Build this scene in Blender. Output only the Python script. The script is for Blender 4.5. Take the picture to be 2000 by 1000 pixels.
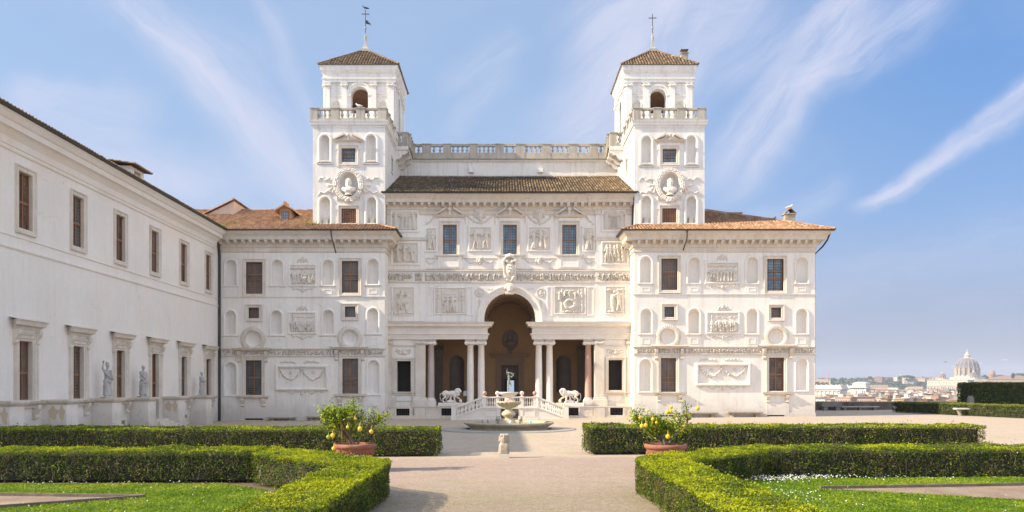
import bpy, bmesh, math, random
import numpy as np
from mathutils import Vector, Matrix, noise as mnoise
random.seed(7); RNG = np.random.default_rng(7)
for o in list(bpy.data.objects): bpy.data.objects.remove(o)
SC = bpy.context.scene; C = SC.collection; R = math.radians

# ------------------------------------------------------------------ camera
FPX, CX, HY, CH = 1550.0, 985.0, 757.0, 2.44        # focal length in photo pixels, vanishing point, eye height
cam = bpy.data.cameras.new("camera"); camo = bpy.data.objects.new("camera", cam); C.objects.link(camo)
camo.location = (0, 0, CH); camo.rotation_euler = (R(90), 0, 0)
cam.sensor_width = 36; cam.lens = 36*FPX/2000; cam.shift_x = (1000-CX)/2000; cam.shift_y = (HY-500)/2000
cam.clip_start = 0.5; cam.clip_end = 20000; SC.camera = camo
SC.render.resolution_x = 1024; SC.render.resolution_y = 512
# ------------------------------------------------------------------ light
TO_SUN = Vector((-1, -0.19, 0.66)).normalized()
ELEV = math.asin(TO_SUN.z); AZ = math.atan2(TO_SUN.x, TO_SUN.y)
sun = bpy.data.lights.new("sun", 'SUN'); sun.energy = 5.0; sun.angle = R(0.5); sun.color = (1.0, 0.875, 0.68)
so = bpy.data.objects.new("sun", sun); C.objects.link(so)
so.rotation_euler = TO_SUN.to_track_quat('Z', 'Y').to_euler(); so.location = (-40, -10, 40)
SC.view_settings.view_transform = 'Standard'; SC.view_settings.look = 'None'
SC.view_settings.exposure = 0.86; SC.view_settings.gamma = 1
# ------------------------------------------------------------------ node helpers
class NT:
    def __init__(s, t): s.t = t; s.n = t.nodes; s.l = t.links
    def new(s, typ, **kw):
        n = s.n.new(typ)
        for k, v in kw.items():
            if k.startswith('i_'): n.inputs[k[2:]].default_value = v
            else: setattr(n, k, v)
        return n
    def link(s, a, b): s.l.new(a, b)
    def val(s, x, sock):
        if hasattr(x, 'node'): s.link(x, sock)
        else: sock.default_value = x
    def math(s, op, a, b=0.0, c=None, clamp=False):
        n = s.n.new('ShaderNodeMath'); n.operation = op; n.use_clamp = clamp
        s.val(a, n.inputs[0]); s.val(b, n.inputs[1])
        if c is not None: s.val(c, n.inputs[2])
        return n.outputs[0]
    def mix(s, f, a, b, bt='MIX'):
        n = s.n.new('ShaderNodeMix'); n.data_type = 'RGBA'; n.blend_type = bt; n.clamp_factor = True
        s.val(f, n.inputs[0])
        for x, k in ((a, 6), (b, 7)):
            if hasattr(x, 'node'): s.link(x, n.inputs[k])
            else: n.inputs[k].default_value = tuple(x) + ((1,) if len(x) == 3 else ())
        return n.outputs[2]
    def noise(s, vec, scale, detail=4, rough=0.55, dist=0.0):
        n = s.n.new('ShaderNodeTexNoise'); s.link(vec, n.inputs['Vector'])
        n.inputs['Scale'].default_value = scale; n.inputs['Detail'].default_value = detail
        n.inputs['Roughness'].default_value = rough; n.inputs['Distortion'].default_value = dist
        return n.outputs['Fac']
    def ramp(s, f, lo, hi):
        n = s.n.new('ShaderNodeMapRange'); n.clamp = True; s.val(f, n.inputs[0])
        s.val(lo, n.inputs[1]); s.val(hi, n.inputs[2]); return n.outputs[0]
    def smooth(s, f, lo, hi, a=0.0, b=1.0):
        n = s.n.new('ShaderNodeMapRange'); n.interpolation_type = 'SMOOTHSTEP'; s.val(f, n.inputs[0])
        s.val(lo, n.inputs[1]); s.val(hi, n.inputs[2]); n.inputs[3].default_value = a; n.inputs[4].default_value = b; return n.outputs[0]
    def scalev(s, vec, sc):
        n = s.n.new('ShaderNodeMapping'); n.inputs['Scale'].default_value = sc; s.link(vec, n.inputs['Vector']); return n.outputs[0]
# ------------------------------------------------------------------ sky with cirrus
W = bpy.data.worlds.new("World"); SC.world = W; W.use_nodes = True
t = NT(W.node_tree); t.n.clear()
outw = t.new('ShaderNodeOutputWorld'); bg = t.new('ShaderNodeBackground'); bg.inputs[1].default_value = 0.125
t.link(bg.outputs[0], outw.inputs[0])
sky = t.new('ShaderNodeTexSky', sky_type='NISHITA', sun_disc=False, sun_elevation=ELEV, sun_rotation=AZ, air_density=1.15, dust_density=1.6, ozone_density=2.2, altitude=60)
tc = t.new('ShaderNodeTexCoord'); sep = t.new('ShaderNodeSeparateXYZ'); t.link(tc.outputs['Generated'], sep.inputs[0])
ay = t.math('MAXIMUM', t.math('ABSOLUTE', sep.outputs[1]), 0.08)
U = t.math('DIVIDE', sep.outputs[0], ay); V = t.math('DIVIDE', sep.outputs[2], ay)
uv = t.new('ShaderNodeCombineXYZ'); t.link(U, uv.inputs[0]); t.link(V, uv.inputs[1])
wob = t.math('MULTIPLY', t.math('SUBTRACT', t.noise(uv.outputs[0], 3.2, 5), 0.5), 0.30)
def streak(p0, p1, w0, w1, amp, curve=0.0, fib=30, seed=0.0):
    """a wisp of cirrus along a direction p0->p1 of the sky (tangents of azimuth and elevation)"""
    (x0, y0), (x1, y1) = [((px-CX)/FPX, (HY-py)/FPX) for px, py in (p0, p1)]
    L = math.hypot(x1-x0, y1-y0); dx, dy = (x1-x0)/L, (y1-y0)/L
    a = t.math('ADD', t.math('MULTIPLY', t.math('SUBTRACT', U, x0), dx), t.math('MULTIPLY', t.math('SUBTRACT', V, y0), dy))
    b = t.math('SUBTRACT', t.math('MULTIPLY', t.math('SUBTRACT', V, y0), dx), t.math('MULTIPLY', t.math('SUBTRACT', U, x0), dy))
    s = t.math('DIVIDE', a, L)
    bow = t.math('MULTIPLY', t.math('MULTIPLY', s, t.math('SUBTRACT', 1.0, s)), curve*4)
    b = t.math('ADD', t.math('SUBTRACT', b, bow), t.math('MULTIPLY', wob, 0.35))
    wid = t.math('ADD', t.math('MULTIPLY', s, w1-w0), w0)
    q = t.math('DIVIDE', t.math('ABSOLUTE', b), t.math('MAXIMUM', wid, 0.004))
    core = t.smooth(q, 0.0, 1.0, 1.0, 0.0)
    ends = t.math('MULTIPLY', t.smooth(s, -0.12, 0.22), t.smooth(s, 0.8, 1.15, 1.0, 0.0))
    cv = t.new('ShaderNodeCombineXYZ'); t.link(t.math('ADD', t.math('MULTIPLY', a, 3.2), seed), cv.inputs[0]); t.link(t.math('MULTIPLY', b, fib), cv.inputs[1])
    fb = t.ramp(t.noise(cv.outputs[0], 1.0, 8, 0.68, 0.7), 0.33, 0.70)
    return t.math('MULTIPLY', t.math('MULTIPLY', core, ends), t.math('MULTIPLY', t.math('ADD', t.math('MULTIPLY', fb, 0.82), 0.18), amp))
cl = None
for a_ in [((180, -70), (560, 330), .050, .050, .80, .0, 30, 1), ((330, 140), (640, 420), .03, .05, .55, .02, 24, 19), ((330, 60), (640, 380), .06, .06, .40, .02, 30, 2), ((480, -20), (640, 300), .02, .035, .40, 0, 40, 3),
           ((1070, 300), (1330, -60), .07, .14, 1.0, -.02, 14, 4), ((1100, 120), (1480, -40), .10, .12, .85, .02, 18, 14), ((1180, 330), (1560, -40), .07, .06, .50, .0, 22, 5),
           ((1370, 370), (1700, -20), .06, .055, 1.0, -.01, 24, 6), ((1500, 190), (1830, -50), .04, .06, .8, -.03, 30, 7), ((1400, 180), (1720, -20), .03, .04, .55, .0, 36, 15),
           ((1680, 420), (1880, 275), .016, .026, .95, -.01, 34, 8), ((1840, 310), (2070, 110), .022, .040, 1.0, -.01, 30, 18), ((1400, 620), (2060, 420), .05, .06, .25, 0, 18, 9),
           ((860, 180), (1010, 60), .03, .03, .45, 0, 24, 10), ((0, 180), (300, 240), .05, .06, .80, 0, 12, 11), ((40, 290), (420, 370), .06, .06, .65, 0, 12, 16), ((-40, 330), (640, 360), .07, .08, .42, 0, 10, 12), ((880, 280), (1000, 120), .02, .03, .30, 0, 24, 17),
           ((1450, 420), (1660, 380), .03, .03, .35, 0, 18, 13)]:
    k = streak(*a_)
    cl = k if cl is None else t.math('SUBTRACT', 1.0, t.math('MULTIPLY', t.math('SUBTRACT', 1.0, cl), t.math('SUBTRACT', 1.0, k)))
veil = t.math('MULTIPLY', t.ramp(t.noise(t.scalev(uv.outputs[0], (1.3, 3.2, 1)), 1.4, 5, 0.6, 0.6), 0.45, 0.8), 0.22)
cl = t.math('ADD', cl, t.math('MULTIPLY', veil, t.math('SUBTRACT', 1.0, cl)), clamp=True)
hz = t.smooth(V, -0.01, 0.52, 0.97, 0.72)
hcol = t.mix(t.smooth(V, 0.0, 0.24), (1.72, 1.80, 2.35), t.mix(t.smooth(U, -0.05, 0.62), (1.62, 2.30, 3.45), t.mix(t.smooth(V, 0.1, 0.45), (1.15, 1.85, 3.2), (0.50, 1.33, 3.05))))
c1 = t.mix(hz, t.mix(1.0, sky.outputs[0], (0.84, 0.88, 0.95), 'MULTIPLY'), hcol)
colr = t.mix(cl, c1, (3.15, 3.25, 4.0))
# unseen sky behind and overhead, brightened to add fill light on the walls
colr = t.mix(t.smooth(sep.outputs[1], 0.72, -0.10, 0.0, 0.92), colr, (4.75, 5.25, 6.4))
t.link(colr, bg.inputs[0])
W.cycles.sampling_method = 'AUTOMATIC'

# ------------------------------------------------------------------ materials
MATS = {}
def pmat(name, base, rough=0.8, **k):
    m = bpy.data.materials.new(name); m.use_nodes = True
    t = NT(m.node_tree); b = t.n['Principled BSDF']; b.inputs['Base Color'].default_value = tuple(base)+(1,)
    b.inputs['Roughness'].default_value = rough
    for kk, v in k.items(): b.inputs[kk.replace('_', ' ')].default_value = v
    MATS[name] = m; m.diffuse_color = tuple(base)+(1,)
    return m, t, b
def pos(t): return t.new('ShaderNodeNewGeometry').outputs['Position']
def bump(t, b, h, strength=0.3, dist=0.02):
    n = t.new('ShaderNodeBump'); n.inputs['Strength'].default_value = strength; n.inputs['Distance'].default_value = dist
    t.link(h, n.inputs['Height']); t.link(n.outputs[0], b.inputs['Normal'])
def stone(name, base, dark, warm=None, rough=0.85, s1=0.5, s2=5.0, bs=0.25, bd=0.02, streaks=0.0, amt=0.55, grime=0.0):
    """mottled plaster or stone: broad patches, fine grain, optional rain streaks"""
    m, t, b = pmat(name, base, rough); p = pos(t)
    n1 = t.ramp(t.noise(p, s1, 5, 0.62, 0.3), 0.36, 0.70); n2 = t.ramp(t.noise(p, s2, 6, 0.68), 0.38, 0.72)
    c = t.mix(t.math('MULTIPLY', n1, amt), base, dark)
    c = t.mix(t.math('MULTIPLY', n2, amt*0.7), c, dark)
    if warm: c = t.mix(t.math('MULTIPLY', t.ramp(t.noise(p, s1*0.7+0.11, 4, 0.6, 1.0), 0.48, 0.75), 0.6), c, warm)
    if streaks:
        st = t.ramp(t.noise(t.scalev(p, (3.0, 3.0, 0.20)), 1.3, 6, 0.65), 0.50, 0.74)
        c = t.mix(t.math('MULTIPLY', st, streaks), c, (dark[0]*0.62, dark[1]*0.62, dark[2]*0.6))
    if grime:      # damp and splash marks rising from the ground, fine hair cracks
        s = t.new('ShaderNodeSeparateXYZ'); t.link(p, s.inputs[0]); gz = t.math('ADD', s.outputs[2], t.math('MULTIPLY', t.noise(p, 0.9, 5, 0.7), -2.4))
        c = t.mix(t.math('MULTIPLY', t.smooth(gz, -1.3, 0.6, 1.0, 0.0), grime), c, (dark[0]*0.6, dark[1]*0.59, dark[2]*0.58))
        v = t.new('ShaderNodeTexVoronoi', feature='DISTANCE_TO_EDGE'); v.inputs['Scale'].default_value = 0.22; w_ = t.new('ShaderNodeVectorMath', operation='ADD'); nn = t.new('ShaderNodeTexNoise'); nn.inputs['Scale'].default_value = 1.2; nn.inputs['Detail'].default_value = 5; t.link(p, nn.inputs['Vector'])
        sc_ = t.new('ShaderNodeVectorMath', operation='SCALE'); sc_.inputs['Scale'].default_value = 1.6; t.link(nn.outputs['Color'], sc_.inputs[0]); t.link(p, w_.inputs[0]); t.link(sc_.outputs[0], w_.inputs[1]); t.link(w_.outputs[0], v.inputs['Vector'])
        c = t.mix(t.math('MULTIPLY', t.math('MULTIPLY', t.math('LESS_THAN', v.outputs['Distance'], 0.0014), 0.7), t.ramp(t.noise(p, 0.3, 2), 0.54, 0.60)), c, (dark[0]*0.5, dark[1]*0.48, dark[2]*0.45))
    t.link(c, b.inputs['Base Color']); bump(t, b, t.math('ADD', t.noise(p, 14, 5, 0.7), t.math('MULTIPLY', t.noise(p, 2.2, 3), 1.2)), bs, bd)
    return m
stone('plaster', (0.81, 0.765, 0.70), (0.66, 0.61, 0.55), (0.80, 0.70, 0.57), bs=0.16, streaks=0.38, grime=.6)
stone('plaster_tower', (0.81, 0.775, 0.72), (0.60, 0.575, 0.535), (0.76, 0.69, 0.59), bs=0.18, streaks=0.5)
stone('plaster_gallery', (0.82, 0.77, 0.695), (0.69, 0.635, 0.57), (0.79, 0.67, 0.55), bs=0.14, s1=0.3, streaks=0.16, grime=.7)
stone('travertine', (0.71, 0.64, 0.545), (0.46, 0.405, 0.34), (0.68, 0.54, 0.39), s1=0.9, s2=8, bs=0.3, streaks=0.35)
stone('travertine_old', (0.50, 0.455, 0.38), (0.26, 0.235, 0.20), (0.42, 0.36, 0.25), s1=1.2, s2=9, bs=0.4, streaks=0.7)
stone('relief_stone', (0.72, 0.655, 0.57), (0.52, 0.46, 0.385), (0.66, 0.56, 0.43), s1=1.5, s2=10, bs=0.25)
stone('frieze_stone', (0.62, 0.55, 0.46), (0.34, 0.29, 0.235), None, s1=1.5, s2=10, bs=0.25)
stone('marble', (0.80, 0.73, 0.64), (0.60, 0.53, 0.455), None, rough=0.55, s1=1.2, s2=7, bs=0.12)
stone('granite_pink', (0.50, 0.30, 0.22), (0.36, 0.21, 0.155), None, rough=0.5, s1=1, s2=18, bs=0.1)
stone('granite_grey', (0.47, 0.385, 0.35), (0.36, 0.29, 0.265), None, rough=0.5, s1=1, s2=18, bs=0.1)
stone('weathered', (0.46, 0.40, 0.32), (0.22, 0.185, 0.14), (0.40, 0.31, 0.18), s1=2.2, s2=12, bs=0.5, streaks=0.5)
stone('statue_stone', (0.50, 0.475, 0.44), (0.27, 0.25, 0.23), None, s1=2.2, s2=12, bs=0.4, streaks=0.6)
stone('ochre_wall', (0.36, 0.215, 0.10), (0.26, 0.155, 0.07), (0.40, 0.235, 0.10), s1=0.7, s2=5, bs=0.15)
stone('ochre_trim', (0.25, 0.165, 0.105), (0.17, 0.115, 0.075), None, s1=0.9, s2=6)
stone('pink_render', (0.66, 0.52, 0.43), (0.52, 0.40, 0.32), (0.60, 0.42, 0.30), s1=0.8, s2=6)
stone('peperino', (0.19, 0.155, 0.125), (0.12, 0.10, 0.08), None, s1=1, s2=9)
stone('brick_render', (0.42, 0.26, 0.17), (0.30, 0.18, 0.12), (0.50, 0.36, 0.26), s1=0.8, s2=6)
stone('concrete_dark', (0.17, 0.14, 0.105), (0.06, 0.05, 0.04), (0.25, 0.21, 0.165), s1=0.9, s2=5, streaks=0.8)
stone('soil', (0.16, 0.105, 0.07), (0.09, 0.06, 0.04), None, s1=1.5, s2=14, bs=0.8)
stone('bronze', (0.27, 0.31, 0.25), (0.11, 0.135, 0.11), (0.34, 0.42, 0.35), rough=0.6, s1=5, s2=20)
stone('lead_grey', (0.42, 0.40, 0.37), (0.28, 0.27, 0.25), None, s1=2, s2=10)
stone('wood_dark', (0.085, 0.045, 0.028), (0.05, 0.028, 0.018), None, rough=0.6)
stone('wood_frame', (0.25, 0.12, 0.055), (0.17, 0.08, 0.038), None, rough=0.5, s1=2, s2=12, bs=0.1)
stone('wood_edge', (0.16, 0.125, 0.09), (0.08, 0.06, 0.045), (0.30, 0.24, 0.17), s1=3, s2=14)
stone('bark', (0.17, 0.12, 0.08), (0.09, 0.062, 0.042), None, s1=6, s2=22, bs=0.8)
stone('terracotta_pot', (0.29, 0.105, 0.06), (0.17, 0.07, 0.045), (0.40, 0.24, 0.17), s1=2, s2=12, bs=0.4)
pmat('iron', (0.022, 0.021, 0.02), 0.55); pmat('gutter_metal', (0.035, 0.03, 0.027), 0.5)
pmat('void', (0.012, 0.009, 0.007), 0.9); pmat('gold', (0.55, 0.42, 0.16), 0.4, Metallic=0.8)
pmat('plastic_violet', (0.30, 0.16, 0.30), 0.4); pmat('plastic_blue', (0.12, 0.55, 0.70), 0.4); pmat('pink_stone', (0.80, 0.62, 0.55), 0.6)
pmat('plastic_white', (0.75, 0.8, 0.78), 0.4)
def glass(name, base, line, sx=0.2, sz=0.2, rough=0.08, mort=0.02, blotch=None):
    m, t, b = pmat(name, base, rough); p = pos(t); s = t.new('ShaderNodeSeparateXYZ'); t.link(p, s.inputs[0])
    def ln(c, per):
        f = t.math('FRACT', t.math('DIVIDE', c, per)); return t.math('LESS_THAN', t.math('ABSOLUTE', t.math('SUBTRACT', f, 0.5)), mort/per)
    l = t.math('MAXIMUM', ln(t.math('ADD', s.outputs[0], s.outputs[1]), sx), ln(s.outputs[2], sz))
    cc = base
    if blotch: cc = t.mix(t.ramp(t.noise(t.scalev(p, (1.3, 1.3, 0.9)), 1.5, 4), 0.4, 0.62), base, blotch)
    t.link(t.mix(l, cc, line), b.inputs['Base Color']); t.link(t.math('ADD', t.math('MULTIPLY', l, 0.5), rough), b.inputs['Roughness'])
    bump(t, b, t.noise(p, 1.8, 2), 0.06, 0.03)
glass('glass_blue', (0.10, 0.16, 0.215), (0.03, 0.035, 0.04), 0.19, 0.21, mort=0.016, blotch=(0.19, 0.26, 0.31))
glass('glass_dark', (0.035, 0.038, 0.042), (0.11, 0.10, 0.09), 0.15, 0.17, blotch=(0.13, 0.125, 0.12))
glass('glass_curtain', (0.20, 0.15, 0.12), (0.09, 0.065, 0.05), 0.15, 0.17, 0.25, blotch=(0.12, 0.095, 0.08))
glass('glass_amber', (0.085, 0.05, 0.03), (0.03, 0.022, 0.018), 0.16, 0.2, blotch=(0.22, 0.13, 0.075))
# tiles, leaves, grass use a random number stored on each face
def attr(t, name='rnd'):
    a = t.new('ShaderNodeAttribute'); a.attribute_name = name; return a.outputs['Fac']
def tiles(name, c0, c1, c2, lichen, lam=0.35, black=0.25):
    m, t, b = pmat(name, c0, 0.9); p = pos(t); r = attr(t)
    c = t.mix(t.ramp(r, 0.0, 0.6), c0, c1); c = t.mix(t.ramp(r, 0.72, 1.0), c, c2)
    c = t.mix(t.math('MULTIPLY', t.ramp(t.noise(p, 1.1, 5, 0.7), 0.42, 0.66), lam), c, lichen)
    c = t.mix(t.math('MULTIPLY', t.ramp(t.noise(p, 7, 5, 0.7), 0.48, 0.72), 0.45), c, (0.07, 0.055, 0.04))
    c = t.mix(t.math('MULTIPLY', t.ramp(t.noise(p, 0.22, 4, 0.6, 0.5), 0.44, 0.62), black), c, (0.045, 0.036, 0.027))
    t.link(c, b.inputs['Base Color']); bump(t, b, t.noise(p, 20, 4), 0.3, 0.02)
tiles('tiles_main', (0.11, 0.068, 0.04), (0.36, 0.23, 0.13), (0.60, 0.44, 0.28), (0.20, 0.175, 0.05), 0.45, black=.6)
tiles('tiles_tower', (0.12, 0.07, 0.042), (0.24, 0.145, 0.085), (0.34, 0.23, 0.14), (0.15, 0.13, 0.04), 0.5)
tiles('tiles_side', (0.30, 0.15, 0.085), (0.48, 0.27, 0.15), (0.54, 0.37, 0.24), (0.24, 0.17, 0.07), 0.3, black=.12)
def leafm(name, c0, c1, c2, trans=0.25, rough=0.55, brown=None):
    m, t, b = pmat(name, c0, rough); r = attr(t); b.inputs['Specular IOR Level'].default_value = 0.18
    c = t.mix(t.ramp(r, 0.0, 0.5), c0, c1); c = t.mix(t.ramp(r, 0.5, 1.0), c, c2)
    if brown: c = t.mix(t.math('MULTIPLY', t.math('MULTIPLY', t.ramp(t.noise(pos(t), 2.6, 4, 0.7), 0.46, 0.60), t.ramp(t.noise(pos(t), 60, 2), 0.42, 0.55)), t.ramp(r, 0.55, 0.35)), c, brown)
    t.link(c, b.inputs['Base Color'])
    tr = t.new('ShaderNodeBsdfTranslucent'); t.link(c, tr.inputs[0]); mx = t.new('ShaderNodeMixShader'); mx.inputs[0].default_value = trans
    t.link(b.outputs[0], mx.inputs[1]); t.link(tr.outputs[0], mx.inputs[2]); t.link(mx.outputs[0], t.n['Material Output'].inputs[0])
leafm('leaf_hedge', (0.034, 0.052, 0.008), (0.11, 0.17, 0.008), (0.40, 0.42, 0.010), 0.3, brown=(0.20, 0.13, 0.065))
leafm('leaf_far_hedge', (0.035, 0.055, 0.014), (0.09, 0.12, 0.022), (0.24, 0.25, 0.04), 0.25)
leafm('leaf_citrus', (0.07, 0.12, 0.015), (0.19, 0.28, 0.02), (0.48, 0.52, 0.03), 0.4, 0.4)
leafm('leaf_pine', (0.035, 0.058, 0.03), (0.05, 0.078, 0.04), (0.085, 0.105, 0.055), 0.15)
leafm('grass', (0.09, 0.17, 0.006), (0.18, 0.28, 0.008), (0.40, 0.42, 0.04), 0.4)
leafm('daisy', (0.75, 0.75, 0.70), (0.8, 0.8, 0.76), (0.8, 0.72, 0.3), 0.3)
leafm('weeds', (0.10, 0.14, 0.03), (0.25, 0.28, 0.04), (0.5, 0.42, 0.05), 0.3)
leafm('twig', (0.10, 0.072, 0.05), (0.18, 0.13, 0.09), (0.30, 0.22, 0.15), 0.0, 0.9)
stone('hedge_core', (0.022, 0.025, 0.012), (0.012, 0.012, 0.007), None, bs=0.8)
stone('lawn_soil', (0.09, 0.14, 0.008), (0.06, 0.09, 0.008), (0.15, 0.16, 0.02), s1=0.8, s2=14, bs=0.8)
stone('stain', (0.60, 0.49, 0.34), (0.50, 0.41, 0.29), None, s1=3, s2=12)
pmat('iron_pale', (0.25, 0.25, 0.26), 0.5)
pmat('sign_white', (.62, .64, .72), .5)
stone('concrete_step', (0.34, 0.31, 0.26), (0.22, 0.20, 0.17), None, s1=2, s2=10)
stone('mossy_stone', (0.50, 0.42, 0.31), (0.27, 0.22, 0.14), (0.33, 0.29, 0.14), s1=1.8, s2=10, bs=.5, streaks=.5)
stone('ochre_stone', (0.62, 0.50, 0.33), (0.42, 0.33, 0.20), (0.55, 0.40, 0.22), rough=.6, s1=3, s2=12)
stone('peperino_grey', (0.22, 0.20, 0.18), (0.12, 0.11, 0.10), None, s1=1, s2=7)
pmat('mast_red', (.45, .12, .08), .6); stone('basilica_shadow', (0.16, 0.13, 0.12), (0.13, 0.11, 0.1), None, s1=.02, s2=.2, bs=0)
hm = bpy.data.materials.new('haze_air'); hm.use_nodes = True; t = NT(hm.node_tree); t.n.clear(); o_ = t.new('ShaderNodeOutputMaterial'); v_ = t.new('ShaderNodeVolumePrincipled')
v_.inputs['Color'].default_value = (0.78, 0.86, 1.0, 1); v_.inputs['Density'].default_value = 0.0001; t.link(v_.outputs[0], o_.inputs['Volume']); MATS['haze_air'] = hm
m, t, b = pmat('lemon', (0.76, 0.47, 0.03), 0.5); bump(t, b, t.noise(pos(t), 40, 3), 0.5, 0.01)
m, t, b = pmat('lemon_green', (0.25, 0.36, 0.03), 0.45); bump(t, b, t.noise(pos(t), 40, 3), 0.5, 0.01)
# gravel court: pale near the villa, brown-pink with moss on the garden path
m, t, b = pmat('gravel', (0.55, 0.45, 0.33), 0.95); p = pos(t); s = t.new('ShaderNodeSeparateXYZ'); t.link(p, s.inputs[0])
yy = t.math('ADD', s.outputs[1], t.math('MULTIPLY', t.math('SUBTRACT', t.noise(p, 0.4, 3), 0.5), 2.2))
far = t.smooth(yy, 26.6, 28.4)
c = t.mix(far, (0.325, 0.225, 0.175), (0.45, 0.352, 0.25))
near = t.smooth(yy, 17.0, 21.5, 1.0, 0.0)
c = t.mix(near, c, (0.225, 0.17, 0.10))
c = t.mix(t.math('MULTIPLY', t.math('MULTIPLY', t.ramp(t.noise(p, 0.9, 5, 0.7, 0.5), 0.50, 0.68), t.smooth(yy, 14, 17.5)), t.smooth(yy, 20.5, 24.0, 0.85, 0.0)), c, (0.20, 0.19, 0.05))
c = t.mix(t.math('MULTIPLY', t.ramp(t.noise(p, 0.35, 6, 0.7, 0.4), 0.42, 0.7), 0.45), c, (0.33, 0.265, 0.2))
c = t.mix(t.math('MULTIPLY', t.ramp(t.noise(p, 1.7, 6, 0.75, 0.8), 0.50, 0.70), 0.55), c, (0.20, 0.155, 0.11))
c = t.mix(t.math('MULTIPLY', t.ramp(t.noise(p, 5.5, 5, 0.75), 0.50, 0.72), 0.45), c, (0.56, 0.46, 0.36))
track = t.ramp(t.noise(t.scalev(p, (0.10, 1.3, 1)), 1.4, 5, 0.65), 0.45, 0.7)
c = t.mix(t.math('MULTIPLY', track, 0.28), c, (0.38, 0.30, 0.25))
g1 = t.noise(p, 24, 6, 0.9); c = t.mix(t.math('MULTIPLY', t.ramp(g1, 0.50, 0.66), .8), c, (0.58, 0.50, 0.39)); c = t.mix(t.math('MULTIPLY', t.ramp(g1, 0.48, 0.34), .7), c, (0.13, 0.098, 0.066))
leafb = t.new('ShaderNodeTexVoronoi'); leafb.inputs['Scale'].default_value = 3.3; t.link(p, leafb.inputs['Vector'])
c = t.mix(t.math('MULTIPLY', t.math('LESS_THAN', leafb.outputs['Distance'], 0.10), 0.6), c, (0.16, 0.09, 0.04))
t.link(c, b.inputs['Base Color']); bump(t, b, t.math('ADD', g1, t.math('MULTIPLY', t.noise(p, 3.5, 4), 0.6)), 0.7, 0.03)
m, t, b = pmat('bed_gravel', (0.34, 0.25, 0.16), 0.95); p = pos(t); g1 = t.noise(p, 30, 5, 0.85)
c = t.mix(t.ramp(t.noise(p, 1.2, 4), 0.4, 0.7), (0.25, 0.165, 0.12), (0.36, 0.28, 0.18)); c = t.mix(t.ramp(g1, 0.5, 0.72), c, (0.52, 0.42, 0.30)); c = t.mix(t.ramp(g1, 0.48, 0.34), c, (0.10, 0.07, 0.05))
t.link(c, b.inputs['Base Color']); bump(t, b, g1, 0.8, 0.04)
m, t, b = pmat('water', (0.12, 0.20, 0.17), 0.06); bump(t, b, t.noise(pos(t), 6, 3), 0.2, 0.02)
m, t, b = pmat('pane_light', (0.35, 0.45, 0.55), 0.3); b.inputs['Emission Color'].default_value = (0.62, 0.76, 0.95, 1); b.inputs['Emission Strength'].default_value = 0.32  # glow added to the pane, standing in for daylight from the far side
stone('city_earth', (0.20, 0.16, 0.12), (0.12, 0.10, 0.08), None, s1=0.01, s2=0.1, bs=0)
stone('hill_green', (0.075, 0.10, 0.05), (0.045, 0.065, 0.035), (0.12, 0.12, 0.07), s1=0.008, s2=0.05, bs=0)
for nm, cc in (('city_cream', (0.50, 0.41, 0.31)), ('city_ochre', (0.44, 0.32, 0.20)), ('city_pink', (0.44, 0.31, 0.245)), ('city_white', (0.62, 0.58, 0.52)), ('city_brick', (0.32, 0.195, 0.14)), ('city_grey', (0.30, 0.285, 0.27))):
    stone(nm, cc, tuple(x*0.75 for x in cc), None, s1=0.02, s2=0.2, bs=0)
stone('city_roof', (0.25, 0.155, 0.11), (0.15, 0.10, 0.075), (0.32, 0.23, 0.165), s1=0.02, s2=0.3, bs=0)
pmat('city_window', (0.07, 0.06, 0.06), 0.4); stone('city_rib', (0.40, 0.365, 0.34), (0.34, 0.31, 0.29), None, s1=0.02, s2=0.2, bs=0); stone('basilica_stone', (0.50, 0.425, 0.35), (0.40, 0.335, 0.27), None, s1=0.02, s2=0.2, bs=0)
stone('lead_dome', (0.15, 0.135, 0.145), (0.10, 0.095, 0.105), None, s1=0.02, s2=0.2, bs=0)
pmat('green_copper', (0.25, 0.38, 0.31), 0.7)
pmat('bird_white', (0.75, 0.74, 0.72), 0.7); pmat('bird_grey', (0.09, 0.09, 0.10), 0.7)

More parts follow.
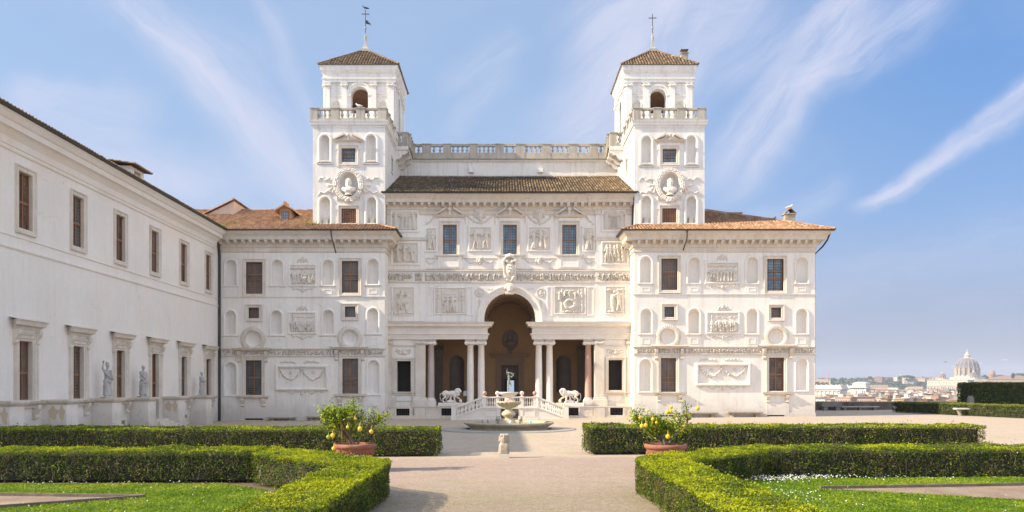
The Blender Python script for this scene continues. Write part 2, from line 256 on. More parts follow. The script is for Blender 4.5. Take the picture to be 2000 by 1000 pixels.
# ------------------------------------------------------------------ mesh builder
ORI = {}
class MB:
    def __init__(s): s.v = []; s.f = []; s.m = []; s.sm = []; s.r = []
    def add(s, vs, fs, m=0, smooth=False, r=None):
        o = len(s.v); s.v.extend([tuple(map(float, q)) for q in vs])
        for f in fs: s.f.append([i+o for i in f]); s.m.append(m); s.sm.append(smooth); s.r.append(random.random() if r is None else r)
    def poly(s, *pts, m=0): s.add(pts, [list(range(len(pts)))], m)
    def box(s, x0, x1, y0, y1, z0, z1, m=0):
        s.add([(x0,y0,z0),(x1,y0,z0),(x1,y1,z0),(x0,y1,z0),(x0,y0,z1),(x1,y0,z1),(x1,y1,z1),(x0,y1,z1)],
              [(0,3,2,1),(4,5,6,7),(0,1,5,4),(1,2,6,5),(2,3,7,6),(3,0,4,7)], m)
    def loft(s, rings, m=0, closed=True, caps=True, smooth=True):
        n = len(rings[0]); vs = [p for r_ in rings for p in r_]; fs = []
        for i in range(len(rings)-1):
            for j in range(n if closed else n-1):
                k = (j+1) % n; fs.append((i*n+j, i*n+k, (i+1)*n+k, (i+1)*n+j))
        s.add(vs, fs, m, smooth)
        if caps and closed:
            s.add(rings[0], [list(range(n))[::-1]], m); s.add(rings[-1], [list(range(n))], m)
    def lathe(s, prof, c=(0,0,0), n=20, m=0, sx=1, sy=1, caps=True):
        s.loft([[(c[0]+r_*sx*math.cos(2*math.pi*j/n), c[1]+r_*sy*math.sin(2*math.pi*j/n), c[2]+z) for j in range(n)] for r_, z in prof], m, caps=caps)
    def tube(s, pts, rs, n=8, m=0, flat=1.0):
        pts = [Vector(p) for p in pts]
        if not hasattr(rs, '__len__'): rs = [rs]*len(pts)
        rings = []; up = Vector((0.13, 0.21, 1)).normalized()
        for i, p in enumerate(pts):
            d = (pts[min(i+1, len(pts)-1)]-pts[max(i-1, 0)]).normalized()
            a = d.cross(up)
            if a.length < 0.05: a = d.cross(Vector((1, 0.1, 0)))
            a.normalize(); b = d.cross(a)
            rings.append([p+(a*math.cos(2*math.pi*j/n)+b*math.sin(2*math.pi*j/n)*flat)*rs[i] for j in range(n)])
        s.loft(rings, m)
    def ball(s, c, r, m=0, n=12, k=8):
        if not hasattr(r, '__len__'): r = (r, r, r)
        rings = []
        for i in range(k+1):
            a = -math.pi/2+math.pi*max(0.02, min(0.98, i/k)); rings.append([(c[0]+r[0]*math.cos(a)*math.cos(2*math.pi*j/n), c[1]+r[1]*math.cos(a)*math.sin(2*math.pi*j/n), c[2]+r[2]*math.sin(a)) for j in range(n)])
        s.loft(rings, m)
    def mesh(s, name, mats, origin=(0,0,0)):
        me = bpy.data.meshes.new(name); o = origin
        me.from_pydata([(x-o[0], y-o[1], z-o[2]) for x, y, z in s.v], [], s.f)
        if isinstance(mats, str): mats = [mats]
        for q in mats: me.materials.append(MATS[q])
        me.polygons.foreach_set('material_index', s.m); me.polygons.foreach_set('use_smooth', s.sm)
        a = me.attributes.new('rnd', 'FLOAT', 'FACE'); a.data.foreach_set('value', s.r)
        me.update(); return me
    def build(s, name, mats, parent=None, origin=None):
        """link as ONE object; world coordinates unless the parent has its own local frame"""
        if origin is None: origin = ORI.get(parent.name, (0,0,0)) if parent else (0,0,0)
        return link(name, s.mesh(name, mats, origin), parent)
def link(name, me, parent=None, loc=None):
    o = bpy.data.objects.new(name, me); C.objects.link(o)
    if parent: o.parent = parent
    if loc is not None: o.location = loc
    return o
def tag(o, label=None, cat=None, group=None, kind=None):
    for k, v in (('label', label), ('category', cat), ('group', group), ('kind', kind)):
        if v: o[k] = v
    return o
def thing(name, loc, label, cat, group=None, rz=0.0, local=False):
    o = bpy.data.objects.new(name, None); C.objects.link(o); o.location = loc; o.rotation_euler = (0, 0, rz); o.empty_display_size = 0.3
    ORI[o.name] = (0,0,0) if local else tuple(loc)
    return tag(o, label, cat, group)
def recenter(o):
    """put a single mesh object's origin at its base"""
    me = o.data; n = len(me.vertices); a = np.empty(n*3, 'f'); me.vertices.foreach_get('co', a); a = a.reshape(-1, 3)
    c = np.array([(a[:,0].min()+a[:,0].max())/2, (a[:,1].min()+a[:,1].max())/2, a[:,2].min()], 'f'); a -= c
    me.vertices.foreach_set('co', a.ravel()); o.location = [float(x) for x in c]; me.update(); return o
def dup(root, loc, rz=None, label=None):
    r = root.copy(); C.objects.link(r); r.location = loc
    if rz is not None: r.rotation_euler = (0, 0, rz)
    if label: r['label'] = label
    for ch in list(root.children):
        c_ = ch.copy(); C.objects.link(c_); c_.parent = r
        for g in ch.children:
            d = g.copy(); C.objects.link(d); d.parent = c_
    return r
def fuse(mb, name, mat, voxel=0.03, smooth=2, parent=None, origin=None, disp=0.0):
    """union of overlapping forms made into one continuous carved surface"""
    tmp = mb.build('tmp', mat, parent, origin); md = tmp.modifiers.new('r', 'REMESH'); md.mode = 'VOXEL'; md.voxel_size = voxel; md.use_smooth_shade = True
    if smooth: sm = tmp.modifiers.new('s', 'SMOOTH'); sm.iterations = smooth; sm.factor = 0.5
    dg = bpy.context.evaluated_depsgraph_get(); dg.update(); me = bpy.data.meshes.new_from_object(tmp.evaluated_get(dg)); me.name = name
    bpy.data.objects.remove(tmp)
    if disp:
        for v in me.vertices:
            v.co += Vector(v.normal)*disp*mnoise.noise(v.co*9.0)
    if not me.materials: me.materials.append(MATS[mat])
    return link(name, me, parent)
def leafcloud(P, N, size, name, mats, parent=None, rnd=None, aspect=0.55, spread=1.1, origin=(0,0,0), mi=None):
    """many small leaf faces at points P, facing loosely along N"""
    n = len(P); P = np.asarray(P, float)-np.array(origin); D = np.asarray(N, float)+RNG.normal(0, spread*0.6, (n, 3)); D /= np.linalg.norm(D, axis=1)[:, None]+1e-9
    T = np.cross(D, RNG.normal(0, 1, (n, 3))); T /= np.linalg.norm(T, axis=1)[:, None]+1e-9; B = np.cross(D, T)
    sz = (np.asarray(size)*RNG.uniform(0.65, 1.35, n))[:, None]
    q = np.stack([P-T*sz, P+B*sz*aspect, P+T*sz, P-B*sz*aspect], 1).reshape(-1, 3)
    me = bpy.data.meshes.new(name); me.vertices.add(4*n); me.vertices.foreach_set('co', q.astype('f').ravel())
    me.loops.add(4*n); me.loops.foreach_set('vertex_index', np.arange(4*n, dtype='i')); me.polygons.add(n)
    me.polygons.foreach_set('loop_start', np.arange(0, 4*n, 4, dtype='i'))
    for q_ in ([mats] if isinstance(mats, str) else mats): me.materials.append(MATS[q_])
    if mi is not None: me.polygons.foreach_set('material_index', np.asarray(mi, 'i'))
    me.update(calc_edges=True)
    a = me.attributes.new('rnd', 'FLOAT', 'FACE'); a.data.foreach_set('value', (RNG.random(n) if rnd is None else np.clip(rnd, 0, 1)).astype('f'))
    return link(name, me, parent)
# pixel of the photograph -> metres on a plane at distance Y (used to survey the facade)
def X(px, Y): return (px-CX)*Y/FPX
def Z(py, Y): return CH+(HY-py)*Y/FPX
def G(x): return 0.0076*x                      # the terrace rises very slightly to the right
def gpt(px, py, z=0.0): Y_ = (CH-z)*FPX/(py-HY); return X(px, Y_), Y_

# ------------------------------------------------------------------ wall frames and mouldings
class Fr:
    """u along the wall, z up, o outward"""
    def __init__(s, kind, c): s.k = kind; s.c = c
    def p(s, u, z, o=0.0):
        if s.k == 'F': return (u, s.c-o, z)
        if s.k == 'R': return (s.c+o, u, z)       # faces +X
        if s.k == 'L': return (s.c-o, u, z)       # faces -X
def wallgrid(mb, F, u0, u1, z0, z1, ops=()):
    us = sorted({u0, u1}|{q for o in ops for q in (o[0], o[1])}); zs = sorted({z0, z1}|{q for o in ops for q in (o[2], o[3])})
    us = [q for q in us if u0-1e-6 <= q <= u1+1e-6]; zs = [q for q in zs if z0-1e-6 <= q <= z1+1e-6]
    for i in range(len(us)-1):
        for j in range(len(zs)-1):
            cu, cz = (us[i]+us[i+1])/2, (zs[j]+zs[j+1])/2
            if any(o[0] < cu < o[1] and o[2] < cz < o[3] for o in ops): continue
            mb.poly(F.p(us[i], zs[j]), F.p(us[i+1], zs[j]), F.p(us[i+1], zs[j+1]), F.p(us[i], zs[j+1]))
    for o in ops:
        k = o[4] if len(o) > 4 else 'r'
        if k in ('a', 'c'):
            rr = (o[1]-o[0])/2; cu = (o[0]+o[1])/2; n = 16
            for sgn, zc, zt in ((1, o[3]-rr, o[3]), (-1, o[2]+rr, o[2])):
                if sgn < 0 and k == 'a': continue
                ry = rr if k == 'a' else (o[3]-o[2])/2
                if k == 'c': zc = (o[2]+o[3])/2
                for q in range(n):
                    a, b = math.pi*q/n, math.pi*(q+1)/n
                    ua, ub = cu-rr*math.cos(a), cu-rr*math.cos(b); za, zb = zc+sgn*ry*math.sin(a), zc+sgn*ry*math.sin(b)
                    mb.poly(F.p(ua, za), F.p(ub, zb), F.p(ub, zt), F.p(ua, zt))
def outline(u0, u1, z0, z1, kind, w, n=16):
    """outline of an opening grown outward by w"""
    if kind == 'r': return [(u0-w, z0-w), (u1+w, z0-w), (u1+w, z1+w), (u0-w, z1+w)]
    cu = (u0+u1)/2; rr = (u1-u0)/2
    if kind == 'a':
        zc = z1-rr; return [(u0-w, z0-w), (u1+w, z0-w)]+[(cu+(rr+w)*math.cos(math.pi*q/n), zc+(rr+w)*math.sin(math.pi*q/n)) for q in range(n+1)]
    zc = (z0+z1)/2; ry = (z1-z0)/2
    return [(cu+(rr+w)*math.cos(2*math.pi*q/(2*n)), zc+(ry+w)*math.sin(2*math.pi*q/(2*n))) for q in range(2*n)]
def rings(mb, F, box, kind, prof, m=0, smooth=False):
    """moulding round an opening; prof = [(width outward from the edge, projection)]"""
    ls = [[F.p(u, z, o) for u, z in outline(*box, kind, w)] for w, o in prof]
    mb.loft(ls, m, closed=True, caps=False, smooth=smooth)
FRAME = [(0, -0.25), (0, 0.05), (0.05, 0.07), (0.16, 0.07), (0.19, 0.12), (0.25, 0.12), (0.26, 0.0)]
def niche(F, px0, px1, pt, pb, parent, Yd, depth=0.38, mat='plaster', fw=0.16, ears=0):
    b = (X(px0, Yd), X(px1, Yd), Z(pb, Yd), Z(pt, Yd)) if Yd else (px0, px1, pb, pt)
    mb = MB(); u0, u1, z0, z1 = b; cu = (u0+u1)/2; rr = (u1-u0)/2; zs = z1-rr; N = 14
    rows = []
    for i in range(N+1):
        th = math.pi*i/N; u = -rr*math.cos(th); top = zs+math.sqrt(max(rr*rr-u*u, 0)); col = []
        for j in range(11):
            z = z0+(zs-z0)*(j/4) if j <= 4 else zs+(top-zs)*((j-4)/6)
            q = u*u if z <= zs else u*u+(z-zs)**2
            col.append(F.p(cu+u, z, -depth*math.sqrt(max(0, 1-q/rr/rr))))
        rows.append(col)
    mb.loft(rows, 0, closed=False, caps=False)
    mb.add([rows[i][0] for i in range(N+1)], [list(range(N+1))])
    rings(mb, F, b, 'a', [(0, -0.002), (0, 0.05), (fw*0.3, 0.08), (fw*0.7, 0.08), (fw, 0.04), (fw, 0.0)])
    mb.build('niche', mat, parent); return b
def band(mb, F, u0, u1, z0, z1, o, m=0, o0=-0.02):
    P_ = [F.p(u0, z0, o0), F.p(u1, z0, o0), F.p(u1, z1, o0), F.p(u0, z1, o0), F.p(u0, z0, o), F.p(u1, z0, o), F.p(u1, z1, o), F.p(u0, z1, o)]
    mb.add(P_, [(4,5,6,7), (0,1,5,4), (1,2,6,5), (2,3,7,6), (3,0,4,7), (0,3,2,1)], m)
def pband(mb, F, u0, u1, prof, m=0):
    """horizontal moulding with profile [(z, projection)] and returned ends"""
    pr = [(prof[0][0], -0.02)]+list(prof)+[(prof[-1][0], -0.02)]
    a = [F.p(u0-max(o, 0)*0.9, z, o) for z, o in pr]; b = [F.p(u1+max(o, 0)*0.9, z, o) for z, o in pr]
    n = len(pr); mb.add(a+b, [(i, i+1, n+i+1, n+i) for i in range(n-1)]+[list(range(n)), list(range(n, 2*n))[::-1]], m)
def sweep(mb, path, prof, m=0, cap=True):
    """cornice swept round corners with mitres; outward is to the right of the path"""
    path = [Vector(p) for p in path]; nr = []
    for i in range(len(path)-1):
        d = (path[i+1]-path[i]).normalized(); nr.append(Vector((d.y, -d.x)))
    mit = []
    for i in range(len(path)):
        if i == 0: mit.append(nr[0])
        elif i == len(path)-1: mit.append(nr[-1])
        else:
            q = nr[i-1]+nr[i]; mit.append(q/(q.dot(nr[i])))
    rg = [[(path[i].x+mit[i].x*o, path[i].y+mit[i].y*o, z) for z, o in prof] for i in range(len(path))]
    mb.loft(rg, m, closed=False, caps=False, smooth=False)
    if cap: mb.poly(*rg[0], m=m); mb.poly(*rg[-1], m=m)
def modillions(mb, path, z0, z1, o0, o1, step=0.58, w=0.22, m=0):
    path = [Vector(p) for p in path]
    for i in range(len(path)-1):
        d = path[i+1]-path[i]; L = d.length; d.normalize(); n = Vector((d.y, -d.x)); k = max(1, round(L/step))
        for j in range(k):
            c_ = path[i]+d*(L*(j+0.5)/k)
            zs_ = [(z1, o0), (z1, o1), (z1-(z1-z0)*0.45, o1), (z0+(z1-z0)*0.1, o0+(o1-o0)*0.55), (z0, o0)]
            a = [(c_.x-d.x*w/2+n.x*o, c_.y-d.y*w/2+n.y*o, z) for z, o in zs_]; b = [(c_.x+d.x*w/2+n.x*o, c_.y+d.y*w/2+n.y*o, z) for z, o in zs_]
            mb.add(a+b, [(q, q+1, q+6, q+5) for q in range(4)]+[(0,1,2,3,4), (9,8,7,6,5)], m)
# ------------------------------------------------------------------ carved reliefs as height fields
def figure(x, y0, h, lean=0.0, arm=None, rng=random, drape=None, flip=1):
    """a standing carved figure as tapered strokes (x0,y0,x1,y1,r0,r1,height)"""
    S = []; drape = rng.random() < 0.6 if drape is None else drape
    hx = x+lean*h; hip = (x+lean*h*0.5+rng.uniform(-.02, .02)*h, y0+0.5*h); sh = (hx, y0+0.8*h)
    S.append((hx+0.01*h*flip, y0+0.9*h, hx+0.01*h*flip, y0+0.95*h, .062*h, .06*h, 1.0))
    S.append((sh[0], sh[1], hip[0], hip[1], .115*h, .09*h, 1.0)); S.append((hx, y0+0.82*h, hx, y0+.9*h, .04*h, .04*h, .8))
    st = rng.uniform(.05, .14)*h
    if drape:
        for k in (-1, -.3, .4, 1): S.append((hip[0]+k*.04*h, hip[1]+.03*h, x+k*st*.8, y0+.04*h, .055*h, .05*h, .8-.12*abs(k)+.2*(k == .4)))
    else:
        for k in (-1, 1):
            kx = x+k*st*.7+.03*h*flip; S.append((hip[0]+k*.035*h, hip[1], kx, y0+.27*h, .065*h, .048*h, 1.0)); S.append((kx, y0+.27*h, x+k*st, y0+.03*h, .045*h, .03*h, .9))
            S.append((x+k*st, y0+.025*h, x+k*st+.06*h*flip, y0+.015*h, .025*h, .02*h, .8))
    for k in (-1, 1):
        a = arm if arm is not None else rng.uniform(-1.3, 1.0); a2 = a+rng.uniform(-.3, 1.6); s0 = (sh[0]+k*.1*h, sh[1]-.01*h)
        e = (s0[0]+k*.15*h*math.cos(a), s0[1]+.15*h*math.sin(a)-.04*h); w = (e[0]+flip*.13*h*math.cos(a2), e[1]+.13*h*math.sin(a2))
        S.append((*s0, *e, .042*h, .034*h, .9)); S.append((*e, *w, .034*h, .024*h, .85))
    return S
def chain(pts, r, h, step=0.5, jit=0.35, rng=random):
    """leafy rope made of lumps along a polyline"""
    S = []
    for i in range(len(pts)-1):
        (x0, y0), (x1, y1) = pts[i], pts[i+1]; L = math.hypot(x1-x0, y1-y0); k = max(1, int(L/(r*step)))
        for j in range(k):
            q = j/k; jx, jy = rng.uniform(-jit, jit)*r, rng.uniform(-jit, jit)*r; x, y = x0+(x1-x0)*q+jx, y0+(y1-y0)*q+jy
            rr = r*rng.uniform(.45, .7); S.append((x, y, x+rng.uniform(-.5, .5)*r, y+rng.uniform(-.5, .5)*r, rr, rr*.7, h*rng.uniform(.6, 1.1)))
    return S
def sag(x0, x1, y, d, n=9): return [(x0+(x1-x0)*i/n, y-d*(1-(2*i/n-1)**2)) for i in range(n+1)]
def ribbon(x, y, sx, L, r, h, amp, n=14):
    p = [(x+sx*L*i/n, y+amp*math.sin(i*1.1)*(.5+.5*i/n)) for i in range(n+1)]
    return [(*p[i], *p[i+1], r*(1.1-.5*i/n)*(1+.3*math.sin(i*2)), r*(1.1-.5*(i+1)/n), h*(.75+.25*math.cos(i*1.3))) for i in range(n)]
def relief(F, u0, u1, z0, z1, shapes, parent, name='relief_panel', H=0.11, base=0.0, res=0.045, mat='relief_stone', frame=None, fmat=None, rough=0.012, cut=False):
    nu, nz = max(4, int((u1-u0)/res)), max(4, int((z1-z0)/res))
    gu, gz = np.meshgrid(np.linspace(0, u1-u0, nu+1), np.linspace(0, z1-z0, nz+1), indexing='ij'); hh = np.zeros_like(gu)
    for (x0, y0, x1, y1, r0, r1, h) in shapes:
        dx, dy = x1-x0, y1-y0; L2 = dx*dx+dy*dy+1e-9; q = np.clip(((gu-x0)*dx+(gz-y0)*dy)/L2, 0, 1)
        d = np.hypot(gu-x0-q*dx, gz-y0-q*dy); rr = r0+(r1-r0)*q; k = 1-(d/rr)**2
        hh = np.maximum(hh, np.where(k > 0, h*np.sqrt(np.maximum(k, 0)), 0))
    mask = hh > 0.02
    out = base+H*hh+rough*RNG.normal(0, 1, hh.shape)*(0.4+mask)
    mb = MB(); vs = [F.p(u0+gu[i, j], z0+gz[i, j], out[i, j]) for i in range(nu+1) for j in range(nz+1)]; fs = []
    for i in range(nu):
        for j in range(nz):
            if cut and not (mask[i, j] or mask[i+1, j] or mask[i, j+1] or mask[i+1, j+1]): continue
            fs.append((i*(nz+1)+j, (i+1)*(nz+1)+j, (i+1)*(nz+1)+j+1, i*(nz+1)+j+1))
    if cut:
        idx = sorted({k for f in fs for k in f}); mp = {k: n for n, k in enumerate(idx)}
        edge = {}
        vs2 = []
        for k in idx:
            i, j = divmod(k, nz+1); vs2.append(vs[k] if mask[i, j] else F.p(u0+gu[i, j], z0+gz[i, j], -0.01))
        mb.add(vs2, [[mp[k] for k in f] for f in fs], 0, True)
    else: mb.add(vs, fs, 0, True)
    o = mb.build(name, mat, parent)
    if frame:
        f = MB(); rings(f, F, (u0, u1, z0, z1), 'r', frame); f.build('frame', fmat or 'plaster', o, origin=ORI.get(parent.name, (0,0,0)))
    return o
PF = [(-0.02, -0.02), (-0.02, 0.06), (0.04, 0.10), (0.10, 0.10), (0.13, 0.06), (0.16, 0.06), (0.17, 0.0)]

# ------------------------------------------------------------------ windows
def window(F, b, parent, glassm='glass_dark', style='cross', rec=0.22, surround=FRAME, smat='travertine', wood='wood_frame', tr=0.48, rows=None):
    """timber window set back in its opening: frame mesh with pane and stone surround as sub-parts"""
    u0, u1, z0, z1 = b; og = ORI.get(parent.name, (0,0,0)); mb = MB(); t_ = 0.06
    def bar(a0, a1, c0, c1, o=-rec+0.05): band(mb, F, a0, a1, c0, c1, o, 0, -rec-0.02)
    if style != 'grate' and style != 'void':
        bar(u0, u0+t_, z0, z1); bar(u1-t_, u1, z0, z1); bar(u0+t_, u1-t_, z1-t_, z1); bar(u0+t_, u1-t_, z0, z0+t_)
        cu = (u0+u1)/2
        if style in ('cross', 'sash', 'three'): bar(cu-0.038, cu+0.038, z0+t_, z1-t_, -rec+0.06)
        zt = z0+(z1-z0)*tr
        if style == 'cross': bar(u0+t_, u1-t_, zt-0.055, zt+0.055, -rec+0.075)
        if style == 'sash': bar(u0+t_, u1-t_, zt-0.03, zt+0.06, -rec+0.075); bar(u0+t_, u1-t_, zt-0.42, zt-0.35, -rec+0.07)
        if style == 'three': bar(u0+t_, u1-t_, z0+(z1-z0)*.6, z0+(z1-z0)*.64, -rec+0.075); bar(u0+t_, u1-t_, z0+(z1-z0)*.38, z0+(z1-z0)*.42, -rec+0.07)
        w = mb.build('window', wood, parent)
    else:
        n = max(3, round((u1-u0)/0.19)); k = max(2, round((z1-z0)/0.19))
        if style == 'grate':
            for i in range(1, n): uu = u0+(u1-u0)*i/n; bar(uu-0.018, uu+0.018, z0, z1, -0.06+0.0)
            for j in range(1, k): zz = z0+(z1-z0)*j/k; band(mb, F, u0, u1, zz-0.018, zz+0.018, -0.085, 0, -0.12)
        w = None
        if mb.v: w = mb.build('iron_grate', 'iron', parent)
    g = MB(); g.poly(F.p(u0, z0, -rec), F.p(u1, z0, -rec), F.p(u1, z1, -rec), F.p(u0, z1, -rec))
    g.build('pane' if style not in ('grate', 'void') else 'dark_opening', glassm, w or parent, origin=og)
    s_ = MB()
    if surround: 
        sp = [(0, -rec-0.01)]+[q for q in surround[1:]]
        rings(s_, F, b, 'r', sp); s_.build('surround', smat, w or parent, origin=og)
    return w
def hood(F, u0, u1, z0, z1, parent, mat='travertine', zlow=None, proj=0.4):
    """cornice on two scroll brackets over a window"""
    mb = MB(); h = z1-z0
    pband(mb, F, u0+0.1, u1-0.1, [(z0, 0.10), (z0+h*.3, 0.16), (z0+h*.45, proj*.75), (z0+h*.8, proj*.85), (z1, proj)])
    mb.add([F.p(u0-proj*.8, z1, proj), F.p(u1+proj*.8, z1, proj), F.p(u1+proj*.5, z1+.1, -.01), F.p(u0-proj*.5, z1+.1, -.01)], [(0,1,2,3)])
    o = mb.build('window_hood', mat, parent); og = ORI.get(parent.name, (0,0,0))
    if zlow is not None:
        for uu in (u0+0.06, u1-0.30):
            scroll(F, uu, 0.24, zlow, z0, 0.10, proj*.72, o, mat, og)
    return o
def scroll(F, u, w, z0, z1, o0, o1, parent, mat, og):
    mb = MB(); h = z1-z0; pr = [(z1, -0.01), (z1, o1), (z1-h*.12, o1), (z1-h*.3, o1*.92), (z1-h*.55, o0+(o1-o0)*.35), (z1-h*.72, o0), (z1-h*.8, o0+.07), (z1-h*.92, o0+.08), (z0, o0), (z0, -0.01)]
    a = [F.p(u, z, o) for z, o in pr]; b = [F.p(u+w, z, o) for z, o in pr]; n = len(pr)
    mb.add(a+b, [(i, i+1, n+i+1, n+i) for i in range(n-1)]+[list(range(n)), list(range(n, 2*n))[::-1]])
    return mb.build('bracket', mat, parent, origin=og)
# ------------------------------------------------------------------ tiled roofs
def tiled(mb, P0, P1, up, Lf, s0=0.0, s1=None, pitch=0.25, row=0.45, tmin=None, r=0.085, m=0, end=True):
    """rows of half round tiles: P0->P1 the eave, up the slope vector (unit), Lf(s) slope length at s metres along the eave"""
    P0, P1, up = Vector(P0), Vector(P1), Vector(up).normalized(); e = (P1-P0); L = e.length; e.normalize(); nrm = e.cross(up)
    if nrm.z < 0: nrm = -nrm
    n = int(L/pitch); s1 = L if s1 is None else s1
    for i in range(n+1):
        s = (i+0.5)*L/(n+1); a0 = tmin(s) if tmin else 0.0; a1 = Lf(s)
        if a1-a0 < 0.1: continue
        # channel tile strip, darkest tone painted in as shade between the cover tiles
        q0, q1 = s-L/(n+1)/2, s+L/(n+1)/2
        mb.add([P0+e*q0+up*a0, P0+e*q1+up*a0, P0+e*q1+up*a1, P0+e*q0+up*a1], [(0,1,2,3)], m, False, 0.0)
        k = max(1, round((a1-a0)/row)); jit = random.uniform(-.012, .012)
        for j in range(k):
            ta, tb = a0+(a1-a0)*j/k-(0.03 if j == 0 else 0.05), a0+(a1-a0)*(j+1)/k; rr = r*random.uniform(.92, 1.1); ss = s+jit+random.uniform(-.008, .008)
            vs = []
            for (tt, h, sc) in ((ta, 0.035, 1.08), (tb, 0.012, .9)):
                for q in range(5):
                    an = math.pi*q/4; vs.append(P0+e*(ss-rr*sc*math.cos(an))+up*tt+nrm*(h+rr*sc*math.sin(an)))
            mb.add(vs, [(q, q+1, q+6, q+5) for q in range(4)]+([(0,1,2,3,4)] if j == 0 else []), m, False, random.random())
def ridge(mb, a, b, r=0.11, row=0.45, m=0):
    a, b = Vector(a), Vector(b); d = b-a; L = d.length; d.normalize(); w = d.cross(Vector((0,0,1))).normalized(); n = w.cross(d); k = max(1, round(L/row))
    for j in range(k):
        vs = []
        for tt, sc in ((L*j/k-.04, 1.1), (L*(j+1)/k, .92)):
            for q in range(6): an = math.pi*q/5; vs.append(a+d*tt+w*(-r*sc*math.cos(an))+n*(r*sc*math.sin(an)))
        mb.add(vs, [(q, q+1, q+7, q+6) for q in range(5)]+[(0,1,2,3,4,5)], m, False, random.random())
# ================================================================== GROUND
YW, YC, YT = 62.0, 64.0, 63.0          # front planes of the wings, of the middle, of the towers
mb = MB()
xs = [-70, -22.4, 0, 20, 31.5, 31.5, 40, 60, 90]
def gq(x0, x1, y0, y1, dz=0): mb.poly((x0, y0, G(x0)+dz), (x1, y0, G(x1)+dz), (x1, y1, G(x1)+dz), (x0, y1, G(x0)+dz))
gq(-70, 31, -70, 77.6); gq(31, 95, -70, 77.6)
g = mb.build('ground', 'gravel'); tag(g, kind='structure')
# terrace retaining bank and the plain of the city, reaching the horizon
mb = MB(); mb.box(-75, 130, 77.6, 78.2, -36, 0.2); tag(mb.build('terrain', 'city_earth'), kind='structure')
mb = MB(); mb.poly((-14000, 80, -34), (14000, 80, -34), (14000, 14000, -34), (-14000, 14000, -34)); tag(mb.build('plain', 'city_earth'), kind='structure')

# ================================================================== THE VILLA
villa = thing('villa', (1.0, YW, 0), 'large white plaster villa with two belvedere towers, carved reliefs and a tall arched loggia', 'villa')
FW, FC, FT = Fr('F', YW), Fr('F', YC), Fr('F', YT)
XLl, XLr = X(427, YW), X(751.5, YW)          # left wing
XRl, XRr = X(1238.5, YW), X(1592, YW)        # right wing
ZE = 14.5                                     # eaves of the wings
def B(x0, x1, pt, pb, Y): return (X(x0, Y), X(x1, Y), Z(pb, Y), Z(pt, Y))

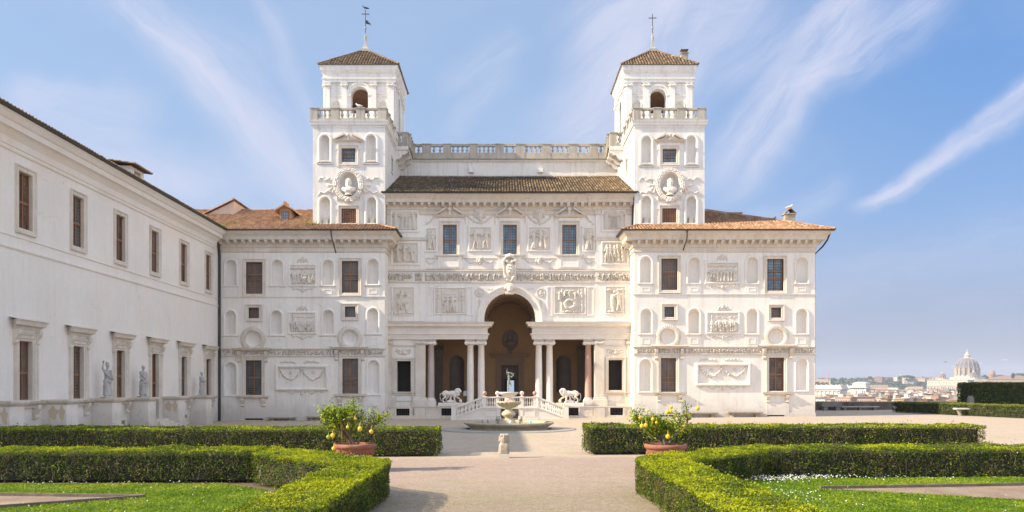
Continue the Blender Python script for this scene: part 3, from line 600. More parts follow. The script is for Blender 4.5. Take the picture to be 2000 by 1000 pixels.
def trees_relief(w, h, rng): return [(w*q, h*.86+rng.uniform(-.04, .04), w*q+w*.09, h*.88, .11, .09, .8) for q in (.05, .13, .22, .3, .42, .5, .66, .75, .85)]
def crowd(w, h, n, rng, hh=.6, y0=.03, rows=1):
    S = []
    for i in range(n):
        S += figure(w*(.07+.86*(i+.5)/n)+rng.uniform(-.03, .03), h*y0, h*hh*rng.uniform(.9, 1.05), rng.uniform(-.06, .06), None, rng, None, rng.choice((-1, 1)))
    return S
rg = random.Random(11)
def wing(x0, x1, N):
    """front wall of one wing with everything set into it; N is the survey of that wing"""
    ops = []; zb = Z(N['base'], YW)-0.4
    for k in N['niches']: ops.append(B(*k, YW)+('a',))
    for k in N['windows']: ops.append(B(*k[:4], YW)+('r',))
    for k in N['tondos']: ops.append((X(k[0]-k[2], YW), X(k[0]+k[2], YW), Z(k[1]+k[2], YW), Z(k[1]-k[2], YW), 'c'))
    mb = MB(); wallgrid(mb, FW, x0, x1, zb, ZE-0.35, ops)
    for o in (Fr('L', x0), Fr('R', x1)): wallgrid(mb, o, YW, 80.0, zb, ZE-0.35)
    # cellar and window reveals
    for k in N['windows']:
        b = B(*k[:4], YW); rings(mb, FW, b, 'r', [(0, 0), (0, -0.3)])
    band(mb, FW, x0-0.04, x1+0.04, zb, Z(N['base'], YW)+0.25, 0.05)
    mb.build('wing_wall', 'plaster', villa)
    for k in N['niches']: niche(FW, *k, villa, YW, depth=0.42 if k[3]-k[2] < 55 else 0.3)
    for (px, py, pr) in N['tondos']:
        b = (X(px-pr, YW), X(px+pr, YW), Z(py+pr, YW), Z(py-pr, YW)); mb = MB()
        cu, cz, rr = (b[0]+b[1])/2, (b[2]+b[3])/2, pr*YW/FPX
        rgs = [[FW.p(cu+rr*q*math.cos(2*math.pi*j/28), cz+rr*q*math.sin(2*math.pi*j/28), -0.30*math.sqrt(max(0, 1-q*q))) for j in range(28)] for q in (1, .96, .85, .6, .3, .02)]
        mb.loft(rgs, caps=False); mb.build('tondo_recess', 'plaster', villa)
        mb = MB()
        for j in range(34):
            a = 2*math.pi*j/34
            for dr in (0.1, 0.26): mb.ball(FW.p(cu+(rr+dr)*math.cos(a+dr), cz+(rr+dr)*math.sin(a+dr), 0.05), (.13, .12, .13), n=6, k=4)
        mb.lathe([(0, 0)], (0, 0, 0), 3) if False else None
        rings(mb, FW, b, 'c', [(0, 0), (0.02, .10), (0.17, 0.17), (0.32, 0.10), (0.36, 0)], smooth=True)
        mb.build('wreath', 'travertine', villa)
    for k in N['windows']:
        b = B(*k[:4], YW); st, gl = k[4], k[5]
        window(FW, b, villa, gl, st, surround=FRAME if st != 'grate' else [(0, 0), (0, .05), (.14, .05), (.15, 0)], tr=k[6] if len(k) > 6 else .48)
    for (a0, a1, pt, pb) in N['pedestals']:
        mb = MB(); u0, u1, z0, z1 = B(a0, a1, pt, pb, YW); c = (u0+u1)/2
        pband(mb, FW, u0, u1, [(z1-.1, .03), (z1-.06, .10), (z1, .13)])
        band(mb, FW, u0+.08, u1-.08, z0, z1-.1, 0.05)
        rings(mb, FW, (u0+.28, u1-.28, z0+.22, z1-.3), 'r', [(-.04, .04), (-.04, .075), (.03, .075), (.03, .05)])
        mb.build('niche_pedestal', 'plaster', villa)
    mb = MB(); z = Z(N['string'], YW); pband(mb, FW, x0, x1, [(z-.10, .02), (z-.06, .06), (z+.02, .08)]); mb.build('string_course', 'plaster', villa)
    # carved frieze over the ground floor windows
    fz0, fz1 = Z(N['frieze'][1], YW), Z(N['frieze'][0], YW); S = []; w = x1-x0; h = fz1-fz0
    xx = 0.1
    while xx < w-.2:
        if rg.random() < .7: S += figure(xx, h*.06, h*.88, rg.uniform(-.2, .2), None, rg, None, rg.choice((-1, 1)))
        else: S += chain([(xx-.1, h*.3), (xx+.1, h*.7)], .09, .9, rng=rg)
        xx += rg.uniform(.17, .30)
    relief(FW, x0+.12, x1-.1, fz0, fz1, S, villa, 'frieze', H=.14, res=.04, mat='frieze_stone')
    mb = MB(); pband(mb, FW, x0, x1, [(fz1, .03), (fz1+.05, .09), (fz1+.13, .12)]); pband(mb, FW, x0, x1, [(fz0-.15, .04), (fz0-.08, .08), (fz0, .08)])
    mb.build('string_course', 'travertine', villa)
    for (h0, h1, pt, pb, zl) in N['hoods']: hood(FW, X(h0, YW), X(h1, YW), Z(pb, YW), Z(pt, YW), villa, zlow=Z(zl, YW))
    for (s0, s1, pt, pb, zl) in N['sills']:
        mb = MB(); pband(mb, FW, X(s0, YW), X(s1, YW), [(Z(pb, YW), .14), (Z(pb, YW)+.08, .26), (Z(pt, YW), .30)]); o = mb.build('sill', 'travertine', villa)
        for uu in (X(s0, YW)+.08, X(s1, YW)-.36): scroll(FW, uu, .26, Z(zl, YW), Z(pb, YW), .08, .24, o, 'travertine', ORI['villa'])
        mb = MB(); band(mb, FW, X(s0, YW)+.1, X(s1, YW)-.1, Z(N['base'], YW)+.1, Z(zl, YW)-.02, .055)
        mb.build('window_apron', 'plaster', villa)
    # relief pictures
    for (a0, a1, pt, pb, kind) in N['reliefs']:
        u0, u1, z0, z1 = B(a0, a1, pt, pb, YW); w, h = u1-u0, z1-z0
        if kind == 'up': S = trees_relief(w, h, rg)+crowd(w, h, 8, rg, .66, .03)
        else: S = crowd(w, h, 11, rg, .56, .02)+crowd(w, h, 7, rg, .4, .2)+[(w*q, h*.8, w*q+.25, h*(.8+.05*math.sin(q*9)), .05, .04, .35) for q in (.1, .3, .5, .7, .86)]+chain([(w*.12, h*.55), (w*.14, h*.95)], .08, .5, rng=rg)
        relief(FW, u0, u1, z0, z1, S, villa, H=.19, frame=PF, mat='relief_stone')
        cu = (u0+u1)/2; S = [(0.5+q*.1, .1+.28*math.cos(q*1.2)**2, .5+q*.1+.08, .1+.3*math.cos((q+.8)*1.2)**2, .06, .05, .8) for q in range(-4, 4)]+[(.5, .32, .5, .42, .12, .12, 1)]
        relief(FW, cu-.5, cu+.5, z1+.15, z1+.75, S, villa, 'crest_ornament', H=.12, base=-.01, cut=True, mat='relief_stone')
        S = []
        for sx in (-1, 1): S += [(w/2+sx*w*.40, .38, w/2+sx*w*.34, .2, .07, .05, .9), (w/2+sx*.1, .18, w/2+sx*w*.2, .28, .06, .05, .8), (w/2+sx*w*.2, .28, w/2+sx*w*.34, .3, .05, .04, .7)]
        S += [(w/2, .1, w/2, .3, .11, .1, 1)]
        relief(FW, u0, u1, z0-.60, z0-.12, S, villa, 'scroll_ornament', H=.10, base=-.01, cut=True)
    # garland panel
    (a0, a1, pt, pb) = N['panel']; u0, u1, z0, z1 = B(a0, a1, pt, pb, YW); w, h = u1-u0, z1-z0
    S = chain(sag(.12, w/2, h*.95, h*.55, 12), .12, 1.0, rng=rg)+chain(sag(w/2, w-.12, h*.95, h*.55, 12), .12, 1.0, rng=rg)
    for q in (.27, .73): S += [(w*q+.13*math.cos(a), h*.75+.13*math.sin(a), w*q+.13*math.cos(a+.6), h*.75+.13*math.sin(a+.6), .045, .045, .5) for a in np.arange(0, 6.3, .6)]+[(w*q, h*.75, w*q, h*.76, .06, .06, .6)]
    for q in (.06, .5, .94): S += ribbon(w*q, h*.8, 0.0001, 1, .05, .6, .05) and [(w*q+.05*s_, h*.9, w*q+.13*s_, h*.5, .05, .03, .55) for s_ in (-1, 1)]
    S += [(w/2-.1, h*.92, w/2+.1, h*.92, .09, .09, 1)]
    relief(FW, u0, u1, z0, z1, S, villa, 'garland_panel', H=.16, base=-.04, frame=[(-.02, -.05), (-.02, .14), (.05, .17), (.13, .17), (.16, .10), (.2, .10), (.21, 0)])
    for q in (.24, .72):
        S = chain([(.05, .15), (.35, .25), (.6, .2), (.95, .22), (1.3, .12)], .12, .9, rng=rg)
        relief(FW, u0+w*q-.7, u0+w*q+.7, z1+.22, z1+.62, S, villa, 'leaf_ornament', H=.10, base=-.01, cut=True)
    S = [(w/2, .2, w/2, .36, .15, .12, 1)]
    for sx in (-1, 1): S += [(w/2+sx*(.25+.16*i), .28+.1*math.sin(i*1.4), w/2+sx*(.41+.16*i), .28+.1*math.sin((i+1)*1.4), .055, .05, .6) for i in range(6)]+chain([(w/2+sx*w*.38, .4), (w/2+sx*w*.46, .3)], .09, .8, rng=rg)
    relief(FW, u0, u1, z0-.62, z0-.18, S, villa, 'scroll_ornament', H=.10, base=-.01, cut=True)
    # main cornice with brackets
    return
EPROF = lambda z: [(z-1.50, -.02), (z-1.50, .05), (z-1.44, .10), (z-1.36, .06), (z-1.12, .06), (z-1.12, .12), (z-1.05, .16), (z-.98, .16), (z-.90, .20), (z-.62, .20), (z-.60, .66), (z-.34, .70), (z-.24, .80), (z-.12, .92), (z, .98), (z+.02, .98), (z+.02, -.02)]
def eaves(path, z, zb=None):
    mb = MB(); sweep(mb, path, EPROF(z)); modillions(mb, path, z-.92, z-.60, .18, .62); mb.build('cornice', 'travertine', villa)
    mb = MB(); sweep(mb, path, [(z+.03, .95), (z+.02, 1.12), (z+.12, 1.16), (z+.13, 1.12), (z+.06, 1.0)]); mb.build('gutter', 'gutter_metal', villa)

RW = dict(base=813,
  niches=[(1251, 1272, 502, 552.5), (1344.5, 1366, 502.5, 553), (1458.5, 1479.5, 502.5, 553), (1555.5, 1577, 502.5, 553),
          (1252, 1272, 604, 651), (1345.5, 1366, 604, 651.5), (1459, 1479.5, 604, 651.5), (1555.5, 1577, 604, 651.5),
          (1249.5, 1272, 702.6, 764), (1555, 1577, 701, 762)],
  pedestals=[(1246.5, 1275.5, 554, 574.5), (1341, 1369.5, 554, 574.5), (1454, 1482, 554.5, 574.5), (1550, 1580, 554.5, 574.5),
          (1247, 1276, 653, 677), (1341, 1370, 653, 677), (1454, 1482, 653, 677), (1550, 1580, 653, 677)],
  windows=[(1291.5, 1322.9, 505.4, 566.6, 'sash', 'glass_curtain', .58), (1498, 1530, 506, 568, 'three', 'glass_blue'),
           (1297.6, 1317, 599.5, 619.4, 'plain', 'glass_dark'), (1506, 1525.4, 600.8, 620.6, 'plain', 'glass_curtain'),
           (1290.9, 1320, 699.3, 765.4, 'sash', 'glass_curtain', .42), (1501.8, 1530.7, 698.6, 763.7, 'cross', 'glass_amber', .5),
           (1290.9, 1318, 795, 810, 'grate', 'void'), (1501.8, 1528, 793.6, 809.5, 'grate', 'void')],
  tondos=[(1305.6, 658, 14.7), (1516.6, 658, 14.7)], string=574.8, frieze=(680.5, 690),
  hoods=[(1277, 1335.7, 675.6, 681, 702), (1487.5, 1548.5, 675, 680.5, 701)], sills=[(1281, 1333.5, 766.5, 771.5, 785), (1494, 1543, 765.5, 771.5, 786)],
  reliefs=[(1380, 1441.5, 514, 551, 'up'), (1382, 1441.5, 612, 649, 'low')], panel=(1363, 1461, 713.6, 749))
LW = dict(base=819.5,
  niches=[(440.5, 461.5, 508, 556.5), (531, 552, 508, 557), (630.5, 651, 508, 557), (718, 739, 506, 555),
          (440, 460, 607, 653), (530, 550, 607, 653), (631, 651, 606, 652), (718.5, 739, 603, 650),
          (439.6, 461, 708.5, 771), (718.6, 740, 704, 769)],
  pedestals=[(436, 465, 558.5, 581), (526.5, 556, 558.5, 581), (626, 655, 558, 580), (714, 743, 557, 579),
          (435, 465, 655.5, 682), (526, 556, 655.5, 682), (625, 655, 655, 681), (713, 744, 653, 680)],
  windows=[(481, 512.8, 512, 574, 'sash', 'glass_curtain', .60), (668, 700, 510, 572, 'sash', 'glass_curtain', .58),
           (486, 506, 601, 621.7, 'plain', 'glass_curtain'), (674, 694.5, 599, 619.5, 'plain', 'glass_dark'),
           (480.7, 511, 703.8, 771.6, 'cross', 'glass_dark', .5), (669, 699.6, 700.5, 769, 'sash', 'glass_curtain', .42),
           (482.7, 511, 800.6, 816.7, 'grate', 'void'), (671, 699, 798, 813, 'grate', 'void')],
  tondos=[(494.5, 662, 15.2), (684, 660, 15.2)], string=579.5, frieze=(684, 693.5),
  hoods=[(463.8, 525, 681, 686.5, 707), (653, 713.5, 678.5, 684, 704)], sills=[(469, 521, 772.7, 778, 794), (658.5, 710, 769.8, 775.5, 791)],
  reliefs=[(567, 616, 518.5, 556, 'up'), (566, 615, 612, 649, 'low')], panel=(543, 637, 717.5, 758))
wing(XLl, XLr, LW); wing(XRl, XRr, RW)
eaves([(XRl, YC), (XRl, YW), (XRr, YW), (XRr, 80)], ZE)
eaves([(XLl, YW), (XLr, YW), (XLr, YC)], ZE)

# ---- middle block
XCl, XCr = XLr-0.3, XRl+0.3
ZP = Z(793.5, 63.3)                            # loggia floor
def Bc(x0, x1, pt, pb): return B(x0, x1, pt, pb, YC)
arch = (X(946, YC), X(1045.5, YC), ZP, Z(572, YC))
zarc = Z(662.5, YC)
ZCE = 17.85                                     # eaves of the middle
cw = [Bc(865, 892, 439, 496.6), Bc(982.8, 1009.4, 439, 496.6), Bc(1098, 1125.6, 439, 496.6)]
side = [Bc(775, 802.4, 705, 765), Bc(1188.5, 1216, 703, 762)]
ops = [arch+('a',), (X(831, YC), arch[0], ZP, zarc, 'r'), (arch[1], X(1160, YC), ZP, zarc, 'r')]+[b+('r',) for b in cw+side]
mb = MB(); wallgrid(mb, FC, XCl, XCr, ZP, ZCE-.3, ops); mb.build('middle_wall', 'plaster', villa)
# podium
pod = [B(774, 800, 798, 812.5, 63.0), B(862, 882, 797.5, 812.5, 63.0), B(1110, 1130, 796, 811.5, 63.0), B(1191.6, 1217, 796, 811, 63.0)]
FP = Fr('F', 63.0); mb = MB(); wallgrid(mb, FP, XCl, XCr, -0.4, ZP, [b+('r',) for b in pod])
mb.poly((XCl, 63, ZP), (XCr, 63, ZP), (XCr, 64.0, ZP), (XCl, 64.0, ZP)); pband(mb, FP, XCl, XCr, [(ZP-.12, .02), (ZP-.08, .06), (ZP-.002, .07)])
band(mb, FP, XCl, XCr, -.3, .22, .07)
for (a, b_) in ((811, 831), (1161, 1181)): band(mb, FP, X(a, 63), X(b_, 63), -.3, ZP-.13, .10)
for (a, b_) in ((806, 809), (834, 860), (1134, 1158)): rings(mb, FP, B(a+2, b_-2, 799, 812, 63.0), 'r', [(0, .01), (0, .03), (.05, .03), (.06, 0)])
mb.build('podium', 'travertine', villa)
for b in pod: window(FP, b, villa, 'void', 'grate', surround=[(0, 0), (0, .05), (.12, .05), (.13, 0)])
# giant string course, frieze band and panels
def zc(p): return Z(p, YC)
uA, uB = X(829.6, YC), X(1163, YC)
for (a0, a1) in ((XCl, uA), (uB, XCr)):           # projecting end bays
    mb = MB(); band(mb, FC, a0, a1, zc(628), ZCE-1.5, .10); mb.build('end_bay', 'plaster', villa)
FCe = Fr('F', YC-.10)
mb = MB()
def strip(pt, pb, o, F=FC, a0=XCl, a1=XCr): pband(mb, F, a0, a1, [(zc(pb), o*.4), (zc(pb)+.04, o), (zc(pt), o)])
for F_, a0, a1 in ((FCe, XCl, uA), (FC, uA+.1, uB-.1), (FCe, uB, XCr)):
    strip(527, 531, .10, F_, a0, a1); strip(550, 553, .08, F_, a0, a1)
strip(525, 526.5, .05, FC, uA+.1, uB-.1); strip(504, 506, .05, FC, uA+.1, uB-.1)
strip(464, 471, .09, FCe, XCl, uA+.08); strip(464, 471, .09, FCe, uB-.08, XCr)
mb.build('string_course', 'travertine', villa)
def scroll_frieze(w, h):
    S = []; xx = .1
    while xx < w-.1:
        k = rg.random()
        if k < .55: S += figure(xx, h*.05, h*.9, rg.uniform(-.25, .25), None, rg, None, rg.choice((-1, 1)))
        elif k < .8: S += [(xx+.1*math.cos(a), h/2+.14*math.sin(a), xx+.1*math.cos(a+.9), h/2+.14*math.sin(a+.9), .055, .05, .8) for a in np.arange(0, 5.4, .9)]
        else: S += chain([(xx, .1), (xx+.05, h-.1)], .10, 1, rng=rg)
        xx += rg.uniform(.18, .32)
    return S
for F_, a0, a1 in ((FCe, 759, 806), (FCe, 811, 826), (FC, 831, 982), (FC, 1009, 1162), (FCe, 1167, 1229)):
    b = Bc(a0, a1, 533, 548.5); relief(F_, *b, scroll_frieze(b[1]-b[0], b[3]-b[2]), villa, 'frieze', H=.16, res=.04, mat='frieze_stone')
# pictures: (px box, figures, frame plane)
def scene(w, h, kind):
    S = []
    if kind == 'two': S = figure(w*.27, h*.05, h*.86, -.02, -.3, rg, False, 1)+figure(w*.76, h*.05, h*.88, .03, -.5, rg, False, -1)+chain([(w*.08, h*.04), (w*.92, h*.05)], .09, .5, rng=rg)
    if kind == 'kneel': S = figure(w*.22, h*.06, h*.8, 0, -.6, rg, True, 1)+figure(w*.55, h*.1, h*.84, 0, .4, rg, True, -1)+figure(w*.8, h*.02, h*.62, -.12, .5, rg, True, -1)+chain([(w*.45, h*.9), (w*.85, h*.86)], .1, .5, rng=rg)+chain([(w*.1, h*.04), (w*.9, h*.04)], .1, .6, rng=rg)
    if kind == 'narrow': S = figure(w*.32, h*.04, h*.86, .03, -.9, rg, True, 1)+figure(w*.68, h*.04, h*.88, -.02, -.8, rg, False, -1)+chain([(w*.1, h*.03), (w*.9, h*.03)], .08, .6, rng=rg)
    if kind == 'temple':
        S = [(w*q, h*.14, w*q, h*.70, .045, .045, .55) for q in np.linspace(.34, .66, 7)]+[(w*.30, h*.78, w*.70, h*.78, .07, .07, .75), (w*.28, h*.72, w*.72, h*.72, .04, .04, .6), (w*.36, h*.86, w*.64, h*.86, .05, .05, .5), (w*.28, h*.08, w*.72, h*.08, .05, .05, .6)]
        S += figure(w*.14, h*.05, h*.9, .02, .2, rg, True, 1)+figure(w*.86, h*.05, h*.9, -.02, .2, rg, True, -1)
    if kind == 'group': S = crowd(w, h, 5, rg, .84, .06)+chain([(w*.06, h*.05), (w*.94, h*.05)], .08, .6, rng=rg)
    if kind == 'sacrifice': S = figure(w*.2, h*.08, h*.84, 0, -.8, rg, True, 1)+figure(w*.45, h*.12, h*.82, .02, -.2, rg, True, 1)+figure(w*.78, h*.12, h*.55, -.05, .3, rg, True, -1)+chain([(w*.6, h*.12), (w*.9, h*.12)], .12, .6, rng=rg)
    if kind == 'bull': S = [(w*.36, h*.45, w*.62, h*.5, .30, .26, 1), (w*.62, h*.5, w*.74, h*.68, .15, .1, .9), (w*.34, h*.4, w*.28, h*.12, .09, .05, .8), (w*.6, h*.4, w*.66, h*.16, .08, .05, .8)]+figure(w*.34, h*.2, h*.68, .1, .4, rg, False, 1)+chain([(w*.05, h*.06), (w*.95, h*.06)], .12, .5, rng=rg)
    if kind == 'wrestle': S = [(w*.36, h*.62, w*.6, h*.72, .17, .14, 1), (w*.36, h*.62, w*.32, h*.3, .17, .11, 1), (w*.32, h*.3, w*.4, h*.08, .1, .06, 1), (w*.62, h*.7, w*.66, h*.4, .18, .13, 1), (w*.66, h*.4, w*.56, h*.1, .11, .06, 1), (w*.68, h*.4, w*.82, h*.08, .1, .06, .9), (w*.42, h*.8, w*.44, h*.8, .11, .11, 1), (w*.5, h*.6, w*.64, h*.52, .06, .05, .9)]+chain([(w*.08, h*.9), (w*.36, h*.9)], .13, .8, rng=rg)+chain([(w*.62, h*.9), (w*.95, h*.9)], .13, .8, rng=rg)+chain([(w*.1, h*.05), (w*.92, h*.05)], .1, .7, rng=rg)+[(w*.88, h*.1, w*.84, h*.85, .06, .05, .4)]
    if kind == 'altar':
        S = [(w*q, h*.06, w*q, h*.95, .04, .04, .35) for q in (.24, .8)]
        for q in (.1, .9): S += chain([(w*q, h*.06), (w*q, h*.94)], .11, .55, rng=rg)
        S += figure(w*.42, h*.06, h*.62, 0, -.4, rg, True, 1)+figure(w*.58, h*.06, h*.64, 0, -.2, rg, False, -1)+[(w*.34, h*.66, w*.7, h*.68, .05, .05, .5), (w*.7, h*.08, w*.7, h*.3, .08, .08, .5), (w*.3, h*.78, w*.72, h*.78, .03, .03, .3)]+figure(w*.32, h*.04, h*.4, .1, .4, rg, True, 1)
    if kind == 'altar2':
        S = [(w*q, h*.06, w*q, h*.95, .04, .04, .35) for q in (.24, .8)]+chain([(w*.9, h*.06), (w*.9, h*.94)], .11, .6, rng=rg)
        S += [(w*(.5+.16*math.cos(a)), h*(.36+.16*math.sin(a)), w*(.5+.16*math.cos(a+.7)), h*(.36+.16*math.sin(a+.7)), .15, .12, 1) for a in (0, 1, 2, 3, 4, 5)]+crowd(w*.8, h, 4, rg, .34, .5)+chain([(w*.26, h*.07), (w*.78, h*.07)], .1, .7, rng=rg)+chain([(w*.36, h*.86), (w*.66, h*.86)], .1, .5, rng=rg)
    return S
for (a0, a1, pt, pb, kind, F_) in [(766, 815, 414, 451, 'temple', FCe), (1177.5, 1220, 412, 449.5, 'temple', FCe), (767, 816, 476, 515, 'sacrifice', FCe), (1177, 1223, 475, 514, 'group', FCe),
      (917.5, 958.5, 445, 488, 'two', FC), (1033, 1074, 445, 488, 'kneel', FC), (832, 851, 447, 489, 'narrow', FC), (1140, 1158.5, 446, 489, 'narrow', FC),
      (767.5, 808, 562.5, 615, 'bull', FCe), (1183, 1220, 561, 612, 'wrestle', FCe), (849, 909, 563.5, 612.5, 'altar', FC), (1083.5, 1142, 561, 612, 'altar2', FC)]:
    b = Bc(a0, a1, pt, pb); w, h = b[1]-b[0], b[3]-b[2]; deep = pt > 550
    fr = PF if not deep else [(-.01, -.03), (-.01, .05), (.03, .09), (.06, .09), (.07, .0)]
    relief(F_, *b, scene(w, h, kind), villa, H=.20, base=.01 if not deep else .012, frame=fr, mat='relief_stone')
for (a0, a1) in ((836, 845.5), (911.5, 923.5), (1068, 1078.5), (1146.5, 1160)):
    mb = MB(); rings(mb, FC, Bc(a0+2, a1-2, 562, 614), 'r', [(0, .01), (0, .06), (.10, .06), (.12, 0)]); mb.build('panel_strip', 'plaster', villa)
# windows of the upper floor with broken pediments
def pediment(F, u0, u1, z0, z1, parent, mat='travertine', ball=.2):
    mb = MB(); h = z1-z0; cu = (u0+u1)/2
    pband(mb, F, u0+.14, u1-.14, [(z0, .10), (z0+.07, .2), (z0+.13, .30), (z0+.19, .34)])
    w = (u1-u0)/2
    for sx in (-1, 1):
        a = (cu+sx*w, z0+.17); b = (cu+sx*w*.28, z0+h*.80); dz = .17
        pts = [(a[0], a[1]), (b[0], b[1]), (b[0], b[1]+dz), (a[0], a[1]+dz*.6)]
        fr = [F.p(u, z, .36) for u, z in pts]; bk = [F.p(u, z, -.02) for u, z in pts]
        mb.add(fr+bk, [(0,1,2,3), (0,4,5,1), (1,5,6,2), (2,6,7,3), (3,7,4,0)])
    pts = [(cu-w*.75, z0+.18), (cu+w*.75, z0+.18), (cu+w*.28, z0+h*.62), (cu-w*.28, z0+h*.62)]
    mb.add([F.p(u, z, .10) for u, z in pts], [(0,1,2,3)])
    mb.ball(F.p(cu, z1-ball*.9, .2), ball, n=14, k=9); mb.lathe([(ball*.9, z0+.18), (ball*.6, z0+h*.45), (ball*.7, z1-ball*1.7)], F.p(cu, 0, .16), 12)
    mb.build('pediment', mat, parent)
for i, b in enumerate(cw):
    window(FC, b, villa, 'glass_blue', 'cross', tr=.5)
    cu = (b[0]+b[1])/2
    pediment(FC, cu-1.1, cu+1.1, zc(425.5), zc(405), villa)
    mb = MB(); band(mb, FC, b[0]-.3, b[1]+.3, zc(438)+.26, zc(426), .08); mb.build('window_frieze', 'plaster', villa); mb = MB()
    pband(mb, FC, cu-1.02, cu+1.02, [(zc(501), .14), (zc(500), .22), (zc(498), .25)]); band(mb, FC, cu-.95, cu+.95, zc(525), zc(501), .10)
    if i != 1: rings(mb, FC, (cu-.66, cu+.66, zc(520), zc(508)), 'r', [(0, .09), (0, .13), (.09, .13), (.10, .10)])
    mb.build('window_apron', 'plaster', villa)
# masks and swags between the pediments
def maskshape(cx_, cy_, s): 
    return [(cx_, cy_-.12*s, cx_, cy_+.1*s, .20*s, .24*s, 1), (cx_-.12*s, cy_-.2*s, cx_+.12*s, cy_-.2*s, .12*s, .12*s, .8), (cx_, cy_-.38*s, cx_, cy_-.25*s, .08*s, .14*s, .8), (cx_-.2*s, cy_+.2*s, cx_+.2*s, cy_+.2*s, .13*s, .13*s, .85), (cx_, cy_+.02*s, cx_, cy_-.08*s, .05*s, .06*s, 1.25)]+[(cx_+q*s, cy_+.1*s, cx_+q*1.1*s, cy_-.2*s, .08*s, .06*s, .6) for q in (-.26, .26)]
for (p0, p1, pm) in ((907, 968, 937.4), (1024, 1084, 1052.8)):
    b = (X(p0, YC), X(p1, YC), zc(440), zc(403)); w = b[1]-b[0]; h = b[3]-b[2]; mx = X(pm, YC)-b[0]
    S = chain(sag(.05, w-.05, h*.72, h*.62, 12), .11, .75, rng=rg)+ribbon(mx-.35, h*.66, -1, .75, .045, .5, .09)+ribbon(mx+.35, h*.66, 1, .75, .045, .5, .09)
    S += [(q, h*.5, q+.03, h*.05, .05, .035, .45) for q in (.06, w-.08)]
    relief(FC, *b, S, villa, 'garland', H=.14, base=-.01, cut=True)
    relief(FC, b[0]+mx-.5, b[0]+mx+.5, zc(417)-.62, zc(417)+.55, maskshape(.5, .6, 1.35), villa, 'mask', H=.26, base=-.01, cut=True, res=.035)
    b = (X(p0, YC), X(p1, YC), zc(520), zc(502)); w = b[1]-b[0]; h = b[3]-b[2]
    S = chain(sag(.05, mx-.2, h*.85, h*.5, 8), .06, .6, rng=rg)+chain(sag(mx+.2, w-.05, h*.85, h*.5, 8), .06, .6, rng=rg)
    relief(FC, *b, S, villa, 'garland', H=.13, base=-.01, cut=True)
    relief(FC, b[0]+mx-.3, b[0]+mx+.3, zc(509)-.4, zc(509)+.3, maskshape(.3, .42, .8), villa, 'mask', H=.22, base=-.01, cut=True, res=.035)
for (p0, p1) in ((831, 852), (1141, 1161)):
    b = (X(p0, YC), X(p1, YC), zc(441), zc(405)); w = b[1]-b[0]; h = b[3]-b[2]; S = chain([(.05, h*.1), (w*.5, h*.25), (w-.05, h*.62)] if p0 < 900 else [(.05, h*.62), (w*.5, h*.25), (w-.05, h*.1)], .10, .7, rng=rg)+ribbon(.1, h*.7, 1, w*.8, .045, .5, .08)
    relief(FC, *b, S, villa, 'garland', H=.13, base=-.01, cut=True)
    b = (X(p0, YC), X(p1, YC), zc(520), zc(504)); w = b[1]-b[0]; h = b[3]-b[2]; relief(FC, *b, chain(sag(.05, w-.05, h*.8, h*.5, 8), .06, .6, rng=rg), villa, 'garland', H=.13, base=-.01, cut=True)
# arch mouldings, keystone mask, spandrels, coat of arms
mb = MB(); rr = (arch[1]-arch[0])/2; cu = (arch[0]+arch[1])/2; zs = arch[3]-rr; n = 40
prof = [(0, -.9), (0, .06), (.16, .06), (.17, .10), (.36, .10), (.37, .15), (.50, .19), (.56, .19), (.58, 0)]
rgs = []
for w_, o_ in prof:
    r_ = [FC.p(cu+(rr+w_)*math.cos(math.pi*q/n), zs+(rr+w_)*math.sin(math.pi*q/n), o_) for q in range(n+1)]
    r_ = [FC.p(cu+rr+w_, zc(632), o_)]+r_+[FC.p(cu-rr-w_, zc(632), o_)]; rgs.append(r_)
mb.loft(rgs, closed=False, caps=False, smooth=False); mb.build('archivolt', 'marble', villa)
for sx, (p0, p1) in ((-1, (926.5, 972)), (1, (1020, 1066.5))):
    b = Bc(p0, p1, 559.5, 610); w = b[1]-b[0]; h = b[3]-b[2]; cx_ = (.42 if sx < 0 else w-.42); cz_ = h-.5
    S = [(cx_+.32*math.cos(a), cz_+.32*math.sin(a), cx_+.32*math.cos(a+.4), cz_+.32*math.sin(a+.4), .07, .07, .6) for a in np.arange(0, 6.3, .4)]+[(cx_, cz_-.08, cx_, cz_+.08, .14, .12, .8)]
    S += chain([(cx_-sx*.6, h-.2), (cx_-sx*1.1, h-.25)], .08, .5, rng=rg)+chain([(cx_-sx*.0, h-1.1), (cx_+sx*.05, h-1.7)], .10, .5, rng=rg)
    relief(FC, *b, S, villa, 'spandrel_ornament', H=.12, base=-.012, cut=True)
mb = MB()      # shield: carved cartouche built as overlapping forms, then fused
su, sz = X(995.5, YC), zc(527)
def q_(u, z, o): return FC.p(su+u, sz+z, o)
mb.ball(q_(0, 0, .10), (.40, .24, .78)); mb.ball(q_(0, .02, .22), (.27, .24, .46))
for sx in (-1, 1):
    mb.tube([q_(sx*.12, .98, .25), q_(sx*.38, .9, .25), q_(sx*.50, .55, .2), q_(sx*.46, .1, .2), q_(sx*.42, -.4, .2), q_(sx*.18, -.85, .25), q_(sx*.02, -.98, .2)], [.08, .11, .13, .09, .10, .10, .08], 8)
    mb.ball(q_(sx*.44, .72, .25), .17); mb.ball(q_(sx*.33, -.62, .25), .13); mb.ball(q_(sx*.2, .62, .3), .12)
mb.tube([q_(-.34, .98, .3), q_(0, 1.08, .35), q_(.34, .98, .3)], [.09, .13, .09], 8)
for k in range(-2, 3): mb.ball(q_(k*.14, 1.2-abs(k)*.05, .3), .10); 
for (a, b_) in ((-.1, .25), (.1, .25), (-.13, .02), (.13, .02), (0, -.2)): mb.ball(q_(a, b_, .42), .075)
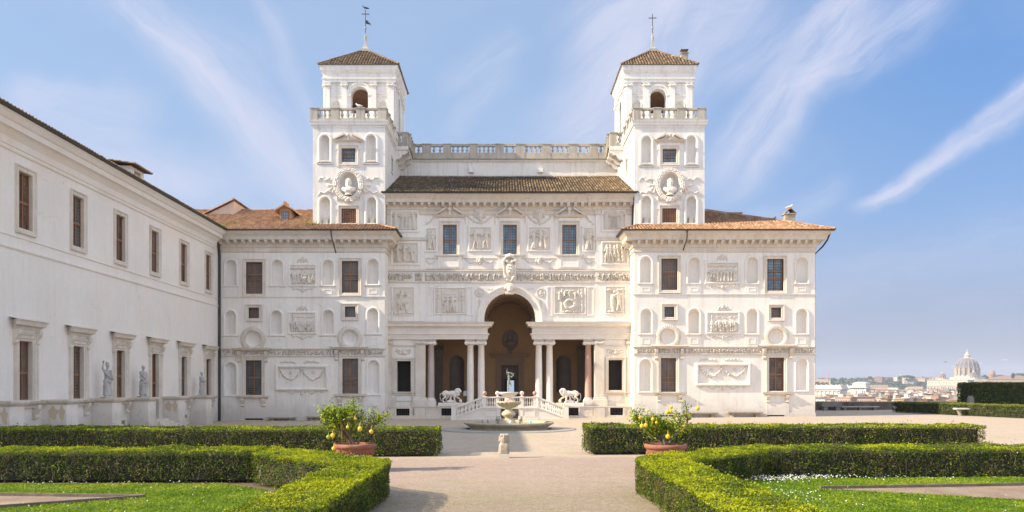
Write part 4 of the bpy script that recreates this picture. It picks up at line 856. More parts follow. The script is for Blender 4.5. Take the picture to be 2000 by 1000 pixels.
fuse(mb, 'coat_of_arms', 'relief_stone', .035, 1, villa, ORI['villa'])
mb = MB(); kz = zc(563); mb.ball(FC.p(su, kz, .2), (.34, .26, .36)); mb.ball(FC.p(su, kz-.05, .38), (.2, .2, .26)); mb.ball(FC.p(su, kz-.2, .48), (.12, .12, .12))
for k in range(9): a = math.pi*k/8; mb.ball(FC.p(su+.33*math.cos(a), kz+.3*math.sin(a)-.02, .26), .13)
for sx in (-1, 1): mb.ball(FC.p(su+sx*.09, kz+.04, .5), .05)
mb.box(su-.36, su+.36, YC-.3, YC+.1, kz-.52, kz-.34); fuse(mb, 'keystone_mask', 'relief_stone', .035, 1, villa, ORI['villa'])
# entablature carried by the columns
def entab(x0, x1, inner):
    mb = MB(); pr = [(zc(662.5), -.02), (zc(662.5), .16), (zc(658), .16), (zc(658), .20), (zc(654), .20), (zc(653.4), .30), (zc(651.5), .30), (zc(651.5), .16), (zc(641), .16), (zc(640), .24), (zc(638), .30), (zc(637.4), .50), (zc(634), .52), (zc(631), .64), (zc(629.8), .66), (zc(628.6), .1)]
    if inner > 0: path = [(x0, YC), (x1, YC), (x1, YC+1.0)]
    else: path = [(x0, YC+1.0), (x0, YC), (x1, YC)]
    sweep(mb, path, pr)
    mb.box(min(x0, x1)+.02, max(x0, x1)-.02, YC-.14, YC+1.0, zc(662.5)+.003, zc(640)); mb.build('entablature', 'marble', villa)
entab(XCl, X(948.5, YC), 1); entab(X(1043, YC), XCr, -1)
# side bays
for sx, b, (s0, s1) in ((-1, side[0], (766.8, 810)), (1, side[1], (1180, 1225))):
    window(FC, b, villa, 'void', 'void', surround=[(0, -.3), (0, .05), (.12, .05), (.14, .10), (.26, .10), (.28, 0)], rec=.6)
    mb = MB(); pband(mb, FC, b[0]-.3, b[1]+.3, [(zc(768), .1), (zc(767.4), .18), (zc(765), .2)]); rings(mb, FC, (b[0]-.05, b[1]+.05, zc(783), zc(772)), 'r', [(-.02, .01), (-.02, .05), (.05, .05), (.06, 0)])
    mb.build('window_apron', 'travertine', villa); mb = MB(); band(mb, FC, b[0]-.35, b[1]+.35, zc(676.5), zc(674), .08); mb.build('string_course', 'travertine', villa)
    S = chain(sag(.1, 1.3, .5, .25, 8), .1, .9, rng=rg)+[(.7, .3, .7, .5, .14, .14, 1)]+chain([(.1, .6), (.5, .5)], .08, .7, rng=rg)+chain([(.9, .5), (1.3, .6)], .08, .7, rng=rg)
    cu2 = (b[0]+b[1])/2; relief(FC, cu2-.7, cu2+.7, zc(697), zc(681), S, villa, 'shell_ornament', H=.14, base=-.01, cut=True)
def volutes(mb, cu, w, z0, z1, F, o):
    r = (z1-z0)*.42
    for sx in (-1, 1): 
        c_ = F.p(cu+sx*w/2, z0+r*1.02, o)
        mb.tube([F.p(cu+sx*w/2, z0+r*1.02, o+.06), F.p(cu+sx*w/2, z0+r*1.02, o-.25)], r, 12); mb.tube([F.p(cu+sx*w/2, z0+r*1.02, o+.085), F.p(cu+sx*w/2, z0+r*1.02, o+.05)], r*.4, 8)
    mb.tube([F.p(cu-w*.45, z0+r*1.1, o+.03), F.p(cu, z0+r*.7, o+.05), F.p(cu+w*.45, z0+r*1.1, o+.03)], [r*.7, r*.55, r*.7], 8)
def pilaster(F, p0, p1, Yd, zb, zt, parent, o=.14, cap=.42, mat='travertine', direct=False):
    u0, u1 = (p0, p1) if direct else (X(p0, Yd), X(p1, Yd)); mb = MB()
    band(mb, F, u0, u1, zb, zt, o); pband(mb, F, u0, u1, [(zb+.01, o+.12), (zb+.5, o+.12), (zb+.55, o+.05), (zb+.66, o+.05), (zb+.7, o+.01)])
    band(mb, F, u0-.08, u1+.08, zt-.07, zt-.004, o+.08); volutes(mb, (u0+u1)/2, (u1-u0)*.82, zt-cap, zt-.07, F, o+.02)
    mb.build('pilaster', mat, parent)
for (a, b_) in ((757, 765), (812, 830), (1162, 1180), (1225, 1233)): pilaster(FC, a, b_, YC, ZP, zc(663), villa)
def column(px, mat, plinth=.0):
    Yd = YC+.35; x = X(px, YC); zt = zc(662.8); zb = ZP; r = 6.9*YC/FPX; og = ORI['villa']
    mb = MB(); H = zt-.47-(zb+.32+plinth); z0 = zb+.32+plinth
    mb.lathe([(r*1.08, 0), (r*1.0, .06), (r*1.0, H*.33), (r*.95, H*.66), (r*.85, H-.06), (r*.93, H-.04), (r*.93, H)], (x, Yd, z0), 22); sh = mb.build('column', mat, villa)
    mb = MB(); w = r*1.42
    if plinth: mb.box(x-w*1.05, x+w*1.05, Yd-w*1.05, Yd+w*1.05, zb, zb+plinth)
    mb.box(x-w, x+w, Yd-w, Yd+w, zb+plinth+.002, zb+plinth+.12)
    mb.lathe([(r*1.38, .12), (r*1.42, .17), (r*1.32, .22), (r*1.12, .24), (r*1.12, .27), (r*1.2, .3), (r*1.1, .33)], (x, Yd, zb+plinth), 22); mb.build('base', 'marble', sh, origin=og)
    mb = MB(); zc0 = zt-.47; mb.lathe([(r*.9, 0), (r*1.1, .1), (r*1.25, .2), (r*1.2, .34)], (x, Yd, zc0), 20); mb.box(x-r*1.45, x+r*1.45, Yd-r*1.4, Yd+r*1.4, zt-.10, zt-.003)
    for oy in (-r*1.15, r*1.15): volutes(mb, x, r*2.2, zc0+.03, zt-.09, Fr('F', Yd+oy), 0.06)
    mb.build('capital', 'marble', sh, origin=og)
column(841, 'granite_grey', .35); column(918.3, 'marble'); column(939.7, 'marble'); column(1052.6, 'marble'); column(1073.8, 'marble'); column(1150, 'granite_pink', .35)
# loggia interior: floor, back wall, barrel vault, doorway, niches, portrait oval
YB = 71.0; x0, x1 = X(820, YC), X(1172, YC); zci = zc(655); FB = Fr('F', YB); mb = MB()
def Bb(a, b_, pt, pb): return B(a, b_, pt, pb, YB)
door = Bb(979, 1013, 713, 757); door = (door[0], door[1], ZP, door[3])
n1, n2, ov = Bb(880, 906, 695, 765), Bb(1087, 1114, 695, 765), Bb(981, 1013, 644.7, 683.5)
wallgrid(mb, FB, x0, x1, ZP, zci, [door+('r',), n1+('a',), n2+('a',), (ov[0], ov[1], ov[2], min(ov[3], zci-.01), 'r')] if False else [door+('r',), n1+('a',), n2+('a',)])
wallgrid(mb, FB, cu-rr, cu+rr, zci, arch[3]+.02)
mb.poly((x0, 64.0, zci), (arch[0], 64.0, zci), (arch[0], YB, zci), (x0, YB, zci)); mb.poly((arch[1], 64.0, zci), (x1, 64.0, zci), (x1, YB, zci), (arch[1], YB, zci))
for xx in (x0, x1): mb.poly((xx, 64.02, ZP), (xx, YB, ZP), (xx, YB, zci), (xx, 64.02, zci))
for xx in (arch[0], arch[1]): mb.poly((xx, 64.0, zci), (xx, YB, zci), (xx, YB, zs), (xx, 64.0, zs))
v = [[(cu+rr*math.cos(math.pi*q/24), y, zs+rr*math.sin(math.pi*q/24)) for q in range(25)] for y in (64.0, 66.5, 69, YB)]
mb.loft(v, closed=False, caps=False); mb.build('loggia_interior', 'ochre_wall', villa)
mb = MB(); mb.poly((x0-.5, 64.0, ZP), (x1+.5, 64.0, ZP), (x1+.5, YB+2, ZP), (x0-.5, YB+2, ZP)); mb.build('loggia_floor', 'travertine', villa)
mb = MB()
for y in (67.2, 70.6): 
    rgs = [[(cu+(rr-o)*math.cos(math.pi*q/24), yy_, zs+(rr-o)*math.sin(math.pi*q/24)) for q in range(25)] for yy_, o in ((y-.25, 0), (y-.25, .12), (y+.25, .12), (y+.25, 0))]
    mb.loft(rgs, closed=False, caps=False, smooth=False)
for px_ in (cu-rr, cu+rr): mb.box(px_-.3, px_+.3, 64.9, YB-.05, zs-.35, zs-.02)
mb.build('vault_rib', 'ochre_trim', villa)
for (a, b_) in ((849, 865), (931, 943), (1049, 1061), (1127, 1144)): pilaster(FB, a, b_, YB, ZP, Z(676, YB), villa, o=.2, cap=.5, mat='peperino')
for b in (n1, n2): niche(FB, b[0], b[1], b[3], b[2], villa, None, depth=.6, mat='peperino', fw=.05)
mb = MB(); mb.lathe([(.0, 0)], (0, 0, 0), 3) if False else None
oc, oz, orx, orz = (ov[0]+ov[1])/2, (ov[2]+ov[3])/2, (ov[1]-ov[0])/2, (ov[3]-ov[2])/2
mb.loft([[FB.p(oc+orx*k*math.cos(2*math.pi*j/32), oz+orz*k*math.sin(2*math.pi*j/32), o) for j in range(32)] for k, o in ((1, 0), (1, .1), (.93, .16), (.86, .12), (.82, .05), (.01, .05))], caps=False)
mb.ball(FB.p(oc, oz+.25, .12), (.22, .15, .3)); mb.ball(FB.p(oc, oz-.25, .08), (.42, .15, .28)); mb.lathe([(.2, 0), (.14, .2), (.2, .42)], FB.p(oc, ov[2]-.42, .15), 12); mb.build('oval_portrait', 'peperino', villa)
mb = MB(); pband(mb, FB, X(962, YB)+.1, X(1028, YB)-.1, [(Z(699, YB), .2), (Z(696, YB), .3), (Z(693, YB), .42), (Z(691, YB), .45)]); band(mb, FB, door[0]-.5, door[1]+.5, door[3]+.35, Z(699, YB), .14)
rings(mb, FB, door, 'r', [(0, -.2), (0, .08), (.2, .08), (.22, .16), (.45, .16), (.46, 0)]); mb.build('door_surround', 'ochre_trim', villa)
mb = MB(); dw = door[1]-door[0]; dz1 = ZP+.86*(door[3]-ZP)
FDo = Fr('F', YB+.1); mb.poly(*[FDo.p(*q) for q in ((door[0], ZP), (door[1], ZP), (door[1], door[3]), (door[0], door[3]))])
for i in range(3):
    for j in range(5): 
        a0 = door[0]+.08+dw*i/3; c0 = ZP+.1+(door[3]-ZP)*j/5; band(mb, FDo, a0, a0+dw/3-.16, c0, c0+(door[3]-ZP)/5-.12, .05)
d = mb.build('door', 'wood_dark', villa)
mb = MB(); a0, a1 = X(988, YB), X(1004, YB); band(mb, FDo, a0-.1, a1+.12, ZP, Z(742, YB)+.1, .07); mb.build('doorway', 'void', d, origin=ORI['villa'])
mb = MB(); band(mb, FDo, a0+.12, a1, ZP+.3, Z(743, YB), .09); mb.build('lit_pane', 'pane_light', d, origin=ORI['villa'])
# middle cornice, gutter, roof, back wall
mb = MB(); path = [(XCl, YC-.1), (uA, YC-.1), (uA, YC), (uB, YC), (uB, YC-.1), (XCr, YC-.1)]
sweep(mb, path, [(z, o*.95 if o > .3 else o) for z, o in EPROF(ZCE)]); modillions(mb, [(XCl, YC), (XCr, YC)], ZCE-.92, ZCE-.6, .18, .66, step=.56); mb.build('cornice', 'travertine', villa)
mb = MB(); sweep(mb, [(XCl-.1, YC-.1), (XCr+.1, YC-.1)], [(ZCE+.03, .93), (ZCE+.02, 1.12), (ZCE+.12, 1.16), (ZCE+.13, 1.12), (ZCE+.06, 1.0)]); mb.build('gutter', 'gutter_metal', villa)
TXl = (X(611, YT), X(752, YT)); TXr = (X(1239.5, YT), X(1376, YT))
def roof_c(): 
    mb = MB(); up = Vector((0, 1, .40)).normalized(); L = 9.4/up.y
    tiled(mb, (TXl[1]-.35, YC-1.05, ZCE+.08), (TXr[0]+.35, YC-1.05, ZCE+.08), up, lambda s: L, pitch=.235, row=.42); return mb
roof_c().build('middle_roof', 'tiles_main', villa)
YBK = 72.4; FK = Fr('F', YBK); z24, z23, z232 = Z(283, YBK), Z(304, YBK), Z(312, YBK)
mb = MB(); wallgrid(mb, FK, TXl[1], TXr[0], 18, z232); pband(mb, FK, TXl[1], TXr[0], [(z232-.25, .02), (z232-.15, .12), (z232-.02, .16)])
mb.box(TXl[1], TXr[0], YBK, YBK+6, z232-.02, z232); mb.build('terrace_wall', 'plaster_tower', villa)
for (pa, pb_) in ((776, 781),): pass
mb = MB(); band(mb, FK, X(916, YBK), X(925, YBK), Z(338, YBK), Z(327, YBK), .3); band(mb, FK, X(1050, YBK), X(1060, YBK), Z(338, YBK), Z(330, YBK), .3); mb.build('vent_box', 'plaster_tower', villa)

# ---- balustrades
def baluster_mesh(h, r=.075):
    mb = MB(); mb.lathe([(r*1.1, 0), (r*1.1, .08*h), (r*.6, .12*h), (r*.55, .2*h), (r*1.15, .38*h), (r*1.0, .5*h), (r*.55, .68*h), (r*.5, .84*h), (r*1.0, .9*h), (r*1.0, h)], n=8)
    return mb
_bc = {}
def baluster(parent, p, h, mat, r=.08, og=None):
    k = (round(h, 2), mat, r)
    if k not in _bc: _bc[k] = baluster_mesh(h, r).mesh('baluster', mat)
    og = ORI.get(parent.name) or og; return link('baluster', _bc[k], parent, (p[0]-og[0], p[1]-og[1], p[2]-og[2]))
def balustrade(parent, a, b, z0, z1, piers, mat='travertine_old', w=.34, gap=.30, rail=.17, base=.17, name='balustrade', og=None, br=.085):
    """straight run a->b (xy); piers = [(start, end)] in metres along it, balusters between"""
    a, b = Vector(a), Vector(b); d = (b-a); L = d.length; d.normalize(); n = Vector((d.y, -d.x))
    mb = MB()
    def blk(s0, s1, c0, c1, hw):
        p = [a+d*s0-n*hw, a+d*s1-n*hw, a+d*s1+n*hw, a+d*s0+n*hw]
        mb.add([(q.x, q.y, c0) for q in p]+[(q.x, q.y, c1) for q in p], [(0,3,2,1), (4,5,6,7), (0,1,5,4), (1,2,6,5), (2,3,7,6), (3,0,4,7)])
    for s0, s1 in piers: blk(s0, s1, z0, z1-.07, w*.5); blk(s0-.05, s1+.05, z1-.07, z1+.012, w*.5+.05)
    gaps = [(piers[i][1], piers[i+1][0]) for i in range(len(piers)-1)]
    for s0, s1 in gaps: blk(s0, s1, z1-rail, z1-.01, w*.44); blk(s0, s1, z0, z0+base, w*.44)
    o = mb.build(name, mat, parent); oo = og or ORI.get(parent.name, (0,0,0)); ORI[o.name] = oo
    for s0, s1 in gaps:
        k = max(1, int((s1-s0)/gap+.3)); 
        for j in range(k): p = a+d*(s0+(s1-s0)*(j+.5)/k); baluster(o, (p.x, p.y, z0+base-.01), z1-z0-base-rail+.02, mat, br, oo)
    return o
gaps = [(811, 825), (842, 866), (881, 917), (933, 967), (984, 1007.5), (1024, 1059), (1075, 1111), (1127, 1151), (1167.5, 1179)]
u0_ = X(804, YBK); ps = []; last = X(804, YBK)
for a_, b_ in gaps: ps.append((last-u0_, X(a_, YBK)-u0_)); last = X(b_, YBK)
ps.append((last-u0_, X(1186, YBK)-u0_))
balustrade(villa, (u0_, YBK-.18), (X(1186, YBK), YBK-.18), z232, z24, ps, rail=.22, base=.55, gap=.42, br=.12)
# ---- towers
Z25, Z236, Z232 = Z(212, YT), Z(236, YT), Z(246, YT)
def tower(x0, x1, S, inner):
    """inner=+1 when the middle of the villa is to the right of the tower"""
    TM = 'plaster_tower'; b4 = []
    ops = [B(*k, YT)+('a',) for k in S['niches']]+[B(*k, YT)+('r',) for k in (S['win'], S['grate'])]
    px, py, rx, ry = S['med']; med = (X(px-rx, YT), X(px+rx, YT), Z(py+ry, YT), Z(py-ry, YT)); ops.append(med+('c',))
    mb = MB(); wallgrid(mb, FT, x0, x1, 14.6, Z232, ops)
    Fs = Fr('R', x1) if inner > 0 else Fr('L', x0); Fo = Fr('L', x0) if inner > 0 else Fr('R', x1)
    sw = (66.4, 67.2, Z(335, 66.8), Z(310, 66.8))
    wallgrid(mb, Fs, YT, 74.0, 14.2, Z232, [sw+('r',)]); wallgrid(mb, Fo, YT, 74.0, 14.2, Z232); wallgrid(mb, Fr('F', 74.0), x0, x1, 14.2, Z232)
    mb.poly((x0, YT, Z236), (x1, YT, Z236), (x1, 74, Z236), (x0, 74, Z236)); mb.build('tower_wall', TM, villa)
    window(Fs, sw, villa, 'glass_dark', 'plain', surround=[(0, 0), (0, .05), (.16, .05), (.17, 0)])
    for k in S['niches']:
        niche(FT, *k, villa, YT, depth=.45, mat=TM, fw=.22); b = B(*k, YT); mb = MB()
        if k[2] > 340: band(mb, FT, b[0]+.22, b[1]-.22, b[2], b[2]+.5, -.05, 0, -.4)
        else: pband(mb, FT, b[0]+.1, b[1]-.1, [(b[2]-.1, .03), (b[2], .09), (b[2]+.12, .07)])
        pband(mb, FT, b[0]-.22, b[1]+.22, [(b[2]-.22, .04), (b[2]-.12, .08), (b[2]-.06, .08)])
        mb.build('niche_sill', 'travertine', villa)
    b = B(*S['win'], YT); window(FT, b, villa, 'glass_blue', 'cross' if False else 'three', tr=.5); cu = (b[0]+b[1])/2
    pediment(FT, cu-1.12, cu+1.12, Z(279, YT), Z(262, YT), villa, ball=.17)
    mb = MB(); band(mb, FT, cu-.85, cu+.85, b[3]+.26, Z(279, YT), .09); mb.build('window_frieze', TM, villa)
    for bb in (b, B(*S['grate'], YT)): 
        mb = MB(); pband(mb, FT, cu-.85, cu+.85, [(bb[2]-.42, .04), (bb[2]-.34, .09), (bb[2]-.27, .09)]); sl_ = mb.build('sill', TM, villa)
        for sx in (-1, 1):
            for q0, q1 in ((bb[2]-.26, bb[2]+.5), (bb[3]-.1, bb[3]+.26)): mb = MB(); band(mb, FT, cu+sx*.86-.1, cu+sx*.86+.1, q0, q1, .07); mb.build('lug', TM, sl_, origin=ORI['villa'])
    b = B(*S['grate'], YT); window(FT, b, villa, 'glass_amber', 'cross'); 
    mb = MB()
    for i in range(1, 8): uu = b[0]+(b[1]-b[0])*i/8; band(mb, FT, uu-.03, uu+.03, b[2], b[3], -.03, 0, -.08)
    for i in range(1, 7): zz = b[2]+(b[3]-b[2])*i/7; band(mb, FT, b[0], b[1], zz-.03, zz+.03, -.06, 0, -.11)
    mb.build('iron_grate', 'wood_frame', villa)
    # medallion: recess, laurel wreath, ribbons and bust
    mb = MB(); cu, cz, ra, rb = (med[0]+med[1])/2, (med[2]+med[3])/2, (med[1]-med[0])/2, (med[3]-med[2])/2
    mb.loft([[FT.p(cu+ra*q*math.cos(2*math.pi*j/32), cz+rb*q*math.sin(2*math.pi*j/32), -.55*math.sqrt(max(0, 1-q*q))) for j in range(32)] for q in (1, .97, .9, .75, .5, .25, .01)], caps=False)
    mb.build('medallion_recess', TM, villa)
    mb = MB(); rings(mb, FT, med, 'c', [(0, -.02), (.02, .10), (.1, .12), (.22, .16), (.38, .12), (.42, 0)], smooth=True)
    for j in range(40):
        a = 2*math.pi*j/40
        for dr, rr_ in ((.12, .07), (.24, .085), (.36, .07)):
            a2 = a+rg.uniform(-.05, .05)+dr; p = (cu+(ra+dr)*math.cos(a2), cz+(rb+dr)*math.sin(a2)); tg = (-math.sin(a2)*.13, math.cos(a2)*.13); sg = 1 if math.cos(a2) < 0 else -1
            mb.tube([FT.p(p[0]-tg[0]*sg, p[1]-tg[1]*sg, .13), FT.p(p[0], p[1], .19), FT.p(p[0]+tg[0]*sg+.03*math.cos(a2), p[1]+tg[1]*sg+.03*math.sin(a2), .22)], [rr_*.7, rr_, rr_*.25], 6)
    for k in range(8): mb.ball(FT.p(cu+rg.uniform(-.3, .3), cz-rb-.3+rg.uniform(-.12, .12), .2), .12, n=8, k=5)
    mb.build('laurel_wreath', 'marble', villa)
    S_ = []; w_ = 5.2; h_ = 2.7; mx, mz = w_/2, h_/2
    for sx in (-1, 1):
        x_ = mx+sx*1.15
        S_ += [(x_, mz+.1, x_+sx*.12, mz+.35, .10, .08, .9), (x_+sx*.12, mz+.35, x_+sx*.4, mz+.52, .10, .09, .9), (x_+sx*.4, mz+.52, x_+sx*.72, mz+.36, .09, .10, .8), (x_+sx*.72, mz+.36, x_+sx*.9, mz+.6, .09, .07, .7), (x_+sx*.9, mz+.6, x_+sx*1.15, mz+.56, .07, .06, .6), (x_+sx*1.15, mz+.56, x_+sx*1.28, mz+.3, .05, .03, .5),
               (x_, mz-.05, x_+sx*.45, mz-.02, .08, .15, .9), (x_+sx*.1, mz-.15, x_+sx*.4, mz-.42, .09, .12, .8), (x_, mz-.2, x_+sx*.12, mz-.62, .08, .09, .8), (x_+sx*.12, mz-.62, x_+sx*.5, mz-.45, .09, .09, .8), (x_+sx*.5, mz-.45, x_+sx*.8, mz-.66, .09, .08, .7), (x_+sx*.8, mz-.66, x_+sx*1.1, mz-.55, .08, .06, .7), (x_+sx*1.1, mz-.55, x_+sx*1.3, mz-.85, .06, .03, .6)]
        S_ += [(mx+sx*.3, mz-1.22, mx+sx*.75, mz-1.1, .09, .07, .8), (mx+sx*.75, mz-1.1, mx+sx*.95, mz-.95, .07, .05, .7), (mx+sx*.9, mz-1.2, mx+sx*.96, mz-1.0, .06, .05, .6)]
    relief(FT, cu-mx, cu+mx, cz-mz, cz+mz, S_, villa, 'ribbon_ornament', H=.16, base=-.01, cut=True, mat='marble')
    mb = MB(); by = YT-.10; q = lambda u, z, o: (cu+u, by-o, cz+z)
    mb.lathe([(.30, -.84), (.32, -.80), (.26, -.74), (.24, -.66)], (cu, by, cz), 14); mb.tube([q(-.34, -.42, .02), q(-.12, -.46, .1), q(.12, -.46, .1), q(.34, -.42, .02)], [.19, .25, .25, .19], 12)
    mb.ball(q(-.40, -.36, 0), (.17, .17, .20)); mb.ball(q(.40, -.36, 0), (.17, .17, .20)); mb.ball(q(-.15, -.42, .22), (.15, .10, .13)); mb.ball(q(.15, -.44, .22), (.15, .10, .14)); mb.ball(q(0, -.58, .12), (.26, .16, .12))
    mb.tube([q(0, -.25, .04), q(.01, .0, .07)], [.14, .115], 10); mb.ball(q(.01, .20, .12), (.165, .19, .22)); mb.ball(q(.01, .04, .22), (.09, .08, .11)); mb.ball(q(.01, .16, .32), (.03, .05, .055))
    mb.tube([q(-.17, .2, .08), q(-.14, .36, .08), q(.0, .44, .1), q(.15, .36, .08), q(.19, .2, .08)], [.06, .08, .09, .08, .06], 8)
    for sx in (-1, 1): mb.tube([q(sx*.18, .24, .02), q(sx*.20, .02, .02), q(sx*.15, -.18, .08)], [.075, .07, .05], 8)
    mb.tube([q(.34, -.22, .16), q(.14, -.46, .28), q(-.02, -.62, .22)], [.06, .07, .05], 8); mb.tube([q(.2, -.2, .2), q(.1, -.5, .28)], [.05, .04], 7)
    fuse(mb, 'bust', 'marble', .026, 1, villa, ORI['villa'])
    # cornice and terrace balustrade
    mb = MB(); sweep(mb, [(x0, 74.0), (x0, YT), (x1, YT), (x1, 74.0)], [(Z232-.15, -.02), (Z232-.15, .04), (Z232, .06), (Z232+.05, .16), (Z232+.2, .18), (Z232+.32, .24), (Z236, .26), (Z236+.01, -.1)])
    mb.build('cornice', 'plaster_tower', villa)
    yb = YT-.05
    a0, a1 = S['bal'][0], S['bal'][-1]; u0 = X(a0, yb); ps = [(X(S['bal'][i], yb)-u0, X(S['bal'][i+1], yb)-u0) for i in range(0, len(S['bal']), 2)]
    balustrade(villa, (u0, yb), (X(a1, yb), yb), Z236, Z25, ps, rail=.15, base=.13, gap=.4, br=.11)
    xi = x1+.02 if inner > 0 else x0-.02; L = 69.2-yb
    balustrade(villa, (xi, yb+.18), (xi, 69.2), Z236, Z25, [(0, .01), (1.0, 1.4), (2.6, 3.0), (4.2, 4.6), (L-.6, L-.18)], rail=.15, base=.13, gap=.4, br=.11)
    xo = x0+.0 if inner > 0 else x1; balustrade(villa, (xo, yb+.18), (xo, 67.4), Z236, Z25, [(0, .01), (1.0, 1.4), (2.6, 3.0), (4.0, 4.2)], rail=.15, base=.13, gap=.4, br=.11)
    xk = X(798, 69.2) if inner > 0 else X(1190, 69.2); xm = X(805, YBK) if inner > 0 else X(1186, YBK)
    xa, xb = (xi, xk) if inner > 0 else (xk, xi)
    balustrade(villa, (xa, 69.0), (xb, 69.0), Z236-.25, Z25, [(0, .12), (.55, abs(xb-xa))] if inner > 0 else [(0, abs(xb-xa)-.55), (abs(xb-xa)-.12, abs(xb-xa))], rail=.2, base=.35, gap=.4, br=.11)
    balustrade(villa, (xk, 69.2), (xm, YBK-.3), Z236-.25, Z25, [(0, .3), (.9, 1.2), (1.8, 2.2), (2.7, 3.1)], rail=.2, base=.35, gap=.4, br=.11)
    mb = MB(); xw = x1 if inner > 0 else x0       # floor of the corner balcony and its corbels
    mb.add([(xw, 68.8, Z236-.25), (xk, 68.8, Z236-.25), (xm, YBK, Z236-.25), (xw, YBK, Z236-.25), (xw, 68.8, Z236-.55), (xk, 68.8, Z236-.55), (xm, YBK, Z236-.55), (xw, YBK, Z236-.55)], [(0,1,2,3), (4,5,6,7), (0,1,5,4), (1,2,6,5), (2,3,7,6), (3,0,4,7)])
    for yy_ in (68.9, 70.6, 72.0):
        e = abs(xk-xw)*.92*(1 if inner > 0 else -1); pr = [(0, -.55), (e, -.55), (e, -.75), (e*.78, -.95), (e*.6, -.95), (e*.5, -1.15), (e*.28, -1.35), (e*.1, -1.35), (0, -1.6)]
        A_ = [(xw+a_, yy_, Z236+b_) for a_, b_ in pr]; B_ = [(xw+a_, yy_+.4, Z236+b_) for a_, b_ in pr]; n_ = len(pr)
        mb.add(A_+B_, [(i, (i+1) % n_, n_+(i+1) % n_, n_+i) for i in range(n_)]+[list(range(n_)), list(range(n_, 2*n_))[::-1]])
    mb.build('corner_balcony', 'plaster_tower', villa)
    # belvedere
    by0, by1 = 67.6, 73.6; zt = Z(127, 67.1); zb = Z236; FBv = Fr('F', by0); cx_ = (x0+x1)/2
    def Q(px_, py_): return X(px_, by0), Z(py_, by0)
    s = S['bel']
    X0, X1 = X(s['x'][0], by0), X(s['x'][1], by0)
    aop = B(*s['arch'], 222, by0)+('a',); nis = [B(*k, 197, 222, by0)+('a',) for k in s['nis']]
    zsp = Z(155, by0)
    mb = MB(); wallgrid(mb, FBv, X0, X1, zb, zt, [aop]+nis)
    W_ = (X1-X0); yc_ = (by0+by1)/2; aw = (aop[1]-aop[0])/2; sop = (yc_-aw, yc_+aw, zb, aop[3], 'a')
    for F_ in (Fr('L', X0), Fr('R', X1)): wallgrid(mb, F_, by0, by1, zb, zt, [sop])
    wallgrid(mb, Fr('F', by1), X0, X1, zb, zt)
    # inner room
    rings(mb, FBv, aop[:4], 'a', [(0, 0), (0, -.7)])
    for F_ in (Fr('L', X0), Fr('R', X1)): rings(mb, F_, sop[:4], 'a', [(0, 0), (0, -.7)])
    mb.build('belvedere', TM, villa)
    mb = MB(); wallgrid(mb, Fr('F', by1-.4), X0+.7, X1-.7, zb, zt-.6); wallgrid(mb, Fr('F', by0+.72), X0+.7, X1-.7, zb, zt-.6, [aop]); mb.poly((X0+.7, by0+.7, zt-1.3), (X1-.7, by0+.7, zt-1.3), (X1-.7, by1-.4, zt-1.3), (X0+.7, by1-.4, zt-1.3))
    for F_ in (Fr('L', X0+.7), Fr('R', X1-.7)): wallgrid(mb, F_, by0+.7, by1-.4, zb, zt-.6, [sop])
    mb.build('belvedere_room', 'brick_render', villa)
    for b in nis: niche(FBv, b[0], b[1], b[3], b[2], villa, None, depth=.35, mat=TM, fw=.03)
    mb = MB()
    for (a, b_, pt) in [(k[0], k[1], 0) for k in s['pan']]:
        bx = B(a, b_, 166, 183, by0); rings(mb, FBv, bx, 'r', [(0, 0), (0, .05), (.06, .05), (.07, 0)])
        pband(mb, FBv, bx[0]-.05, bx[1]+.05, [(Z(189.5, by0), .03), (Z(188.5, by0), .08), (Z(187.5, by0), .09)])
    aw_ = aop[:4]; rings(mb, FBv, aw_, 'a', [(0, 0), (0, .06), (.22, .06), (.24, .12), (.36, .12), (.38, 0)])
    for F_ in (Fr('L', X0), Fr('R', X1)): rings(mb, F_, sop[:4], 'a', [(0, 0), (0, .06), (.22, .06), (.36, .12), (.38, 0)])
    for (a, b_) in ((s['arch'][0]-5, s['arch'][0]), (s['arch'][1], s['arch'][1]+5)): band(mb, FBv, X(a, by0), X(b_, by0), Z(188, by0), Z(185.5, by0), .15)
    mb.build('panel_moulding', TM, villa)
    for (a, b_) in s['pil']: pilaster(FBv, a, b_, by0, zb, Z(161.5, by0), villa, o=.13, cap=.38, mat=TM)
    for F_ in (Fr('L', X0), Fr('R', X1)):
        for (a, b_) in ((by0+.03, by0+.5), (by0+1.35, by0+1.8), (by1-1.8, by1-1.35), (by1-.5, by1-.03)): pilaster(F_, a, b_, 0, zb, Z(161.5, by0), villa, o=.13, cap=.38, mat=TM, direct=True)
    mb = MB(); sweep(mb, [(X0, by1), (X0, by0), (X1, by0), (X1, by1)], [(Z(161.5, by0), -.02), (Z(161.5, by0), .15), (Z(156, by0), .15), (Z(155.5, by0), .22), (Z(153, by0), .22), (Z(152.5, by0), .13), (Z(144.5, by0), .13), (Z(143, by0), .2), (Z(139.5, by0), .3), (Z(139, by0), .32), (Z(134, by0), .34), (Z(130, by0), .38), (zt, .41), (zt+.04, .41), (zt+.04, -.5)])
    mb.build('cornice', TM, villa)
    # pyramid roof
    ov_ = .42; ex0, ex1, ey0, ey1 = X0-ov_, X1+ov_, by0-ov_, by1+ov_; ap = Vector(((ex0+ex1)/2, (ey0+ey1)/2, Z(101, 70.6)+.1)); ze = zt+.06
    mb = MB()
